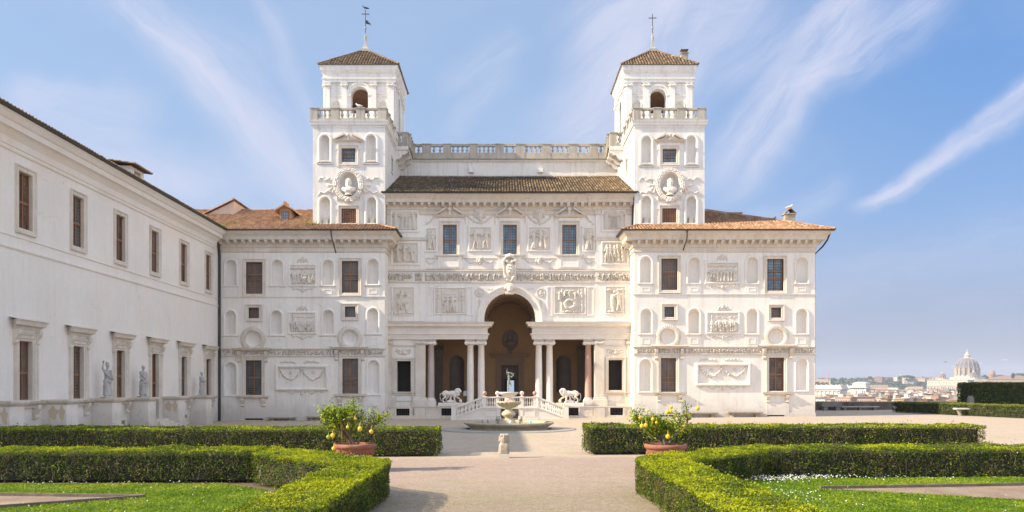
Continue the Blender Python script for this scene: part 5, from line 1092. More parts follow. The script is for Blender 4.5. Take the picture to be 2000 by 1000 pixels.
    for (p0, p1) in (((ex0, ey0), (ex1, ey0)), ((ex1, ey0), (ex1, ey1)), ((ex1, ey1), (ex0, ey1)), ((ex0, ey1), (ex0, ey0))):
        P0_, P1_ = Vector((*p0, ze)), Vector((*p1, ze)); mid = (P0_+P1_)/2; up = ap-mid; L_ = up.length; Wd = (P1_-P0_).length
        tiled(mb, P0_, P1_, up, lambda s_, Wd=Wd, L_=L_: L_*max(0, 1-abs(s_-Wd/2)/(Wd/2)), pitch=.25, row=.42)
        ridge(mb, (p0[0], p0[1], ze+.08), ap+Vector((0, 0, .05)))
    mb.build('tower_roof', 'tiles_tower', villa)
    mb = MB(); a = (ap.x, ap.y, ap.z-.15); h0 = .0
    prf = [(.60, -.05), (.60, .10), (.52, .12), (.52, .2), (.40, .24), (.28, .38), (.19, .6), (.13, .85), (.11, .98)]
    mb.loft([[(a[0]+r_*math.cos(math.pi/4+math.pi/2*j), a[1]+r_*math.sin(math.pi/4+math.pi/2*j), a[2]+z_) for j in range(4)] for r_, z_ in prf], smooth=False)
    sp_ = mb.build('spire', 'lead_grey', villa); og = ORI['villa']
    mb = MB(); mb.lathe([(.05, .95), (.10, 1.02), (.06, 1.1), (.13, 1.25), (.10, 1.4), (.04, 1.52), (.07, 1.58), (.03, 1.7)], a, 12); mb.ball((a[0], a[1], a[2]+2.15), .10); mb.build('gilt_finial', 'weathered', sp_, origin=og)
    mb = MB(); top = a[2]+S['vane']; mb.tube([(a[0], a[1], a[2]+1.6), (a[0], a[1], top)], .035, 6); mb.tube([(a[0]-.34, a[1], top-.35), (a[0]+.34, a[1], top-.35)], .035, 6)
    if S['flag']:
        zf = top-1.15; pts = [(0, .28), (.28, .18), (.22, .08), (.5, -.02), (.36, -.06), (.55, -.22), (.28, -.12), (0, -.05)]
        mb.add([(a[0]+u, a[1]-.012, zf+z_) for u, z_ in pts]+[(a[0]+u, a[1]+.012, zf+z_) for u, z_ in pts], [list(range(8)), list(range(8, 16))[::-1]]+[(i, (i+1) % 8, 8+(i+1) % 8, 8+i) for i in range(8)])
    mb.build('weather_vane', 'iron', sp_, origin=og)
    return ap
TL = dict(niches=[(626, 644, 265, 316), (716, 734.5, 264, 316), (626, 645, 386, 437), (717, 735, 386, 436)], win=(667, 694.4, 289.7, 317), grate=(667, 695.7, 407.5, 436), med=(681.3, 361.5, 18.2, 22),
   bal=[607, 621, 648, 663, 696, 713, 739, 755], vane=3.75, flag=True,
   bel=dict(x=(634, 769.6), arch=(685.6, 719, 169), nis=[(648.5, 664), (739.5, 755)], pan=[(648, 665), (738, 755)], pil=[(634, 645), (667.6, 678.4), (724, 735.5), (757, 769.6)]))
TR = dict(niches=[(1253.5, 1272, 267, 321), (1341.5, 1359.5, 266, 321), (1253.5, 1272, 384, 436), (1341, 1359.5, 384, 436)], win=(1294, 1321, 290.5, 317.5), grate=(1293.3, 1321, 407, 435), med=(1308, 361.5, 18, 22),
   bal=[1237, 1251, 1276, 1291, 1322, 1338, 1362, 1377], vane=3.4, flag=False,
   bel=dict(x=(1223, 1351.5), arch=(1270, 1301, 173.5), nis=[(1237, 1251.5), (1321.5, 1336)], pan=[(1236, 1253), (1320.5, 1338)], pil=[(1223, 1234), (1256, 1268), (1307, 1318), (1340, 1351.5)]))
TR['bel']['arch'] = (1270, 1301, 173.5)
apL = tower(*TXl, TL, 1); apR = tower(*TXr, TR, -1)
# ---- wing roofs (hipped), dormer, chimneys
up = Vector((0, 1, .40)).normalized(); k_ = 8.0/up.y; ye = YW-1.12; ze = ZE+.06
mb = MB(); ex0, ex1 = XRl-1.0, XRr+1.1; W_ = ex1-ex0
tiled(mb, (ex0, ye, ze), (ex1, ye, ze), up, lambda s: min(k_, (W_-s)/up.y, (s+.15)/up.y if s < 1.3 else 99) if not (TXr[0]-ex0 < s < TXr[1]-ex0) else 2.2, pitch=.25)
upR = Vector((-1, 0, .40)).normalized(); tiled(mb, (ex1, ye, ze), (ex1, 80, ze), upR, lambda s: min(k_, s/up.y), pitch=.25)
tiled(mb, (ex0, YC+.2, ze), (ex0, ye, ze), Vector((1, 0, .4)), lambda s: max(.0, min(1.3, (3.3-s))), pitch=.25)
ridge(mb, (ex1, ye, ze+.08), (ex1-8, ye+8, ze+3.3)); ridge(mb, (TXr[1], ye+8, ze+3.28), (ex1-8, ye+8, ze+3.28)); ridge(mb, (ex0, ye, ze+.08), (ex0+1.3, ye+1.3, ze+.6))
mb.build('wing_roof', 'tiles_side', villa)
mb = MB(); ex1 = XLr+1.0; ex0 = XLl-6.0; W_ = ex1-ex0
tiled(mb, (ex0, ye, ze), (ex1, ye, ze), up, lambda s: min(k_, (W_-s+.15)/up.y if s > W_-1.3 else 99) if not (TXl[0]-ex0 < s < TXl[1]-ex0) else 2.2, pitch=.25, tmin=lambda s: max(0, (XLl+1.1-(ex0+s)))/up.y)
tiled(mb, (ex1, ye, ze), (ex1, YC+.2, ze), Vector((-1, 0, .4)), lambda s: max(0, min(1.3, s)), pitch=.25)
ridge(mb, (ex0, ye+8, ze+3.28), (TXl[0], ye+8, ze+3.28)); ridge(mb, (ex1, ye, ze+.08), (ex1-1.3, ye+1.3, ze+.6))
mb.build('wing_roof', 'tiles_side', villa)
# dormer on the left roof
mb = MB(); d0, d1 = X(546, 64.7), X(568, 64.7); dz0, dz1 = Z(433, 64.7), Z(409, 64.7); dc = (d0+d1)/2
mb.box(d0, d1, 64.7, 67.6, dz0-.2, dz1); do = mb.build('dormer', 'brick_render', villa); og = ORI['villa']
mb = MB(); 
for sx in (-1, 1): mb.add([(dc+sx*.85, 64.4, dz1-.08), (dc, 64.4, dz1+.42), (dc, 68, dz1+.42), (dc+sx*.85, 68, dz1-.08), (dc+sx*.85, 64.4, dz1-.2), (dc, 64.4, dz1+.3), (dc, 68, dz1+.3), (dc+sx*.85, 68, dz1-.2)], [(0,1,2,3), (4,5,6,7), (0,1,5,4), (1,2,6,5), (2,3,7,6), (3,0,4,7)])
mb.add([(d0, 64.72, dz1), (d1, 64.72, dz1), (dc, 64.72, dz1+.35)], [(0,1,2)]); mb.box(dc-.1, dc+.1, 64.5, 65.5, dz1+.42, dz1+.62); mb.build('dormer_roof', 'tiles_side', do, origin=og)
mb = MB(); Fd = Fr('F', 64.7); band(mb, Fd, dc-.34, dc+.34, dz0+.12, dz1-.12, .04); mb.build('dormer_frame', 'wood_frame', do, origin=og); mb = MB(); band(mb, Fd, dc-.24, dc+.24, dz0+.2, dz1-.2, .05); mb.build('dormer_pane', 'glass_blue', do, origin=og)
# attic block with shed roof behind the corner
mb = MB(); ax1 = X(457, 67); az = Z(393, 67); ax0 = ax1-3.6
mb.add([(ax0, 67, 15), (ax1, 67, 15), (ax1, 67, az), (ax0, 67, az-1.75), (ax0, 72.4, 15), (ax1, 72.4, 15), (ax1, 72.4, az), (ax0, 72.4, az-1.75)], [(0,1,2,3), (1,5,6,2), (4,7,6,5), (0,3,7,4)])
at = mb.build('attic_block', 'pink_render', villa)
mb = MB(); band(mb, Fr('R', ax1), 68.3, 69.0, az-1.9, az-.9, .01); mb.build('attic_slit', 'void', at, origin=og)
mb = MB(); up2 = Vector((-1, 0, -.486)).normalized()
tiled(mb, (ax0-.35, 72.6, az-1.75-.17+.1), (ax0-.35, 66.8, az-1.75-.17+.1), -up2, lambda s: 4.35, pitch=.25); ridge(mb, (ax1+.05, 66.8, az+.12), (ax1+.05, 72.6, az+.12)); mb.build('attic_roof', 'tiles_side', at, origin=og)
def chimney(x, y, z0, z1, w, mat, cap='tile'):
    mb = MB(); mb.box(x-w/2, x+w/2, y-w*.4, y+w*.4, z0, z1); mb.box(x-w*.6, x+w*.6, y-w*.5, y+w*.5, z1, z1+.08); o = mb.build('chimney', mat, villa)
    mb = MB()
    if cap == 'tile':
        for sx in (-1, 1): mb.add([(x+sx*w*.6, y-w*.5, z1+.08), (x, y-w*.5, z1+.5), (x, y+w*.5, z1+.5), (x+sx*w*.6, y+w*.5, z1+.08)], [(0,1,2,3)]); mb.add([(x+sx*w*.45, y-w*.48, z1+.06), (x+sx*w*.1, y-w*.48, z1+.42), (x+sx*w*.1, y+w*.48, z1+.42), (x+sx*w*.45, y+w*.48, z1+.06)], [(0,1,2,3)])
        mb.tube([(x, y-w*.5, z1+.5), (x, y+w*.5, z1+.5)], .09, 6)
    else:
        for q in (-.3, 0, .3): mb.tube([(x+q*w, y, z1+.08), (x+q*w, y, z1+.3)], .1, 8)
        mb.box(x-w*.55, x+w*.55, y-w*.45, y+w*.45, z1+.3, z1+.36)
    mb.build('chimney_cap', 'tiles_side' if cap == 'tile' else 'tiles_main', o, origin=ORI['villa'])
cx_ = X(1541, 64.0); chimney(cx_, 64.0, 15.2, Z(420, 64), .8, 'weathered')
chimney(X(1434, 69.6), 69.6, 17.0, 17.35, 1.1, 'tiles_main', 'flat')
cxx = X(1336, 71.5); chimney(cxx, 71.5, 30.5, Z(106, 71.5), .62, 'weathered', 'flat')
# rain pipes
def pipe(name, pts, r=.06): mb = MB(); mb.tube(pts, r, 8); mb.build(name, 'gutter_metal', villa)
pipe('downpipe', [(X(427, 61.9)+.12, YW-1.0, ZE), (X(427, 61.9)+.1, YW-.35, ZE-.9), (X(427, 61.9)+.08, YW-.12, ZE-1.8), (X(427, 61.9)+.08, YW-.12, -.2)], .09)
pipe('drain_spout', [(X(646.5, 61), YW-1.05, ZE+.02), (X(647.5, 61), YW-1.05, ZE-.45), (X(654, 61), YW-.6, ZE-1.65)], .05); pipe('drain_spout', [(X(1342, 61), YW-1.05, ZE+.02), (X(1341.5, 61), YW-1.05, ZE-.6), (X(1336.5, 61), YW-.6, ZE-1.45)], .05)
pipe('downpipe', [(XCl+.08, YC-.95, ZCE+.05), (XCl+.14, YC-.55, ZCE-.8), (XCl+.14, YC-.25, ZCE-1.6), (XCl+.14, YC-.25, ZE+.3)]); pipe('downpipe', [(XCr-.08, YC-.95, ZCE+.05), (XCr-.14, YC-.55, ZCE-.8), (XCr-.14, YC-.25, ZCE-1.6), (XCr-.14, YC-.25, ZE+.3)])
pipe('downpipe', [(XRr+1.05, YW-.4, ZE+.05), (XRr+1.0, YW+.1, ZE-.5), (XRr+.7, YW+.3, ZE-1.0), (XRr+.1, YW+.4, ZE-1.6), (XRr+.1, YW+.4, 0)], .07)
# weeds on the roof edges
P_ = []; 
for (x, y, z, n, s_) in [(X(604, 62.6), 62.6, ZE+.75, 260, .45), (X(433, 61.5), 61.8, ZE+.35, 160, .5), (X(448, 62.5), 62.6, ZE+.7, 140, .5), (X(700, 62.6), 62.5, ZE+.65, 90, 1.5)]:
    P_ += [(x+RNG.normal(0, s_), y+RNG.normal(0, .2), z+abs(RNG.normal(0, .18))) for _ in range(n)]
leafcloud(P_, np.tile((0, -.5, .6), (len(P_), 1)), .05, 'roof_weeds', 'weeds', villa, origin=ORI['villa'])
# ================================================================== GALLERY WING (runs from the villa towards the camera)
gal = thing('gallery_wing', (XLl, 45, 0), 'long cream gallery wing in shade at the left, tiled roof, two rows of tall windows', 'building')
FG = Fr('R', XLl); OG = ORI['gallery_wing']; GY0 = 27.0
yc = [36.95+4.57*k for k in range(-2, 6)]
ops = []
for k, y in enumerate(yc): ops.append((y-.52, y+.52, 9.8, 12.42, 'r')); ops.append((y-.50, y+.50, (1.86 if k != 5 else .45), 4.6, 'r'))
ce = [(y-.55, y+.55, .0, .52, 'r') for k, y in enumerate(yc) if k != 5]
mb = MB(); wallgrid(mb, FG, GY0, YW, -.6, 14.1, ops+ce); wallgrid(mb, Fr('F', GY0), XLl-14, XLl, -.6, 14.1); wallgrid(mb, Fr('L', XLl-14), GY0, YW, -.6, 14.1); mb.build('gallery_wall', 'plaster_gallery', gal)
for k, y in enumerate(yc):
    window(FG, (y-.52, y+.52, 9.8, 12.42), gal, ('glass_amber', 'glass_curtain', 'glass_amber', 'glass_dark')[k % 4], 'cross', tr=.47, rec=.17)
    door_ = k == 5
    window(FG, (y-.50, y+.50, .45 if door_ else 1.86, 4.6), gal, ('glass_dark', 'glass_amber', 'glass_curtain')[k % 3] if not door_ else 'wood_dark', 'cross', tr=.46 if not door_ else .55, rec=.2, surround=[(0, 0), (0, .06), (.10, .06), (.12, .10), (.28, .10), (.30, .15), (.36, .15), (.37, 0)])
    hood(FG, y-1.0, y+1.0, 5.12, 5.55, gal, zlow=4.45, proj=.42)
    mb = MB(); band(mb, FG, y-.72, y+.72, 4.98, 5.12, .08); mb.build('window_frieze', 'travertine', gal)
    if not door_:
        mb = MB(); pband(mb, FG, y-.95, y+.95, [(1.62, .16), (1.70, .30), (1.80, .36)]); s_ = mb.build('sill', 'travertine', gal)
        for uu in (y-.85, y+.55): scroll(FG, uu, .3, .95, 1.62, .10, .30, s_, 'travertine', OG)
        window(FG, (y-.55, y+.55, .0, .52), gal, 'void', 'void', rec=.4, surround=[(0, 0), (0, .05), (.14, .05), (.16, 0)])
mb = MB(); pband(mb, FG, GY0, YW-.1, [(9.30, .02), (9.33, .05), (9.36, .05)]); mb.build('string_course', 'plaster_gallery', gal)
mb = MB(); pband(mb, FG, GY0, YW-.1, [(8.72, .03), (8.78, .07), (8.84, .07)]); mb.build('string_course', 'plaster_gallery', gal)
pth = [(XLl-14, GY0), (XLl, GY0), (XLl, YW-.9)]
mb = MB(); sweep(mb, pth, [(13.15, -.02), (13.15, .06), (13.22, .10), (13.3, .10), (13.34, .16), (13.62, .22), (13.85, .42), (13.9, .5), (13.92, .62), (14.16, .66), (14.2, .74), (14.36, .86), (14.5, .92), (14.5, -.02)]); mb.build('cornice', 'plaster_gallery', gal)
mb = MB(); sweep(mb, pth, [(14.53, .90), (14.50, 1.08), (14.6, 1.13), (14.62, 1.08), (14.55, .95)]); mb.build('gutter', 'gutter_metal', gal)
mb = MB(); gx = XLl+1.06; upg = Vector((-1, 0, .4)).normalized()
tiled(mb, (gx, 70, ZE+.06), (gx, GY0-1, ZE+.06), upg, lambda s: 8.6, pitch=.26, tmin=lambda s: max(0, (70-s)-ye+.15)/upg.x*-1)
tiled(mb, (gx-16.0, 70, ZE+.06), (gx-16.0, GY0-1, ZE+.06), Vector((1, 0, .4)), lambda s: 8.6, pitch=.5, r=.17)
ridge(mb, (gx-8, 70, ZE+3.3), (gx-8, GY0-1, ZE+3.3)); mb.build('gallery_roof', 'tiles_main', gal)
mb = MB(); mb.box(-25.6, -23.4, 49.7, 51.5, 15, 16.35); do = mb.build('dormer', 'plaster_gallery', gal)
mb = MB(); tiled(mb, (-23.0, 51.9, 16.35), (-23.0, 49.3, 16.35), Vector((-1, 0, .14)), lambda s: 2.9, pitch=.25); mb.build('dormer_roof', 'tiles_tower', do, origin=OG)
mb = MB(); band(mb, Fr('R', -23.4), 50.2, 51.0, 15.5, 16.15, .03); mb.build('dormer_pane', 'glass_curtain', do, origin=OG)
yd = yc[5]; mb = MB()
for i in range(3): mb.box(XLl, XLl+.55+.32*(2-i), yd-1.0-.18*(2-i), yd+1.0+.18*(2-i), -.3, -.0+.16*(i+1)-.02)
mb.build('door_steps', 'travertine', gal)
# pedestals and statues along the gallery wall
def pedestal(y, stained, lab):
    x = XLl+.62; o = thing('pedestal', (x, y, 0), lab, 'pedestal', 'stone pedestals along the gallery wall'); w = .52
    mb = MB(); mb.box(XLl+.004, x+w+.08, y-w-.08, y+w+.08, -.3, .42); mb.build('plinth', 'plaster_gallery', o)
    mb = MB(); mb.box(XLl+.004, x+w, y-w, y+w, .42, 1.62); mb.build('shaft', 'plaster_gallery', o)
    mb = MB(); mb.loft([[(x+sx*q, y+sy*q, z) for sx, sy in ((-1,-1), (1,-1), (1,1), (-1,1))] for q, z in ((w+.02, 1.62), (w+.10, 1.68), (w+.16, 1.74), (w+.18, 1.80), (w+.18, 1.86))], smooth=False); mb.build('cap', 'travertine', o)
    if stained:      # bare brownish patches where the plaster has come away
        mb = MB()
        for (u, z, a, b_) in ((-.12, 1.22, .24, .3), (.30, 1.2, .15, .34)):
            mb.loft([[(x+u+a*r_*math.cos(2*math.pi*j/14)*(1+.25*math.sin(j*2.3)), y-w-.006, z+b_*r_*math.sin(2*math.pi*j/14)*(1+.2*math.cos(j*1.7))) for j in range(14)] for r_ in (1, .02)], caps=False, smooth=False)
        mb.build('bare_patch', 'stain', o)
PY = [34.5, 38.9, 43.4, 47.7, 52.1, 56.9]
for y, st, lab in zip(PY, (1, 1, 0, 0, 1, 0), ('pale stone pedestal with empty stained top at the left edge of the photo', 'stained empty pedestal between the two nearest complete gallery windows', 'clean plaster pedestal carrying the robed statue with raised arm',
      'plaster pedestal left of the gallery door under the standing male statue', 'stained empty pedestal just right of the gallery door steps', 'far plaster pedestal near the villa corner carrying the smallest statue')): pedestal(y, st, lab)
def statue(x, y, z, pose, lab, H=1.95, rz=0):
    """draped antique figure carved from overlapping forms, one continuous body; local x is its right-left, it faces -y then turned by rz"""
    mb = MB(); h = H/1.95; P = lambda a, b, c: (a*h, b*h, c*h)
    mb.box(-.27*h, .27*h, -.24*h, .24*h, 0, .08*h)
    mb.tube([P(-.09, -.03, .10), P(-.1, -.07, .5), P(-.09, 0, .95)], [.11*h, .10*h, .15*h], 10); mb.tube([P(.1, .03, .10), P(.11, .0, .5), P(.08, 0, .95)], [.11*h, .10*h, .15*h], 10)
    mb.ball(P(-.1, -.14, .12), (.055*h, .12*h, .05*h)); mb.ball(P(.11, -.10, .12), (.055*h, .12*h, .05*h))
    mb.tube([P(0, 0, .9), P(.01, 0, 1.15), P(0, .0, 1.42), P(0, .01, 1.52)], [.185*h, .16*h, .19*h, .12*h], 12)
    mb.ball(P(-.17, 0, 1.46), .085*h); mb.ball(P(.17, 0, 1.46), .085*h); mb.tube([P(0, .01, 1.5), P(0, 0, 1.66)], [.07*h, .06*h], 10)
    mb.ball(P(0, -.02, 1.76), (.085*h, .10*h, .125*h)); mb.ball(P(0, -.115, 1.745), (.018*h, .03*h, .03*h)); mb.ball(P(0, -.08, 1.68), (.045*h, .04*h, .035*h)); mb.ball(P(0, .03, 1.80), (.10*h, .10*h, .105*h))
    for sx in (-1, 1): mb.ball(P(sx*.088, .0, 1.755), (.018*h, .03*h, .035*h))
    def hand(p, d):
        p = Vector(p); d = Vector(d).normalized(); mb.ball(p, .042*h, n=8, k=6); s_ = d.cross(Vector((0, 0, 1))); s_ = s_.normalized() if s_.length > .1 else Vector((1, 0, 0))
        for q in range(4): mb.tube([p+s_*(.022*(q-1.5))*h, p+d*.07*h+s_*(.024*(q-1.5))*h, p+d*.10*h+s_*(.02*(q-1.5))*h-Vector((0, 0, .02*h))], [.013*h, .012*h, .009*h], 6)
        mb.tube([p, p+s_*.05*h+d*.03*h], [.016*h, .011*h], 6)
    if pose == 'raised':
        mb.tube([P(-.17, 0, 1.46), P(-.32, -.04, 1.58), P(-.30, -.08, 1.86)], [.065*h, .052*h, .036*h], 8); hand(P(-.30, -.08, 1.88), (0, -.2, 1)); mb.ball(P(-.3, -.1, 1.97), .06*h)
        mb.tube([P(.17, 0, 1.46), P(.24, -.03, 1.2), P(.20, -.17, 1.04)], [.065*h, .052*h, .036*h], 8); hand(P(.2, -.19, 1.02), (0, -1, -.3)); mb.ball(P(0, .03, 1.90), (.09*h, .1*h, .06*h))
    elif pose == 'toga':
        mb.tube([P(-.17, 0, 1.46), P(-.22, -.02, 1.2), P(-.16, -.15, 1.05)], [.07*h, .058*h, .04*h], 8); hand(P(-.15, -.18, 1.04), (.3, -1, 0))
        mb.tube([P(.17, 0, 1.46), P(.23, .0, 1.2), P(.2, -.10, .98)], [.07*h, .058*h, .04*h], 8); hand(P(.2, -.12, .96), (0, -.5, -1)); mb.tube([P(.24, .02, 1.4), P(.27, .03, .9), P(.24, .03, .3)], [.06*h, .08*h, .05*h], 8)
    else:
        mb.tube([P(-.17, 0, 1.46), P(-.22, -.02, 1.22), P(-.14, -.22, 1.15)], [.06*h, .05*h, .036*h], 8); hand(P(-.13, -.25, 1.15), (.2, -1, 0))
        mb.tube([P(.17, 0, 1.46), P(.22, -.04, 1.2), P(.17, -.28, 1.14)], [.06*h, .05*h, .036*h], 8); hand(P(.17, -.31, 1.14), (0, -1, 0))
    for a in np.arange(0, 6.28, .48):          # hanging folds
        c_, s_ = math.cos(a), math.sin(a); r0 = .15+.02*math.sin(a*5); mb.tube([P(c_*r0*.9, s_*r0*.75, 1.05-.06*math.sin(a*3)), P(c_*(r0+.03), s_*(r0*.9), .6), P(c_*(r0+.06+.02*math.sin(a*4)), s_*(r0+.02), .15)], [.035*h, .045*h, .05*h], 7)
    mb.tube([P(-.2, -.05, 1.40), P(-.02, -.19, 1.15), P(.18, -.13, .98), P(.2, .05, .9)], [.05*h, .055*h, .06*h, .05*h], 8); mb.tube([P(-.2, -.02, 1.0), P(0, -.2, .86), P(.2, -.1, 1.02)], [.05*h, .055*h, .05*h], 8)
    o = fuse(mb, 'statue', 'statue_stone', .024*h, 1, None, (0, 0, 0), disp=.006); o.location = (x, y, z); o.rotation_euler = (0, 0, rz); tag(o, lab, 'statue', 'antique statues along the gallery'); return o
sx_ = XLl+.62
statue(sx_, PY[2], 1.86, 'raised', 'weathered robed female statue raising one arm, on the gallery pedestal', 1.98, R(62))
statue(sx_, PY[3], 1.86, 'toga', 'weathered male statue in a toga beside the gallery door', 1.98, R(55))
statue(sx_, PY[5], 1.86, 'third', 'small weathered statue with forearms held forward, nearest the villa corner', 1.75, R(78))

# ================================================================== STAIRCASE
YS = 60.4; FS = Fr('F', YS); ZL = ZP-.01
st = thing('staircase', (X(995.5, YS), YS, 0), 'pale marble double staircase with balustrades and stone balls before the loggia', 'staircase'); OS = ORI['staircase']
def sX(p): return X(p, YS)
xA, xB, xC, xD = sX(942), sX(977), sX(1014.5), sX(1050); xL, xR = sX(882), sX(1110)
for a, b_, nm in ((xA, xB, 'landing_block'), (xC, xD, 'landing_block')):
    mb = MB(); mb.box(a, b_, YS, 63, -.2, ZL-.09); mb.box(a-.06, b_+.06, YS-.06, 63, ZL-.09, ZL); mb.box(a-.06, b_+.06, YS-.06, 62, -.2, .16); rings(mb, FS, (a+.25, b_-.25, .28, ZL-.22), 'r', [(0, .01), (0, .03), (.05, .03), (.06, 0)]); mb.build(nm, 'marble', st)
mb = MB(); mb.box(xB, xC, 61.2, 63, -.2, ZL-.01); mb.build('recess_wall', 'travertine', st)
F2 = Fr('F', 61.2); mb = MB(); band(mb, F2, xB+.08, xC-.08, .1, ZL-.15, .02); g_ = mb.build('grotto_opening', 'void', st)
mb = MB()
for i in range(13):
    u = xB+.1+(xC-xB-.2)*i/12; mb.tube([F2.p(u, .1, .06), F2.p(u, ZL-.15, .06)], .014, 5)
    if i < 12:
        for z in (.25, .42, .6): mb.tube([F2.p(u+.07+.05*math.cos(a), z+.05*math.sin(a), .06) for a in np.arange(0, 7, .9)], .01, 4)
mb.build('iron_grille', 'iron_pale', g_, origin=OS)
NS = 6
for (a, b_, sg) in ((xL+.32, xA, 1), (xR-.32, xD, -1)):
    mb = MB(); L = abs(b_-a)
    for i in range(NS): 
        x0_, x1_ = a+sg*L*i/NS, a+sg*L*(i+1)/NS; mb.box(min(x0_, x1_), max(x0_, x1_), YS+.28, 62.95, -.2, ZL*(i+1)/(NS+1))
    mb.build('steps', 'marble', st)
    mb = MB(); pts = [(a, -.2), (b_, -.2), (b_, ZL-.05), (a, .12)]
    mb.add([(u, YS+.02, z) for u, z in pts]+[(u, YS+.28, z) for u, z in pts], [(0,1,2,3), (7,6,5,4), (2,3,7,6), (3,0,4,7)])
    for q0, q1, hh in (((a, .12), (b_, ZL-.05), .10),): mb.add([(q0[0], YS-.05, q0[1]), (q1[0], YS-.05, q1[1]), (q1[0], YS-.05, q1[1]+hh), (q0[0], YS-.05, q0[1]+hh), (q0[0], YS+.32, q0[1]), (q1[0], YS+.32, q1[1]), (q1[0], YS+.32, q1[1]+hh), (q0[0], YS+.32, q0[1]+hh)], [(0,1,2,3), (3,2,6,7), (4,5,6,7), (0,1,5,4)])
    mb.box(min(a, b_), max(a, b_), YS-.03, YS+.1, -.2, .10); mb.build('stair_wall', 'marble', st)
    for yy_ in (YS+.13, 62.7):
        mb = MB(); n_ = 7; rz_ = .80
        mb.add([(a, yy_-.11, .22+rz_-.13), (b_, yy_-.11, ZL+rz_-.13), (b_, yy_-.11, ZL+rz_), (a, yy_-.11, .22+rz_), (a, yy_+.11, .22+rz_-.13), (b_, yy_+.11, ZL+rz_-.13), (b_, yy_+.11, ZL+rz_), (a, yy_+.11, .22+rz_)], [(0,1,2,3), (3,2,6,7), (4,5,6,7), (0,1,5,4)])
        o = mb.build('stair_balustrade', 'marble', st); ORI[o.name] = OS
        for i in range(n_): f = (i+.5)/n_; baluster(o, (a+(b_-a)*f, yy_, .22+(ZL-.22)*f-.0), rz_-.11, 'marble', .085, OS)
    nx = a-sg*.16
    for yy_ in (YS+.13, 62.7):
        mb = MB(); mb.box(nx-.18, nx+.18, yy_-.18, yy_+.18, -.2, 1.08); mb.box(nx-.22, nx+.22, yy_-.22, yy_+.22, 1.08, 1.17); mb.box(nx-.22, nx+.22, yy_-.22, yy_+.22, -.2, .2); mb.build('newel_post', 'marble', st)
zt_ = ZL+.82
balls = []
for (pa, pb_) in ((946.7, 971.7), (1019.5, 1044.7)):
    a, b_ = sX(pa), sX(pb_); o = balustrade(st, (a-.14, YS+.13), (b_+.14, YS+.13), ZL, zt_, [(0, .28), (b_-a, b_-a+.28)], mat='marble', w=.26, gap=.155, rail=.10, base=.06, br=.06, og=OS)
    balls += [a, b_]
balustrade(st, (xB-.1, 61.35), (xC+.1, 61.35), ZL, zt_, [(0, .01), (xC-xB+.19, xC-xB+.2)], mat='marble', w=.26, gap=.16, rail=.10, base=.06, br=.06, og=OS)
for i, x in enumerate(balls):
    mb = MB(); mb.lathe([(.12, 0), (.09, .03), (.06, .07), (.07, .1)], (x, YS+.13, zt_), 12); mb.ball((x, YS+.13, zt_+.25), .165, n=18, k=12); mb.build('stone_ball', 'granite_pink' if i in (0, 3) else 'pink_stone', st)

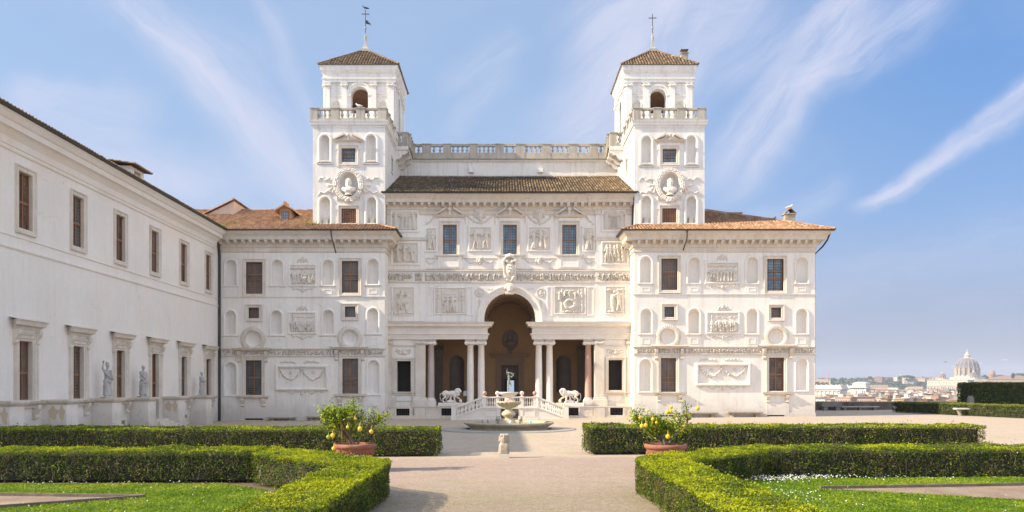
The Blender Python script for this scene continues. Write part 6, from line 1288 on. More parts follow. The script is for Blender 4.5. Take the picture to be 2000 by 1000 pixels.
# ================================================================== LIONS
def lion(cx, cy, z, flip, lab, mat):
    """striding marble lion, one forepaw on a ball, head turned to the court; local x forward"""
    mb = MB(); f = flip
    def P(a, b, c): return (a*f, b, c)
    mb.tube([P(-.72, 0, .83), P(-.5, 0, .86), P(-.2, 0, .80), P(.1, 0, .82), P(.38, 0, .86)], [.17, .235, .215, .25, .22], 14)
    mb.ball(P(.3, 0, .74), (.26, .22, .30)); mb.ball(P(-.58, 0, .78), (.24, .20, .24))
    mb.ball(P(.52, -.02, .98), (.27, .25, .30)); mb.ball(P(.42, 0, .84), (.25, .23, .30)); mb.ball(P(.62, -.08, 1.08), (.20, .19, .20)); mb.ball(P(.5, -.05, .72), (.17, .16, .2))
    mb.ball(P(.74, -.16, 1.06), (.13, .13, .14)); mb.tube([P(.78, -.2, 1.03), P(.86, -.27, .98)], [.095, .07], 10); mb.ball(P(.84, -.25, .92), (.055, .05, .035)); mb.ball(P(.89, -.29, 1.0), .03)
    for s_ in (-1, 1): mb.ball(P(.66, -.08+s_*.14, 1.2), (.04, .03, .05)); mb.ball(P(.82+s_*.03, -.22+s_*.05, 1.08), .025)
    for k in range(46):
        a, b_ = random.uniform(0, 6.28), random.uniform(-1.1, 1.1); p = (.55+.25*math.cos(a)*math.cos(b_), -.04+.24*math.sin(a)*math.cos(b_), .95+.33*math.sin(b_)); mb.ball(P(*p), .05, n=7, k=5)
    # forelegs: the far one on the ball, the near one planted
    mb.tube([P(.34, .12, .72), P(.46, .13, .48), P(.66, .12, .40), P(.74, .1, .30)], [.13, .085, .07, .06], 10); mb.ball(P(.80, .09, .28), (.10, .07, .05))
    mb.ball(P(.80, .08, .15), .135, n=14, k=10)
    mb.tube([P(.30, -.13, .70), P(.27, -.14, .40), P(.32, -.14, .12)], [.13, .075, .06], 10); mb.ball(P(.37, -.14, .06), (.12, .075, .06))
    # hind legs with hocks
    for (yy_, dx) in ((-.13, 0), (.13, .26)):
        mb.tube([P(-.62+dx*.6, yy_, .78), P(-.48+dx, yy_, .52), P(-.74+dx, yy_, .30), P(-.66+dx, yy_, .09)], [.17, .115, .065, .055], 10); mb.ball(P(-.58+dx, yy_, .06), (.12, .07, .055))
    mb.tube([P(-.86, 0, .86), P(-.97, .02, .72), P(-.98, .04, .48), P(-.9, .08, .22), P(-.74, .12, .12)], [.045, .04, .035, .035, .05], 8)
    mb.ball(P(-.05, .0, .12), (.42, .14, .14)); mb.tube([P(-.1, 0, .1), P(-.05, 0, .45), P(0, 0, .66)], [.14, .07, .09], 8)   # tree stump and rocks that carry the belly
    o = fuse(mb, 'lion_statue', mat, .024, 1, None, (0, 0, 0), disp=.008); root = thing('lion_statue', (cx, cy, z), lab, 'statue', 'marble lions flanking the loggia', local=True); o.name = 'lion_body'; o.parent = root; o.location = (0, 0, .26); o.scale = (.92, .92, .92)
    mb = MB(); mb.loft([[(1.04*q*math.cos(a)*min(1.0/abs(math.cos(a)+1e-9), 1.0/abs(math.sin(a)+1e-9)), .36*q*math.sin(a)*min(1.0/abs(math.cos(a)+1e-9), 1.0/abs(math.sin(a)+1e-9)), zz) for a in np.linspace(math.pi/4, math.pi/4+2*math.pi, 17)[:-1]] for q, zz in ((.97, 0), (1.0, .03), (1.0, .2), (.96, .27))], smooth=False); mb.build('plinth', mat, root, origin=(0, 0, 0))
lion(X(881.5, 63.5), 63.45, ZP+.01, 1, 'white marble lion facing right with a paw on a ball, left of the stairs', 'marble')
lion(X(1112, 63.5), 63.45, ZP+.01, -1, 'warm marble lion facing left with a paw on a ball, right of the stairs', 'marble')
# small white sign on a stand behind the left lion
sg_ = thing('sign_stand', (X(908.5, 65.4), 65.4, ZP), 'small blank pale notice board on a stand behind the left lion', 'sign')
xs_, ys_ = X(908.5, 65.4), 65.4; mb = MB(); mb.tube([(xs_, ys_, ZP), (xs_, ys_, ZP+.85)], .025, 6); mb.box(xs_-.15, xs_+.15, ys_-.15, ys_+.15, ZP, ZP+.03); mb.build('post', 'iron', sg_); mb = MB(); mb.box(xs_-.14, xs_+.14, ys_-.03, ys_, ZP+.8, ZP+1.2); mb.build('panel', 'sign_white', sg_)

# ================================================================== FOUNTAIN
fx, fy = X(993.5, 46), 46.0; fo = thing('fountain', (fx, fy, 0), 'round mossy stone fountain with two raised bowls in the gravel court', 'fountain')
mb = MB(); mb.lathe([(3.9, -.1), (3.9, .05), (3.8, .06), (2.5, .06)], (fx, fy, 0), 48, caps=False); mb.build('step', 'concrete_step', fo)
mb = MB(); mb.lathe([(2.28, .0), (2.22, .10), (2.28, .18), (2.50, .30), (2.60, .36), (2.62, .42), (2.58, .46), (2.42, .46), (2.36, .40), (2.2, .12), (.3, .10)], (fx, fy, 0), 56, caps=False); mb.build('basin', 'mossy_stone', fo)
mb = MB(); mb.lathe([(2.34, .37), (.02, .37)], (fx, fy, 0), 48, caps=False); mb.build('water', 'water', fo)
mb = MB(); s1 = (fx, fy, 0); mb.lathe([(.50, .1), (.50, .36), (.42, .42), (.36, .56), (.23, .62), (.21, .70), (.36, .80), (.42, .92), (.34, 1.04), (.21, 1.12), (.18, 1.2), (.22, 1.3)], s1, 24); mb.build('stem', 'ochre_stone', fo)
mb = MB(); mb.lathe([(.22, 1.26), (.40, 1.32), (.56, 1.44), (.68, 1.56), (.72, 1.60), (.70, 1.64), (.64, 1.62), (.5, 1.52), (.02, 1.48)], s1, 30)
for k in range(16): a = 2*math.pi*k/16; mb.tube([(fx+.3*math.cos(a), fy+.3*math.sin(a), 1.30), (fx+.52*math.cos(a), fy+.52*math.sin(a), 1.43), (fx+.68*math.cos(a), fy+.68*math.sin(a), 1.58)], [.03, .05, .06], 6)
mb.build('lower_bowl', 'ochre_stone', fo)
mb = MB(); 
for k in range(7): a = 2*math.pi*k/7; mb.ball((fx+.1*math.cos(a), fy+.1*math.sin(a), 1.68+.05*(k % 3)), (.13, .13, .15))
mb.ball((fx+.18, fy-.1, 1.68), (.22, .12, .06)); mb.build('carved_shell', 'pink_stone', fo)
mb = MB(); mb.lathe([(.10, 1.8), (.14, 1.86), (.30, 1.92), (.48, 2.04), (.57, 2.14), (.57, 2.18), (.52, 2.17), (.3, 2.07), (.02, 2.04)], s1, 30); mb.build('upper_bowl', 'marble', fo)
for sx, dx in ((-1, -.62), (1, .66)):
    mb = MB(); c_ = (fx+dx, fy-.5, .36); mb.ball((c_[0], c_[1], c_[2]+.12), (.14, .2, .16)); mb.ball((c_[0], c_[1]-.1, c_[2]+.3), (.14, .14, .16)); mb.ball((c_[0], c_[1]-.22, c_[2]+.28), (.08, .09, .07))
    for s_ in (-1, 1): mb.tube([(c_[0]+s_*.08, c_[1]-.1, c_[2]+.2), (c_[0]+s_*.09, c_[1]-.22, c_[2]+.02)], [.05, .04], 7); mb.ball((c_[0]+s_*.09, c_[1]-.08, c_[2]+.43), .04)
    fuse(mb, 'lion_spout', 'weathered', .03, 1, fo, ORI['fountain'])
# bronze messenger god balanced on one foot
mb = MB(); q = lambda a, b, c: (a, b, c)
mb.tube([q(0, 0, 0), q(0, 0, .32)], [.05, .035], 8); mb.ball(q(0, 0, .34), .06)
mb.tube([q(0, 0, .36), q(.01, -.01, .56), q(.03, 0, .78)], [.028, .045, .062], 8); mb.tube([q(.04, .02, .78), q(.12, .02, .60), q(.17, .16, .50)], [.06, .045, .028], 8); mb.ball(q(.18, .2, .5), (.03, .06, .025)); mb.ball(q(.005, -.05, .35), (.03, .07, .025))
mb.tube([q(.03, 0, .76), q(.04, 0, .92), q(.03, -.01, 1.06)], [.075, .068, .085], 10); mb.tube([q(.03, -.01, 1.08), q(.03, -.02, 1.16)], [.035, .032], 8); mb.ball(q(.03, -.03, 1.2), (.05, .058, .068)); mb.lathe([(.09, 0), (.085, .02), (.055, .05), (.02, .07)], (.03, -.03, 1.23), 12)
mb.tube([q(-.04, -.01, 1.1), q(-.09, -.03, 1.24), q(-.07, -.04, 1.42)], [.03, .024, .017], 8); mb.tube([q(-.07, -.04, 1.42), q(-.07, -.045, 1.5)], [.018, .008], 6)
for k in range(3): mb.tube([q(-.07+.012*k, -.04, 1.42), q(-.075+.02*k, -.05, 1.47)], .008, 5)
mb.tube([q(.1, 0, 1.08), q(.2, -.02, .98), q(.24, -.1, 1.06)], [.03, .024, .017], 8)
for k in range(16): mb.ball(q(.24+random.uniform(-.09, .09), -.08+random.uniform(-.05, .05), 1.10+random.uniform(-.14, .14)), random.uniform(.02, .045), n=7, k=5)
for sx in (-1, 1): mb.tube([q(.03+sx*.06, -.02, 1.24), q(.03+sx*.1, .0, 1.32)], [.02, .008], 5)
me_ = fuse(mb, 'mercury_statue', 'bronze', .014, 0, None, (0, 0, 0)); me_.name = 'bronze_statue'; me_.location = (fx-.02, fy, 2.05); tag(me_, 'green bronze statue of a youth with raised arm balancing on the fountain top', 'statue')
def small(name, mat, lab, cat, fn): mb = MB(); fn(mb); o = mb.build(name, mat); recenter(o); tag(o, lab, cat)
small('violet_float', 'plastic_violet', 'violet curved float in the fountain basin, left of the stem', 'float', lambda mb: mb.tube([(fx-1.35+.17*math.cos(a), fy-.9, .52+.17*math.sin(a)) for a in np.linspace(2.6, 7.0, 12)], [.02+.03*math.sin(i*.28) for i in range(12)], 7))
small('blue_float', 'plastic_blue', 'small turquoise pointed float in the fountain basin, right of the stem', 'float', lambda mb: (mb.lathe([(.09, .36), (.08, .42), (.045, .52), (.01, .58)], (fx+1.22, fy-.9, 0), 10), mb.ball((fx+1.35, fy-.9, .40), (.1, .06, .04))))
small('white_float', 'plastic_white', 'small pale crumpled float before the fountain stem', 'float', lambda mb: (mb.ball((fx+.05, fy-1.2, .42), (.08, .07, .1)), mb.ball((fx+.1, fy-1.22, .5), (.05, .04, .07)), mb.ball((fx-.02, fy-1.2, .5), (.04, .04, .06))))

# ================================================================== HERM on the path
hx, hy = X(984.5, 27.6), 27.6; he = thing('herm', (hx, hy, 0), 'small weathered two-faced stone herm standing alone on the gravel', 'herm')
mb = MB(); mb.box(hx-.18, hx+.18, hy-.16, hy+.16, -.05, .15); mb.build('base_block', 'travertine', he)
mb = MB(); H_ = lambda a, b, c: (hx+a, hy+b, c)
mb.loft([[H_(.185*q*sx, .15*q*sy, z) for sx, sy in ((-1, -.6), (-.6, -1), (.6, -1), (1, -.6), (1, .6), (.6, 1), (-.6, 1), (-1, .6))] for q, z in ((1.0, .15), (1.04, .2), (1.02, .4), (.92, .48), (.6, .53))])
mb.tube([H_(-.01, 0, .45), H_(-.01, 0, .62)], [.13, .12], 12); mb.ball(H_(-.05, 0, .70), (.12, .13, .14)); mb.ball(H_(.06, 0, .70), (.12, .13, .14)); mb.box(hx-.13, hx+.17, hy-.09, hy+.09, .78, .84)
for sx in (-1, 1):
    mb.ball(H_(sx*.165-.0, -.01, .69), (.03, .03, .035)); mb.ball(H_(sx*.14, 0, .60), (.06, .07, .07)); mb.ball(H_(sx*.13, -.07, .73), (.03, .03, .02)); mb.ball(H_(sx*.06, -.11, .66), (.03, .03, .12)); mb.ball(H_(sx*.08, -.10, .78), (.07, .05, .04))
mb.tube([H_(0, -.12, .82), H_(0, -.13, .7), H_(0, -.12, .56)], [.035, .04, .03], 7); fuse(mb, 'double_head', 'weathered', .016, 1, he, ORI['herm'], disp=.008)

# ================================================================== BENCHES
def wall_bench(x0, x1, y, lab, zt=.45):
    c_ = (x0+x1)/2; o = thing('stone_bench', (c_, y, G(c_)), lab, 'bench', 'stone benches along the villa wall'); g0 = G(c_)
    mb = MB(); mb.box(x0, x1, y-.24, y+.24, g0+zt-.07, g0+zt); mb.box(x0+.04, x1-.04, y-.21, y+.22, g0+zt-.11, g0+zt-.07); mb.build('seat', 'weathered', o)
    for x in (x0+.42, x1-.42):
        mb = MB(); pr = [(-.16, 0), (-.14, .08), (-.04, .14), (-.06, .24), (-.18, .30), (-.2, zt-.11), (.2, zt-.11), (.2, 0)]
        mb.add([(x-.12, y+a, g0+z-.03) for a, z in pr]+[(x+.12, y+a, g0+z-.03) for a, z in pr], [(i, (i+1) % 8, 8+(i+1) % 8, 8+i) for i in range(8)]+[list(range(8)), list(range(8, 16))[::-1]]); mb.build('leg', 'weathered', o)
yb_ = YW-.33
wall_bench(X(522, yb_), X(577, yb_), yb_, 'shaded stone bench under the left end of the left garland panel', .28+.0)
wall_bench(X(599, yb_), X(654, yb_), yb_, 'shaded stone bench by the villa wall, half hidden behind the left citrus tree', .32)
wall_bench(X(1338, yb_), X(1402, yb_), yb_, 'sunlit stone bench against the villa wall just right of the right citrus tree', .40)
wall_bench(X(1420, yb_), X(1489, yb_), yb_, 'sunlit stone bench by the rightmost cellar window of the villa', .42)
bx_, by_ = X(1885, 61), 61.0; g0 = G(bx_); bo = thing('marble_bench', (bx_, by_, g0), 'white marble slab bench on splayed legs before the far right hedge', 'bench')
mb = MB(); mb.box(bx_-.80, bx_+.80, by_-.26, by_+.26, g0+.50, g0+.60); mb.build('seat', 'marble', bo)
for (a, b_) in ((-.55, -.35), (.25, .45)): mb = MB(); mb.tube([(bx_+a, by_, g0+.5), (bx_+b_, by_, g0)], [.17, .15], 4, flat=1.0); mb.build('leg', 'weathered', bo)
# parapet and its furniture at the right
g0 = G(30); pa = thing('parapet_wall', (45, 77.2, g0), 'dark stained stone parapet wall overlooking the city', 'wall')
mb = MB(); mb.box(X(1500, 77.2), 80, 77.05, 77.45, -.3, 1.02); mb.build('wall', 'concrete_dark', pa); mb = MB(); mb.box(X(1500, 77.2), 80, 76.98, 77.5, 1.02, 1.10); mb.build('coping', 'travertine_old', pa)
y_ = 76.3; x0, x1 = X(1603, y_), X(1642, y_); o = thing('stone_table', (X(1622, y_), y_, g0), 'dark block-like stone bench on two feet before the parapet wall', 'bench')
mb = MB(); mb.box(x0, x1, y_-.35, y_+.3, g0+.38, g0+.86); mb.build('block', 'peperino_grey', o)
for q in (.2, .8): mb = MB(); x = x0+(x1-x0)*q; mb.box(x-.2, x+.2, y_-.3, y_+.25, g0-.02, g0+.38); mb.build('foot', 'peperino_grey', o)
x0, x1 = X(1643, y_), X(1716, y_); o = thing('stone_bench', ((x0+x1)/2, y_, g0), 'long low stone bench in shade along the parapet wall', 'bench')
mb = MB(); mb.box(x0, x1, y_-.2, y_+.3, g0+.32, g0+.42); mb.build('seat', 'travertine_old', o)
for q in (.1, .5, .9): mb = MB(); x = x0+(x1-x0)*q; mb.box(x-.15, x+.15, y_-.1, y_+.3, g0-.02, g0+.32); mb.build('leg', 'peperino_grey', o)
x, y = X(1750.5, 69.5), 69.5; o = thing('lectern_sign', (x, y, G(x)), 'small slanted information stand at the end of the far low hedge', 'sign')
mb = MB(); mb.tube([(x, y, G(x)), (x, y, G(x)+.42)], .04, 6); mb.build('post', 'iron', o); mb = MB(); mb.add([(x-.25, y-.15, G(x)+.38), (x+.25, y-.15, G(x)+.38), (x+.25, y+.15, G(x)+.55), (x-.25, y+.15, G(x)+.55), (x-.25, y-.15, G(x)+.41), (x+.25, y-.15, G(x)+.41), (x+.25, y+.15, G(x)+.58), (x-.25, y+.15, G(x)+.58)], [(0,3,2,1), (4,5,6,7), (0,1,5,4), (1,2,6,5), (2,3,7,6), (3,0,4,7)]); mb.build('panel', 'lead_grey', o)
x, y = X(1895.5, 69.5), 69.5; g0 = G(x); o = thing('stele', (x, y, g0), 'grey carved stone stele against the tall dark hedge', 'stele')
mb = MB(); pr = [(-.26, 0), (-.26, .7), (-.24, .86), (-.2, 1.25), (-.1, 1.4), (.1, 1.4), (.2, 1.25), (.24, .86), (.26, .7), (.26, 0)]; n = 10
mb.add([(x+a, y-.15, g0+z) for a, z in pr]+[(x+a, y+.15, g0+z) for a, z in pr], [list(range(n)), list(range(n, 2*n))[::-1]]+[(i, (i+1) % n, n+(i+1) % n, n+i) for i in range(n)]); mb.ball((x, y-.15, g0+.6), (.2, .08, .25)); mb.box(x-.3, x+.3, y-.2, y+.2, g0-.05, g0+.12); mb.build('slab', 'peperino_grey', o)

# ================================================================== HEDGES
def hedge(polys, h, label, dens=900, leaf=.024, z0=0.0, mats=('hedge_core', 'leaf_hedge'), group='clipped box hedges', gappy=.0, yellow=.35, thin=.15, name='hedge', notop=False):
    cx_ = sum(p[0] for q in polys for p in q)/sum(len(q) for q in polys); cy_ = sum(p[1] for q in polys for p in q)/sum(len(q) for q in polys)
    root = thing(name, (cx_, cy_, z0), label, 'hedge', group); og = ORI[root.name]; P, N, Rn = [], [], []; mb = MB(); T, TN = [], []
    for poly in polys:
        c_ = np.array([sum(p[0] for p in poly)/len(poly), sum(p[1] for p in poly)/len(poly)]); pl = [np.array(p, float) for p in poly]; n = len(pl)
        ar = sum(pl[i][0]*pl[(i+1) % n][1]-pl[(i+1) % n][0]*pl[i][1] for i in range(n))/2
        if ar < 0: pl = pl[::-1]
        inn = []
        for i in range(n):          # inset core
            a, b_, c2 = pl[i-1], pl[i], pl[(i+1) % n]; d1, d2 = (b_-a)/np.linalg.norm(b_-a), (c2-b_)/np.linalg.norm(c2-b_); n1, n2 = np.array([-d1[1], d1[0]]), np.array([-d2[1], d2[0]]); m_ = n1+n2; m_ = m_/(m_@n1); inn.append(b_+m_*(.20 if not thin > .2 else .26))
        mb.loft([[(p[0], p[1], z0+.07) for p in inn], [(p[0], p[1], z0+h-.13) for p in inn]], smooth=False)
        for i in range(n):
            a, b_ = pl[i], pl[(i+1) % n]; L = np.linalg.norm(b_-a); d = (b_-a)/L; out = np.array([d[1], -d[0]]); k = int(L*h*dens)
            s = RNG.random(k)*L; z = h*(1-(RNG.random(k)**1.15)*.97); wob = np.array([mnoise.noise((sx*1.7+i*9, zz*2.3, cx_))*.10+mnoise.noise((sx*6, zz*6+i, cy_))*.055 for sx, zz in zip(s[::1], z[::1])])
            dep = RNG.exponential(.045, k)+.02-wob+np.where(z < .2, .07*(1-z/.2), 0)
            den = np.array([mnoise.noise((sx*3.1+i*5, zz*3.3, 4.1)) for sx, zz in zip(s, z)])
            keep = RNG.random(k) > np.clip(gappy*(den > .12)*(z < h*.8)*1.0+np.where(z < .12, .4, 0), 0, .95)
            dep = np.where(dep > .3, .3, dep)
            # keep out of other polygons' interior is not needed: leaves hide inside the neighbour
            pt = a+np.outer(s, d)-np.outer(dep, out); pp = np.stack([pt[:, 0], pt[:, 1], z0+z], 1)[keep]; P.append(pp); N.append(np.tile((out[0], out[1], .35), (len(pp), 1)))
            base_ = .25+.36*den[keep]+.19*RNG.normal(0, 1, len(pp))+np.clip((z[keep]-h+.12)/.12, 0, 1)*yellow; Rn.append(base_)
            kt = int(L*22*(1 if h < 2 else .2)); s = RNG.random(kt)*L; z = RNG.random(kt)*h*.75; pt = a+np.outer(s, d)-np.outer(RNG.uniform(.03, .2, kt), out); T.append(np.stack([pt[:, 0], pt[:, 1], z0+z+.05], 1)); TN.append(np.tile((out[0], out[1], 0), (kt, 1)))
        mn, mx = np.min(pl, 0), np.max(pl, 0); k = int((mx[0]-mn[0])*(mx[1]-mn[1])*dens*1.0); q = mn+RNG.random((k, 2))*(mx-mn); ins = np.ones(k, bool)
        for i in range(n):
            a, b_ = pl[i], pl[(i+1) % n]; d = b_-a; ins &= ((q[:, 0]-a[0])*(-d[1])+(q[:, 1]-a[1])*d[0]) > -.01*np.linalg.norm(d)
        q = q[ins]; zz = np.array([mnoise.noise((a*1.3, b_*1.3, 2.2))*.075+mnoise.noise((a*5, b_*5, 7.7))*.035 for a, b_ in q]); P.append(np.stack([q[:, 0], q[:, 1], z0+h-RNG.exponential(.03, len(q))+zz+.015], 1)); N.append(np.tile((0, 0, 1.0), (len(q), 1)))
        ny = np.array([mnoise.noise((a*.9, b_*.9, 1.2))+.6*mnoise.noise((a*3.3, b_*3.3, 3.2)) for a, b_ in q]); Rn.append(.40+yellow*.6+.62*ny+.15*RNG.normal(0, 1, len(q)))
    P, N, Rn = np.concatenate(P), np.concatenate(N), np.concatenate(Rn)
    tp = P[:, 2] > z0+h-.05; ks = np.where(tp & (RNG.random(len(P)) < .035))[0]; P[ks, 2] += RNG.exponential(.035, len(ks)); Rn[ks] += .15
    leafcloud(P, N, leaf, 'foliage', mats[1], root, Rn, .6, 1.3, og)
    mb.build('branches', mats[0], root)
    if T and h < 2:
        T, TN = np.concatenate(T), np.concatenate(TN); n = len(T); lean = RNG.normal(0, .22, (n, 2)); ln = RNG.uniform(.10, .26, n); w = RNG.uniform(.004, .010, n)
        dr = np.stack([lean[:, 0], lean[:, 1], np.ones(n)], 1)*ln[:, None]; sd = np.cross(TN, (0, 0, 1.0)); sd /= np.linalg.norm(sd, axis=1)[:, None]+1e-9; sd = sd*w[:, None]
        o_ = np.array(og); q = np.stack([T-sd-o_, T+sd-o_, T+dr+sd*.5-o_, T+dr-sd*.5-o_], 1).reshape(-1, 3); me = bpy.data.meshes.new('twigs'); me.from_pydata(q.tolist(), [], [(4*i, 4*i+1, 4*i+2, 4*i+3) for i in range(n)]); me.materials.append(MATS['twig']); a = me.attributes.new('rnd', 'FLOAT', 'FACE'); a.data.foreach_set('value', RNG.random(n).astype('f')); tag(link('twigs', me, root), kind='stuff')
    return root
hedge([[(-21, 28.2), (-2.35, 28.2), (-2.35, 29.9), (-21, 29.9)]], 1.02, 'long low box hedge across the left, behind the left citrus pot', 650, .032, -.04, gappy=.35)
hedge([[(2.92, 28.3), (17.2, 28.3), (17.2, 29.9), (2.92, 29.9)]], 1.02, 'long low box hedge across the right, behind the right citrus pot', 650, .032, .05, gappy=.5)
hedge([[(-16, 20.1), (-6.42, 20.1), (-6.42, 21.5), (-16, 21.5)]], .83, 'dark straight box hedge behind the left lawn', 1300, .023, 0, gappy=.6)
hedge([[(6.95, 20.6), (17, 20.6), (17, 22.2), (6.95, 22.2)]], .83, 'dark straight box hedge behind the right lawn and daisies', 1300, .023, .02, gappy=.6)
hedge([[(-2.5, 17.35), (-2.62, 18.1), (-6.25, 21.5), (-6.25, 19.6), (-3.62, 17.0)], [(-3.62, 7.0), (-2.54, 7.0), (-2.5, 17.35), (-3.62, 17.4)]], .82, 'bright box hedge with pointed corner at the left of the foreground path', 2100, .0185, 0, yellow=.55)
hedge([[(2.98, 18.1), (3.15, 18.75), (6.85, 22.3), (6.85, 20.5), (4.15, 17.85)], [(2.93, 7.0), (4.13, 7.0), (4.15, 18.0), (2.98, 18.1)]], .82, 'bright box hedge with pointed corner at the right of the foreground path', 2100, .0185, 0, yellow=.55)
hedge([[(34.1, 69.8), (35.3, 70.2), (38.6, 50), (37.2, 50)]], .92, 'low trimmed hedge running along the far right gravel court', 420, .045, .27, ('hedge_core', 'leaf_far_hedge'), 'far hedges', yellow=.8)
hedge([[(42.2, 71.5), (60, 71.5), (60, 74), (42.2, 74)]], 2.55, 'tall dark clipped hedge block at the far right edge', 320, .055, .33, ('hedge_core', 'leaf_far_hedge'), 'far hedges', yellow=.1)

# ================================================================== LAWNS, BEDS
def lawn(poly, bed, name):
    mb = MB(); mb.poly(*[(x, y, .014+G(x)) for x, y in poly]); tag(mb.build('lawn_'+name if False else 'lawn', 'lawn_soil'), kind='structure')
def inside(q, poly):
    ins = np.zeros(len(q), bool); n = len(poly); j = n-1
    for i in range(n):
        xi, yi = poly[i]; xj, yj = poly[j]; c_ = ((yi > q[:, 1]) != (yj > q[:, 1])) & (q[:, 0] < (xj-xi)*(q[:, 1]-yi)/(yj-yi+1e-12)+xi); ins ^= c_; j = i
    return ins
bedL = [(-8.0, 17.4), (-15.5, 18.0), (-15.5, 12.2)]; bedR = [(7.25, 18.1), (15.5, 19.1), (15.5, 14.4), (10.6, 16.4)]
lawnL = [(-16, 8), (-3.7, 8), (-3.7, 16.4), (-4.9, 17.6), (-5.6, 18.7), (-7.0, 19.9), (-16, 19.9)]
lawnR = [(16, 8), (4.25, 8), (4.25, 17.3), (5.6, 18.9), (6.4, 20.2), (16, 20.5)]
mb = MB(); mb.poly((-16, 8, .006), (-3.5, 8, .006), (-3.5, 21.2, .006), (-16, 21.2, .006)); mb.poly((3.25, 8, .026), (17, 8, .1), (17, 22.1, .1), (4.6, 20.2, .026), (3.25, 18.6, .026)); tag(mb.build('soil', 'soil'), kind='structure')
for poly, bed in ((lawnL, bedL), (lawnR, bedR)):
    o_ = .10 if poly is lawnR else 0
    mb = MB(); mb.poly(*[(x, y, .016+o_) for x, y in poly]); tag(mb.build('lawn', 'lawn_soil'), kind='structure')
    mb = MB(); mb.poly(*[(x, y, .030+o_) for x, y in bed]); tag(mb.build('gravel_bed', 'bed_gravel'), kind='structure')
    mn, mx = np.min(poly, 0), np.max(poly, 0); N_ = 150000; q = mn+RNG.random((N_, 2))*(mx-mn); q = q[inside(q, poly) & ~inside(q, bed) & (np.abs(q[:, 0]) < q[:, 1]*.70+.6)]
    ns = np.array([mnoise.noise((a*.7, b_*.7, 0)) for a, b_ in q]); ns2 = np.array([mnoise.noise((a*2.9, b_*2.9, 5)) for a, b_ in q]); hgt = .018+.022*(ns+ns2*.7+.5).clip(.1, 1.3)
    P_ = np.stack([q[:, 0], q[:, 1], .02+o_+hgt*RNG.random(len(q))+.004], 1); N2 = np.tile((0, -.55, .75), (len(q), 1))
    g_ = leafcloud(P_, N2, .020+.012*RNG.random(len(q)), 'grass', 'grass', None, 0.40+.5*ns+.35*ns2+.18*RNG.normal(0, 1, len(q)), .35, 1.6); tag(g_, kind='stuff')
mb = MB()
def edge(a, b_, z, w=.035, h=.075):
    a, b_ = Vector(a), Vector(b_); d = (b_-a).normalized(); n = Vector((-d.y, d.x))*w
    mb.add([(p.x, p.y, z-.05) for p in (a-n, b_-n, b_+n, a+n)]+[(p.x, p.y, z+h) for p in (a-n, b_-n, b_+n, a+n)], [(0,3,2,1), (4,5,6,7), (0,1,5,4), (1,2,6,5), (2,3,7,6), (3,0,4,7)])
edge((-7.9, 17.42), (-15.5, 18.05), .02); edge((-7.9, 17.36), (-15.5, 12.2), .02); o = mb.build('timber_edging', 'wood_edge'); recenter(o); tag(o, 'worn timber edging round the pointed bed in the left lawn', 'edging')
mb = MB(); edge((7.2, 18.1), (15.5, 19.12), .12); o = mb.build('timber_edging', 'wood_edge'); recenter(o); tag(o, 'worn timber edging along the gravel bed in the right lawn', 'edging')
dz = []
for (c0, c1, sx, sy, n) in ((6.7, 19.4, .45, .3, 150), (7.6, 19.85, .8, .16, 170), (9.3, 19.7, 1.2, .3, 35), (5.9, 16.6, .7, .8, 90), (8, 15.5, 3, 1.2, 30)):
    dz += [(c0+RNG.normal(0, sx), c1+RNG.normal(0, sy)) for _ in range(n)]
dz = np.array(dz); dz = dz[inside(dz, lawnR) & ~inside(dz, bedR)]
o = leafcloud(np.stack([dz[:, 0], dz[:, 1], .20+RNG.random(len(dz))*.05], 1), np.tile((0, -.5, .8), (len(dz), 1)), .016, 'daisies', 'daisy', None, RNG.random(len(dz))*.8, 1.0, .5); tag(o, kind='stuff')
dl = np.stack([RNG.uniform(-15, -5, 170), np.where(RNG.random(170) < .5, RNG.normal(19.6, .15, 170), RNG.uniform(11, 19.5, 170))], 1); dl = dl[inside(dl, lawnL) & ~inside(dl, bedL)]
o = leafcloud(np.stack([dl[:, 0], dl[:, 1], .08+RNG.random(len(dl))*.04], 1), np.tile((0, -.5, .8), (len(dl), 1)), .014, 'daisies', 'daisy', None, RNG.random(len(dl))*.8, 1.0, .5); tag(o, kind='stuff')

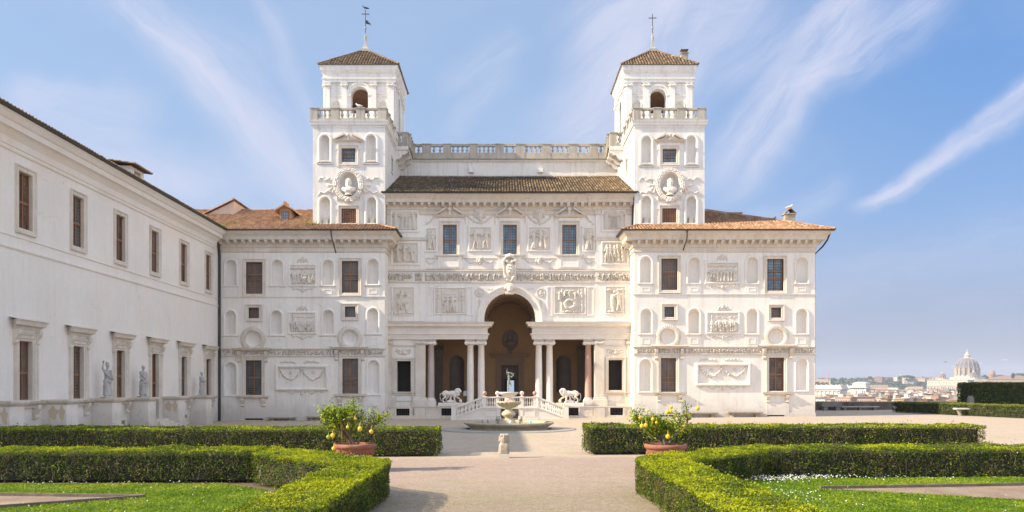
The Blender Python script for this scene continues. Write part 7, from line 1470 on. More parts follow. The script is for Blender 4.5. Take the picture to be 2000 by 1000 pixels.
# ================================================================== CITRUS TREES IN POTS
def citrus(x, y, seed, potlab, treelab, fruits, lean):
    rr = random.Random(seed); zt = .78
    po = thing('terracotta_pot', (x, y, 0), potlab, 'pot', 'terracotta pots'); mb = MB()
    mb.lathe([(.40, 0), (.43, .05), (.50, .35), (.555, .60), (.57, .64), (.60, .65), (.625, .69), (.63, .74), (.60, .78), (.56, .78), (.54, .70), (.50, .66)], (x, y, 0), 36, caps=False)
    for k in range(40): a = 2*math.pi*k/40; mb.ball((x+.545*math.cos(a), y+.545*math.sin(a), .50+.03*math.sin(k*1.9)), (.035, .035, .05), n=6, k=4)
    mb.build('pot_body', 'terracotta_pot', po); mb = MB(); mb.lathe([(.53, .70), (.02, .72)], (x, y, 0), 24, caps=False); mb.build('earth', 'soil', po)
    tr = thing('citrus_tree', (x, y, .7), treelab, 'tree', 'potted citrus trees'); mb = MB(); tips = []
    def grow(p, d, L, r, lv):
        pts = [Vector(p)]; dd = Vector(d).normalized()
        for i in range(4): dd = (dd+Vector((rr.gauss(0, .22), rr.gauss(0, .22), rr.gauss(.05, .12)))).normalized(); pts.append(pts[-1]+dd*L/4)
        mb.tube(pts, [r, r*.9, r*.8, r*.7, r*.6], 7)
        if lv >= 1: tips.extend(pts[1:] if lv > 1 else pts[2:])
        if lv < 3:
            for k in range(3 if lv else 5): 
                a = rr.uniform(0, 6.28); e = Vector((math.cos(a)*1.0, math.sin(a)*.8, rr.uniform(.1, .9))); grow(pts[rr.choice((2, 3, 4))], (dd*.5+e).normalized(), L*rr.uniform(.55, .85), r*.55, lv+1)
    grow((x, y, .68), (lean, 0, 1), .42, .045, 0); grow((x+.05, y, .68), (.45, 0, 1), .5, .035, 1); grow((x-.05, y, .68), (-.5, 0, 1), .5, .035, 1)
    kx = 1.0/max(abs(t_.x-x) for t_ in tips); ky = min(1.6, .85/max(abs(t_.y-y) for t_ in tips)); kz = 1.36/(max(t_.z for t_ in tips)-.7)
    S3 = lambda p: (x+(p[0]-x)*(1+(kx-1)*min(1, max(0, p[2]-.7)/.35)), y+(p[1]-y)*(1+(ky-1)*min(1, max(0, p[2]-.7)/.35)), .7+(p[2]-.7)*kz)
    mb.v = [S3(p) for p in mb.v]; tips = [Vector(S3(t_)) for t_ in tips]; tips = [t_ for t_ in tips if t_.z > .98]; mb.build('trunk', 'bark', tr)
    mx = max(t_.z for t_ in tips); P_, N_ = [], []
    for t_ in tips:
        for k in range(rr.randint(7, 11)): v = Vector((rr.gauss(0, .10), rr.gauss(0, .10), rr.gauss(.0, .085))); P_.append(tuple(t_+v)); N_.append(tuple(v.normalized()+Vector((0, 0, .6))))
    P_ = np.array(P_); sc = np.array([1.0/max(1e-6, abs(P_[:, 0]-x).max()), 1, 1.0]); 
    leafcloud(P_, np.array(N_), .044, 'crown', 'leaf_citrus', tr, None, .5, 1.0, ORI[tr.name])
    for (fx_, fy_, g_, s_) in fruits:
        px_, pz_ = X(fx_, y), Z(fy_, y); mb = MB(); yy_ = y-.35-rr.random()*.2; px_, pz_ = X(fx_, yy_), Z(fy_, yy_); s_ *= .8
        mb.lathe([(.01, -.075*s_), (.025*s_, -.068*s_), (.055*s_, -.04*s_), (.066*s_, 0), (.055*s_, .04*s_), (.02*s_, .062*s_), (.008, .07*s_), (.006, .16*s_)], (px_, yy_, pz_), 12); mb.tube([(px_, yy_, pz_+.14*s_), (px_+.02, yy_+.12, pz_+.2*s_)], .006, 4); mb.build('fruit', 'lemon_green' if g_ else 'lemon', tr)
    return tips
citrus(X(693.5, 23.6), 23.6, 5, 'terracotta pot with rolled rim holding the left citrus tree', 'left potted citrus tree with few pale yellow fruits and a bamboo stake', [(650, 850.5, 0, 1.3), (641.5, 853.5, 1, 1.2), (703, 837.5, 0, 1.35), (725, 843, 0, 1.2), (652, 876, 0, 1.2), (679, 834, 0, .9), (693.5, 818, 0, .8), (660, 812, 1, 1.0)], -.1)
mb = MB(); x_, y_ = X(668, 23.3), 23.3; mb.tube([(x_+.02, y_, .7), (x_-.03, y_, 1.5)], .022, 7); s_ = mb.build('stake', 'wood_frame'); recenter(s_); tag(s_, 'thin brown stake standing in the left citrus pot', 'stake')
citrus(X(1300, 23.4), 23.4, 12, 'terracotta pot holding the right citrus tree, rim in full sun', 'right potted citrus tree hung with many orange-yellow fruits', [(1303.5, 805, 0, 1.1), (1309, 804.5, 0, 1.2), (1362.5, 797.5, 0, 1.2), (1336.5, 831.5, 0, 1.0), (1253.5, 832, 0, 1.15), (1261.5, 830.5, 0, 1.15), (1304.5, 852.5, 0, 1.3), (1249.5, 816.5, 0, .9), (1282, 825, 0, .8), (1275, 818.5, 0, .9), (1237, 812, 1, .9), (1318.5, 812.5, 0, .8), (1264.5, 802.5, 0, .7), (1311, 795, 0, .9)], .1)
# ================================================================== THE CITY AND HILLS BEYOND
rb = random.Random(21)
def zp(py, Y): return Z(py, Y)
# wooded ridge
sky_pts = [(1300, 744), (1480, 743), (1592, 741.5), (1620, 742), (1650, 742.5), (1690, 740), (1740, 740), (1790, 740), (1860, 741), (1920, 739), (1960, 738), (2000, 734), (2100, 733), (2400, 737), (2900, 745)]
def skyl(px): return np.interp(px, [p[0] for p in sky_pts], [p[1] for p in sky_pts])
mb = MB(); rows = []
for Yd, f in ((1900, 0), (2300, .06), (2600, .34), (2900, .72), (3200, 1), (3900, .8), (5200, .1), (6500, 0)):
    rows.append([(X(px, 3200)*Yd/3200 if Yd < 3200 else X(px, 3200)+(Yd-3200)*.3, Yd, -34+(zp(skyl(px), 3200)+32-4)*f*(1+.06*mnoise.noise((px*.01, Yd*.002, 0)))) for px in range(1180, 2920, 20)])
mb.loft(rows, closed=False, caps=False); tag(mb.build('hills', 'hill_green'), kind='structure')
def blob(mb, c, r, n=7, k=5):
    rg_ = []
    for i in range(k+1):
        a = -math.pi/2+math.pi*max(.04, min(.96, i/k)); rg_.append([(c[0]+r[0]*math.cos(a)*math.cos(2*math.pi*j/n)*rb.uniform(.72, 1.2), c[1]+r[1]*math.cos(a)*math.sin(2*math.pi*j/n)*rb.uniform(.72, 1.2), c[2]+r[2]*math.sin(a)*rb.uniform(.85, 1.15)) for j in range(n)])
    mb.loft(rg_)
P_, N_, R_ = [], [], []
for i in range(2750):
    px = rb.uniform(1400, 2200); t_ = rb.random()**.8; Yd = 2350+850*t_; f = np.interp(Yd, [1900, 2300, 2600, 2900, 3200], [0, .06, .34, .72, 1]); z = -34+(zp(skyl(px), 3200)+28)*f; x = X(px, 3200)*Yd/3200
    r = rb.uniform(7, 17); base = rb.uniform(.1, .8)
    for k in range(22):
        v = np.array([rb.gauss(0, 1), rb.gauss(0, 1), rb.gauss(0, 1)]); v /= np.linalg.norm(v); P_.append((x+v[0]*r, Yd+v[1]*r, z+4+v[2]*r*.55)); N_.append(v); R_.append(base+rb.uniform(-.2, .2)+.2*v[2])
tag(leafcloud(P_, N_, 5.2, 'woods', 'leaf_pine', None, np.array(R_), .8, .7), kind='stuff')
def pine(px, py0, py1, wpx, Yd, lab, kind='umbrella'):
    x = X(px, Yd); z0, z1 = zp(py1, Yd)-6, zp(py0, Yd); w = wpx*Yd/FPX/2; o = thing('pine_tree', (x, Yd, z0), lab, 'tree', 'pines on the skyline of the hill')
    mb = MB(); mb.tube([(x, Yd, z0), (x+w*.1, Yd, z1-(z1-z0)*.2)], [w*.10, w*.06], 6)
    for s_ in (-1, 1): mb.tube([(x, Yd, z0+(z1-z0)*.5), (x+s_*w*.5, Yd, z1-(z1-z0)*.2)], [w*.05, w*.03], 5)
    mb.build('trunk', 'bark', o); P_, N_ = [], []; hh = (z1-z0)*(.22 if kind == 'umbrella' else .4)
    for k in range(170): v = np.array([rb.gauss(0, 1), rb.gauss(0, 1), rb.gauss(0, 1)]); v /= np.linalg.norm(v); q = rb.uniform(.6, 1.05); P_.append((x+v[0]*w*q, Yd+v[1]*w*q, z1-hh+v[2]*hh*q)); N_.append(v)
    leafcloud(P_, N_, max(w*.2, 1.5), 'crown', 'leaf_pine', o, None, .8, .7, ORI[o.name])
for a_ in [(1699, 735, 741, 9, 2900, 'round pine left of the brick-pink hilltop palace'), (1757, 733.5, 741, 9, 2950, 'dark pine just left of the hilltop church with the green dome', 'r'), (1771, 733.8, 738, 19, 2800, 'very broad umbrella pine in front of the green church dome'), (1781, 734.5, 741, 12, 2900, 'umbrella pine right of the cream hilltop villa'),
          (1644, 737, 742, 8, 2900, 'round pine on the ridge above the white court palace roof', 'r'), (1626, 738, 743, 13, 2850, 'broad dark pine by the thin red mast', 'r'), (1923, 732, 741, 14, 2700, 'pine clump left of the round brick tower', 'r'), (1954, 732.5, 738, 17, 2700, 'flat pine clump right of the round brick tower'), (1978.5, 728, 737, 5.5, 1900, 'lone tall pine above the long tiled palace roof', 'r'), (1991, 729, 736, 22, 2700, 'broad pine wood crown at the right edge of the photo', 'r')]: pine(*a_[:5], a_[5], *(a_[6:]))
# ---- generic distant building
def bld(name, px0, px1, pt, Yd, depth, mat, lab, cat='house', roof=None, rh=0, win=None, group=None, zb=-34, extra=None, og_=0):
    x0, x1 = X(px0, Yd), X(px1, Yd); zt = zp(pt, Yd); o = thing(name, ((x0+x1)/2, Yd, zb), lab, cat, group)
    mb = MB(); mb.box(x0, x1, Yd, Yd+depth, zb, zt); e = (x1-x0)*.015+.4; mb.box(x0-e, x1+e, Yd-e, Yd+depth+e, zt, zt+.6)
    if win:
        n, rows_, wh = win; fh = wh[1]; ww = (x1-x0)/n*.34; tiny = group is not None or Yd < 700; k_ = 0; rn_ = min(rows_, 100//n)
        for r_ in range(rn_):
            z1 = zt-fh*.45-r_*fh
            for i in range(n):
                c_ = x0+(x1-x0)*(i+.5)/n
                if tiny: mb.box(c_-ww/2, c_+ww/2, Yd-.15, Yd+.05, z1-wh[0], z1, 1)
                else: w_ = MB(); w_.box(c_-ww/2, c_+ww/2, Yd-.15, Yd+.05, z1-wh[0], z1); w_.build('window', 'city_window', o)
    mb.build('wall', [mat, 'city_window'], o)
    if roof:
        mb = MB(); h = rh*Yd/FPX; e = 1.0; q = min((x1-x0), depth)*.5
        a = [(x0-e, Yd-e, zt+.6), (x1+e, Yd-e, zt+.6), (x1+e, Yd+depth+e, zt+.6), (x0-e, Yd+depth+e, zt+.6)]
        if x1-x0 > depth: b_ = [(x0+q, Yd+depth/2, zt+.6+h), (x1-q, Yd+depth/2, zt+.6+h)]; fs = [(0,1,5,4), (1,2,5), (2,3,4,5), (3,0,4)]
        else: b_ = [((x0+x1)/2, Yd+q, zt+.6+h), ((x0+x1)/2, Yd+depth-q, zt+.6+h)]; fs = [(0,1,4), (1,2,5,4), (2,3,5), (3,0,4,5)]
        mb.add(a+b_, fs); mb.build('roof', roof, o)
    o.rotation_euler = (0, 0, R(rb.uniform(-52, -24) if x1-x0 < 45 else -34))
    return o
# white court palace
o = bld('court_palace', 1560, 1637.5, 762, 1250, 60, 'city_white', 'huge white ornate court palace right beside the villa corner, seen over the parapet', 'palace', win=(11, 1, (9, 20)))
og = ORI[o.name]; Yd = 1250
mb = MB(); x0, x1 = X(1560, Yd), X(1638.5, Yd)
prof = [(zp(762, Yd), 0), (zp(760.5, Yd), 2.5), (zp(758, Yd), 2.8), (zp(756, Yd), 1.2), (zp(755.2, Yd), 1.8), (zp(754.6, Yd), .5), (zp(752.2, Yd), .4)]
sweep(mb, [(x0, Yd), (x1, Yd), (x1, Yd+50)], prof); mb.box(x0, x1-1, Yd+.5, Yd+50, zp(762, Yd), zp(752.8, Yd)); mb.build('attic', 'city_white', o, origin=og)
for px in list(range(1568, 1638, 9))+[1637]: mb = MB(); mb.box(X(px, Yd)-1.0, X(px, Yd)+1.0, Yd-.5, Yd+2, zp(753, Yd), zp(751, Yd)); mb.build('pinnacle', 'city_white', o, origin=og)
for i in range(10): px = 1564+i*7.6; mb = MB(); mb.box(X(px, Yd)-.8, X(px, Yd)+.8, Yd-1.0, Yd, -34, zp(763.5, Yd)); mb.build('pilaster', 'city_white', o, origin=og)
mb = MB(); mb.box(X(1560, Yd), x1+.5, Yd-1.3, Yd, zp(763.5, Yd), zp(762.2, Yd)); mb.build('architrave', 'city_white', o, origin=og)
mb = MB(); xq = X(1611, Yd+12); mb.lathe([(1.5, 0), (1.2, 3), (1.6, 4.5), (.8, 6), (.7, 9), (.2, 11)], (xq, Yd+12, zp(750, Yd)-1), 8); mb.build('roof_statue', 'green_copper', o, origin=og)
o = bld('court_palace_wing', 1637, 1697, 760, 1300, 50, 'city_white', 'white rear wing of the court palace with a pedimented pavilion', 'palace', win=None); og = ORI[o.name]; Yd = 1300
mb = MB(); sweep(mb, [(X(1637, Yd), Yd), (X(1666, Yd), Yd)], [(zp(760, Yd), 0), (zp(758.5, Yd), 2), (zp(757, Yd), 2.4), (zp(756.6, Yd), .6), (zp(753.2, Yd), .5)]); mb.box(X(1637, Yd), X(1670, Yd), Yd+.6, Yd+45, zp(760, Yd), zp(753.6, Yd)); mb.build('attic', 'city_white', o, origin=og)
for i in range(14): px = 1643+i*1.9; mb = MB(); mb.box(X(px, Yd), X(px+.9, Yd), Yd-.2, Yd+.2, zp(760.3, Yd), zp(759.2, Yd)); mb.build('window', 'city_window', o, origin=og)
Yq = 1290; mb = MB(); mb.box(X(1669, Yq), X(1697, Yq), Yq, Yq+45, -34, zp(757.5, Yq)); mb.box(X(1666.5, Yq), X(1698.5, Yq), Yq-2, Yq+47, zp(757.5, Yq), zp(756.3, Yq)); mb.box(X(1672, Yq), X(1696, Yq), Yq+2, Yq+42, zp(756.3, Yq), zp(749.3, Yq)); mb.box(X(1671, Yq), X(1697, Yq), Yq+1, Yq+43, zp(749.3, Yq), zp(748.6, Yq)); mb.build('pavilion', 'city_white', o, origin=og)
mb = MB(); z1 = zp(748.6, Yq); mb.add([(X(1671, Yq), Yq+1, z1), (X(1697, Yq), Yq+1, z1), (X(1697, Yq), Yq+43, z1), (X(1671, Yq), Yq+43, z1), (X(1679, Yq), Yq+12, zp(745.6, Yq)), (X(1691, Yq), Yq+12, zp(745.6, Yq)), (X(1691, Yq), Yq+32, zp(745.6, Yq)), (X(1679, Yq), Yq+32, zp(745.6, Yq))], [(0,1,5,4), (1,2,6,5), (2,3,7,6), (3,0,4,7), (4,5,6,7)]); mb.build('pavilion_roof', 'city_white', o, origin=og)
for px, w_, pt, pb in [(q, 1.6, 758.5, 760.5) for q in (1675, 1679, 1683, 1687, 1691)]+[(q, .9, 763, 769) for q in (1679, 1690, 1693.5)]: mb = MB(); mb.box(X(px, Yq), X(px+w_, Yq), Yq-.3, Yq, zp(pb, Yq), zp(pt, Yq)); mb.build('window', 'city_window', o, origin=og)
for px in (1645.7, 1655.5, 1665.5): mb = MB(); mb.box(X(px, Yd)-.7, X(px, Yd)+.7, Yd, Yd+2, zp(753.6, Yd), zp(750.5, Yd)); mb.build('pinnacle', 'city_white', o, origin=og)
mb = MB(); x, Yd = X(1618.3, 1500), 1500; mb.tube([(x, Yd, -34), (x, Yd, zp(727, Yd))], [.9, .25], 6)
for i in range(8): mb.ball((x, Yd, zp(752-3*i, Yd)), .8, n=6, k=4)
o = mb.build('radio_mast', 'mast_red'); recenter(o); tag(o, 'thin red radio mast rising above the white court palace', 'mast')
# hilltop buildings
for a_ in [('hill_house', 1588, 1618, 739.8, 2900, 30, 'city_pink', 'long low pink building on the ridge at the left end of the skyline', 'house', None, 0, None), ('hill_house', 1696.5, 1703, 738.6, 2900, 50, 'city_brick', 'narrow reddish building on the hill, left of the large brick palace', 'house', None, 0, (3, 3, (3, 7))),
           ('hill_palace', 1708.5, 1722, 736.6, 2880, 60, 'city_brick', 'large brick-red palace block standing among trees on the hill', 'palace', 'city_roof', 1.0, (6, 4, (3.5, 7))), ('hill_palace', 1722, 1730.5, 737.2, 2980, 60, 'city_pink', 'lower pink annex behind the large brick-red hill palace', 'house', 'city_roof', .6, None),
           ('hill_house', 1762.5, 1774, 736.8, 2850, 40, 'city_cream', 'cream hilltop villa below the small green dome', 'house', 'city_roof', 1.6, (4, 2, (3.5, 7))), ('hill_house', 1767, 1784, 740.5, 2800, 40, 'city_grey', 'grey shaded hillside block right of the cream hilltop villa', 'house', None, 0, (6, 2, (3.5, 7))),
           ('hill_house', 1788, 1806, 738.6, 2950, 40, 'city_pink', 'pink house on the ridge between the green dome and the basilica', 'house', 'city_roof', 1.0, (6, 1, (3, 7))), ('hill_house', 1806, 1818, 736.6, 3000, 40, 'city_brick', 'reddish flat block on the ridge close to the basilica facade', 'house', None, 0, None), ('hill_house', 1827, 1843, 736.2, 3000, 40, 'city_cream', 'pale block on the ridge left of the small basilica dome', 'house', 'city_roof', .8, None)]:
    bld(*a_[:9], roof=a_[9], rh=a_[10], win=a_[11], zb=-5, group='buildings on the wooded hill')
Yd = 2950; x = X(1762, Yd); o = thing('church', (x, Yd, 10), 'hilltop church with a shallow green dome and small lantern', 'church'); mb = MB(); mb.box(x-18, x+18, Yd, Yd+30, 0, zp(737, Yd)); mb.build('wall', 'city_cream', o)
mb = MB(); mb.lathe([(13, 0), (12.5, 2), (9, 5), (4, 6.6), (1, 7)], (x, Yd+14, zp(737, Yd)), 20); mb.build('dome', 'green_copper', o); mb = MB(); mb.lathe([(1.6, 0), (1.6, 4), (.4, 6.5), (.2, 9)], (x, Yd+14, zp(733.6, Yd)), 8); mb.build('lantern', 'city_white', o)
# ---- the basilica
Yd = 2300; cx_ = X(1889, Yd); pxm = Yd/FPX
bs = thing('basilica', (cx_, Yd, -34), 'great pale basilica with tall ribbed dome rising over the city rooftops', 'basilica'); OB = ORI['basilica']
def bz(py): return zp(py, Yd)
Fq = Fr('F', Yd-110); Yf = Yd-110
def fx_(px): return cx_+(px-1856)*1.326
def fz_(py): return zp(py, Yf)
mb = MB(); x0, x1 = fx_(1813.5), fx_(1899); mb.box(x0, x1, Yf, Yf+35, -34, fz_(741.8)); 
mb.box(cx_-40, cx_+40, Yf+35, Yd+20, -34, fz_(741))
mb.build('facade', 'basilica_stone', bs, origin=OB)
mb = MB()
for pt, pb, o_ in ((741.2, 742, 1.6), (752.2, 753.4, 2.2), (755, 755.6, 1.2), (767.5, 769, 1.2)): band(mb, Fq, x0-.8, x1+.8, fz_(pb), fz_(pt), o_)
mb.build('entablature', 'basilica_stone', bs, origin=OB)
for i, px in enumerate((1815, 1821.5, 1828.5, 1836, 1843.5, 1847.5, 1851.5, 1858.5, 1863, 1867.5, 1875, 1881.5, 1889, 1896)):
    mb = MB(); mb.lathe([(1.9, -20), (1.7, 0), (1.6, 12), (2.1, fz_(755.5)-fz_(767)-.2)], (fx_(px), Yf-1.2, fz_(767)), 8, caps=False); mb.build('column', 'basilica_stone', bs, origin=OB)
for px in (1818, 1825, 1832.3, 1840, 1849.5, 1855.2, 1861, 1871.5, 1878.3, 1885.5, 1893):
    mb = MB(); band(mb, Fq, fx_(px)-1.7, fx_(px)+1.7, fz_(762.5), fz_(757.8), .2); mb.build('window', 'basilica_shadow', bs, origin=OB)
    mb = MB(); band(mb, Fq, fx_(px)-1.3, fx_(px)+1.3, fz_(748.6), fz_(746.2), .2); mb.build('window', 'basilica_shadow', bs, origin=OB)
mb = MB(); a, b_ = fx_(1848), fx_(1867); zz = fz_(752.2); mb.add([(a, Yf-2.5, zz), (b_, Yf-2.5, zz), ((a+b_)/2, Yf-2.5, fz_(748.4)), (a, Yf+1, zz), (b_, Yf+1, zz), ((a+b_)/2, Yf+1, fz_(748.4))], [(0,1,2), (0,2,5,3), (1,4,5,2)]); mb.build('pediment', 'basilica_stone', bs, origin=OB)
mb = MB(); mb.lathe([(3.2, 0), (3.4, 2), (2.4, 5), (.6, 8)], (fx_(1824), Yf+5, fz_(741.8)), 10); mb.build('clock_turret', 'basilica_stone', bs, origin=OB)
for px in range(1818, 1898, 6): mb = MB(); mb.lathe([(.8, 0), (1.0, 2.5), (.5, 4.2), (.3, 5)], (fx_(px), Yf+1, fz_(741.3)), 6); mb.build('roof_statue', 'basilica_stone', bs, origin=OB)
def dome(px, pw, p_base, p_drum, p_dome, p_lant, p_top, n, main, Yc_):
    x = X(px, Yc_); k = Yc_/FPX; r = pw*k/2; z0, z1, z2, z3, z4 = [zp(q, Yc_) for q in (p_base, p_drum, p_dome, p_lant, p_top)]
    mb = MB(); mb.lathe([(r*1.14, z0-25 if main else z0-8), (r*1.14, z0), (r*1.10, z0+.6), (r*.98, z0+.6), (r*.98, z1-.8), (r*1.06, z1-.8), (r*1.06, z1)], (x, Yc_, 0), 40); dr = mb.build('drum', 'basilica_stone', bs, origin=OB)
    mb = MB(); H = z2-z1; st_ = 0
    pr = [(r*1.02, z1-.1)]
    if main: pr += [(r*1.02, z1+H*.14), (r*.99, z1+H*.15)]; st_ = .15
    for i in range(1, 11): a = i/10*math.pi/2*.93; pr.append((r*.99*math.cos(a)**.92, z1+H*(st_+(1-st_)*math.sin(a)/math.sin(math.pi/2*.93))))
    mb.lathe(pr, (x, Yc_, 0), 48); mb.build('dome', 'lead_dome', bs, origin=OB)
    for j in range(n):
        a = 2*math.pi*(j+.5)/n; ca, sa = math.cos(a), math.sin(a)
        
        mb = MB(); pts = [(x+q*1.005*ca, Yc_+q*1.005*sa, zz) for q, zz in pr]; mb.tube(pts, [r*.024]*len(pts), 5); mb.build('rib', 'city_rib', bs, origin=OB)
        for da in ((-.045, .045) if main else (0,)):
            mb = MB(); mb.tube([(x+r*1.07*math.cos(a+da), Yc_+r*1.07*math.sin(a+da), z0), (x+r*1.07*math.cos(a+da), Yc_+r*1.07*math.sin(a+da), z1-.8)], r*.038, 6); mb.build('column', 'basilica_stone', dr, origin=OB)
        a2 = a+math.pi/n; mb = MB(); cu_, sn = math.cos(a2), math.sin(a2); w_ = r*math.sin(math.pi/n)*.42; tx, ty = -sn, cu_; zz0, zz1 = z0+(z1-z0)*.2, z0+(z1-z0)*.72
        mb.add([(x+r*.995*cu_+tx*s_*w_, Yc_+r*.995*sn+ty*s_*w_, q) for s_, q in ((-1, zz0), (1, zz0), (1, zz1), (-1, zz1))]+[(x+r*.9*cu_+tx*s_*w_, Yc_+r*.9*sn+ty*s_*w_, q) for s_, q in ((-1, zz0), (1, zz0), (1, zz1), (-1, zz1))], [(0,1,2,3), (0,1,5,4), (2,3,7,6)]); mb.build('window', 'basilica_shadow', dr, origin=OB)
    mb = MB(); h = z4-z2; rl = r*.24; mb.lathe([(rl*1.35, z2-.6), (rl*1.3, z2+.5), (rl, z2+.6), (rl, z2+h*.22), (rl*1.25, z2+h*.24), (rl*1.1, z2+h*.3), (rl*.75, z2+h*.42), (rl*.35, z2+h*.6), (rl*.18, z2+h*.72), (rl*.3, z2+h*.78), (rl*.3, z2+h*.84), (rl*.06, z2+h*.88), (rl*.06, z4)], (x, Yc_, 0), 16); ln = mb.build('lantern', 'basilica_stone', bs, origin=OB)
dome(1889, 40.5, 735.5, 718.5, 699, 690, 681.5, 16, True, Yd)
dome(1889-30.3, 13.2, 740.5, 733.2, 728.2, 726, 724, 10, False, Yd-25); dome(1889+30.3, 13.5, 740.2, 732.5, 726.8, 724.5, 722, 10, False, Yd-25); bs.rotation_euler = (0, 0, R(-57))
mb = MB(); mb.box(cx_-33, cx_+33, Yd-33, Yd+33, -34, bz(736.5)); mb.box(cx_-55, cx_+55, Yd-40, Yd+45, -34, bz(741)); mb.build('crossing', 'basilica_stone', bs, origin=OB)
# palaces right of the basilica
bld('papal_palace', 1907, 1935.5, 741.5, 2050, 40, 'city_cream', 'long cream palace with pale green roof edge right of the basilica', 'palace', 'green_copper', 1.0, (14, 2, (3, 7)))
bld('papal_palace', 1935.5, 2012, 740.5, 2000, 60, 'city_pink', 'long pinkish palace with broad tiled hipped roof at the right edge', 'palace', 'city_roof', 7.0, (34, 2, (3, 7)))
x, Yq = X(1937.5, 2500), 2500; o = thing('round_tower', (x, Yq, 5), 'squat round brick tower on the ridge right of the basilica', 'tower'); mb = MB(); mb.lathe([(9, 0), (9, zp(733, Yq)-6), (10, zp(731, Yq)-5), (10, zp(729.5, Yq)-5), (9, zp(729, Yq)-5), (9, zp(726, Yq)-5), (6, zp(724, Yq)-5)], (x, Yq, 5), 20); mb.build('wall', 'city_brick', o)
bld('city_palace', 1697, 1733, 751.8, 2150, 60, 'city_pink', 'big pink palace with many windows at the foot of the wooded hill', 'palace', None, 0, (16, 3, (4, 8)), zb=-34)
bld('city_palace', 1774, 1801, 755.5, 1900, 50, 'city_cream', 'large cream palace with rows of windows between hill and basilica', 'palace', 'city_roof', 1.2, (10, 3, (4, 8)), zb=-34)
bld('city_palace', 1697, 1748, 762.2, 1650, 30, 'city_ochre', 'very long ochre palace right of the white court palace', 'palace', 'city_roof', 1.6, (26, 2, (3, 7)), zb=-34)
bld('city_palace', 1735, 1752, 757.3, 2000, 30, 'city_white', 'low white hall with flat roof below the wooded slope', 'hall', None, 0, None, zb=-34)
bld('near_house', 1631, 1660, 776.8, 560, 20, 'city_pink', 'pinkish-white terrace house just above the parapet at the left', 'house', None, 0, (6, 1, (1.4, 4)), zb=-34)
bld('near_house', 1676, 1706, 777.2, 540, 22, 'city_pink', 'pale pink house with a row of dark windows just above the parapet', 'house', 'city_roof', .8, (8, 1, (1.4, 4)), zb=-34)
bld('near_house', 1668, 1674.5, 772.5, 600, 14, 'city_white', 'narrow white house with a green shutter between the two pinkish roofs', 'house', None, 0, (1, 1, (2, 4)), zb=-34)
# ordinary houses in four bands of rooftops
TENS = ['first', 'second', 'third', 'fourth', 'fifth', 'sixth', 'seventh', 'eighth', 'ninth', 'tenth', 'eleventh', 'twelfth', 'thirteenth', 'fourteenth', 'fifteenth', 'sixteenth', 'seventeenth', 'eighteenth', 'nineteenth', 'twentieth']
ORD = TENS+['twenty-'+q for q in TENS[:9]]+['thirtieth']+['thirty-'+q for q in TENS[:9]]+['fortieth']+['forty-'+q for q in TENS[:9]]
CN = {'city_cream': 'cream', 'city_ochre': 'ochre', 'city_pink': 'pink', 'city_white': 'white', 'city_brick': 'brick-red', 'city_grey': 'grey'}
for rn, (Yr, ptop, wpx, xs, xe) in {'rooftops below the hill': (1850, 762.0, (6, 12), 1697, 1900), 'upper city rooftops': (1550, 765.5, (5, 12), 1697, 1900), 'middle city rooftops': (1250, 768.5, (5, 12), 1690, 1900),
      'lower city rooftops': (980, 772, (6, 13), 1606, 1900), 'lowest city rooftops': (780, 775.5, (6, 14), 1594, 1900), 'rooftops nearest the parapet': (620, 779.5, (8, 18), 1594, 1900)}.items():
    px = xs; i = 0
    while px < xe:
        w = rb.uniform(*wpx); mt = rb.choice(['city_cream', 'city_cream', 'city_ochre', 'city_pink', 'city_white', 'city_white', 'city_brick', 'city_ochre', 'city_grey', 'city_cream']); tl = rb.random() < .5; Y2 = Yr*rb.uniform(.94, 1.08); pt = ptop+rb.uniform(-2.2, 2.0)
        lab = f"{CN[mt]} {'tile-roofed' if tl else 'flat-roofed'} house, {ORD[i]} from left in the {rn}"
        o = bld('city_house', px, px+w, pt, Y2, rb.uniform(10, 26), mt, lab, 'house', 'city_roof' if tl else None, rb.uniform(.7, 1.6) if tl else 0, (max(2, int(w*Y2/FPX/3.6)), rb.choice((1, 2, 3)), (1.9, 3.8)), 'ordinary city houses', zb=-34)
        if rb.random() < .6:
            mb = MB(); x_ = X(px+w*rb.uniform(.3, .7), Y2); zt_ = Z(pt, Y2); k = rb.uniform(.8, 2.2); mb.box(x_-k, x_+k, Y2+3, Y2+3+2*k, zt_, zt_+rb.uniform(1.8, 3.6)); mb.build('roof_hut', rb.choice(('city_cream', 'city_grey', 'city_brick', 'city_white')), o)
        px += w*rb.uniform(.8, 1.12); i += 1
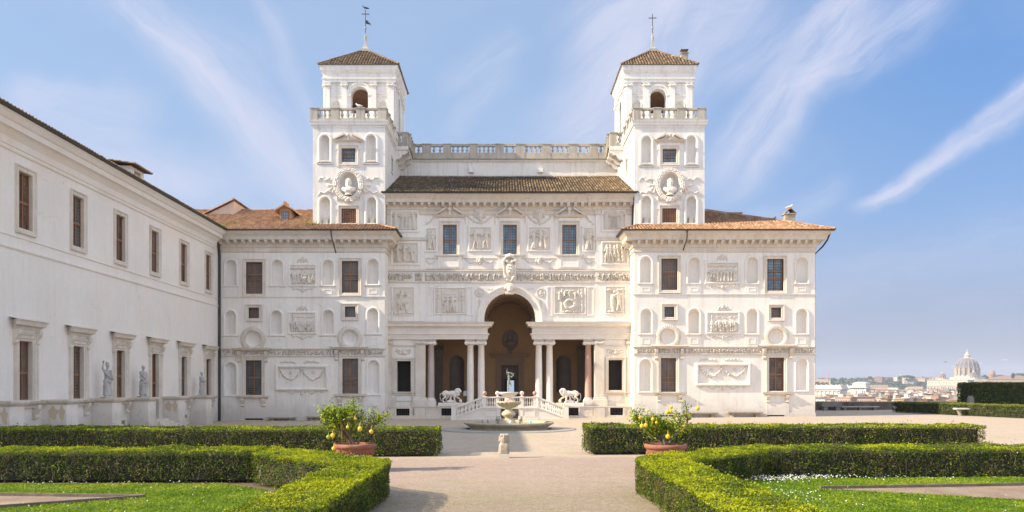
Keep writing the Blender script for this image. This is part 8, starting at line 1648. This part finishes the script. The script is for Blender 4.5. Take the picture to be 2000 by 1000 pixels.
# ================================================================== BIRDS
def gull(x, y, z, s, mat, lab, fly=0.0, rz=0):
    mb = MB(); P = lambda a, b, c: (a*s, b*s, c*s)
    if not fly:
        mb.tube([P(-.24, 0, .13), P(-.1, 0, .16), P(.06, 0, .20), P(.13, 0, .27)], [.02, .075, .075, .045], 8); mb.ball(P(.15, 0, .31), .05); mb.tube([P(.18, 0, .31), P(.25, 0, .295)], [.018, .006], 5)
        for sx in (-1, 1): mb.tube([P(.0, sx*.03, .13), P(.0, sx*.03, 0)], .008, 4); mb.tube([P(.05, sx*.07, .2), P(-.12, sx*.07, .17), P(-.3, sx*.03, .12)], [.04, .045, .01], 6)
    else:
        mb.tube([P(-.25, 0, 0), P(-.05, 0, .0), P(.15, 0, .02), P(.25, 0, .03)], [.02, .07, .055, .03], 8)
        for sx in (-1, 1): mb.add([P(.08, 0, .02), P(.10, sx*.3, .12*fly), P(-.02, sx*.65, .05*fly), P(-.12, sx*.62, .04*fly), P(-.06, sx*.3, .10*fly), P(-.1, 0, .02)]+[P(.08, 0, .0), P(.10, sx*.3, .10*fly), P(-.02, sx*.65, .04*fly), P(-.12, sx*.62, .03*fly), P(-.06, sx*.3, .08*fly), P(-.1, 0, .0)], [(0,1,2,3,4,5), (11,10,9,8,7,6)]+[(i, (i+1) % 6, 6+(i+1) % 6, 6+i) for i in range(6)])
    me = mb.mesh('bird', mat); o = link('bird', me, None, (x, y, z)); o.rotation_euler = (0, 0, rz); tag(o, lab, 'bird')
gull(X(1542.5, 64), 64, Z(409.5, 64), 1.25, 'bird_white', 'white gull standing on the chimney of the right wing roof')
gull(X(700, 62.9), 62.95, Z(211.8, 62.9)+.01, 1.3, 'bird_white', 'white gull standing on the left tower balustrade', rz=R(160))
gull(X(1511, 69), 69, Z(431.5, 69), 1.1, 'bird_grey', 'small grey bird perched on the right wing roof ridge')
gull(apL.x-.04, apL.y, apL.z-.15+3.72, 1.3, 'bird_grey', 'dark bird perched on top of the left tower vane', rz=R(180))
for px, py, d, m_, lab in ((1847, 707.5, 500, 'bird_grey', 'dark gull flying in the sky left of the basilica dome'), (1914, 710, 520, 'bird_white', 'white gull flying just right of the basilica dome'), (1963, 704, 420, 'bird_white', 'white gull flying highest at the far right of the sky'), (1862, 716.5, 650, 'bird_white', 'tiny white gull flying low left of the basilica dome')):
    gull(X(px, d), d, Z(py, d), 2.2, m_, lab, fly=2.0, rz=R(60+px % 50))
# ================================================================== HAZE
lo, hi = (-6800, -200, -36), (12000, 6800, 180)
mb = MB(); mb.box(lo[0], hi[0], lo[1], hi[1], lo[2], hi[2]); hzo = mb.mesh('haze', 'haze_air'); hz_ = link('haze', hzo); tag(hz_, kind='stuff')
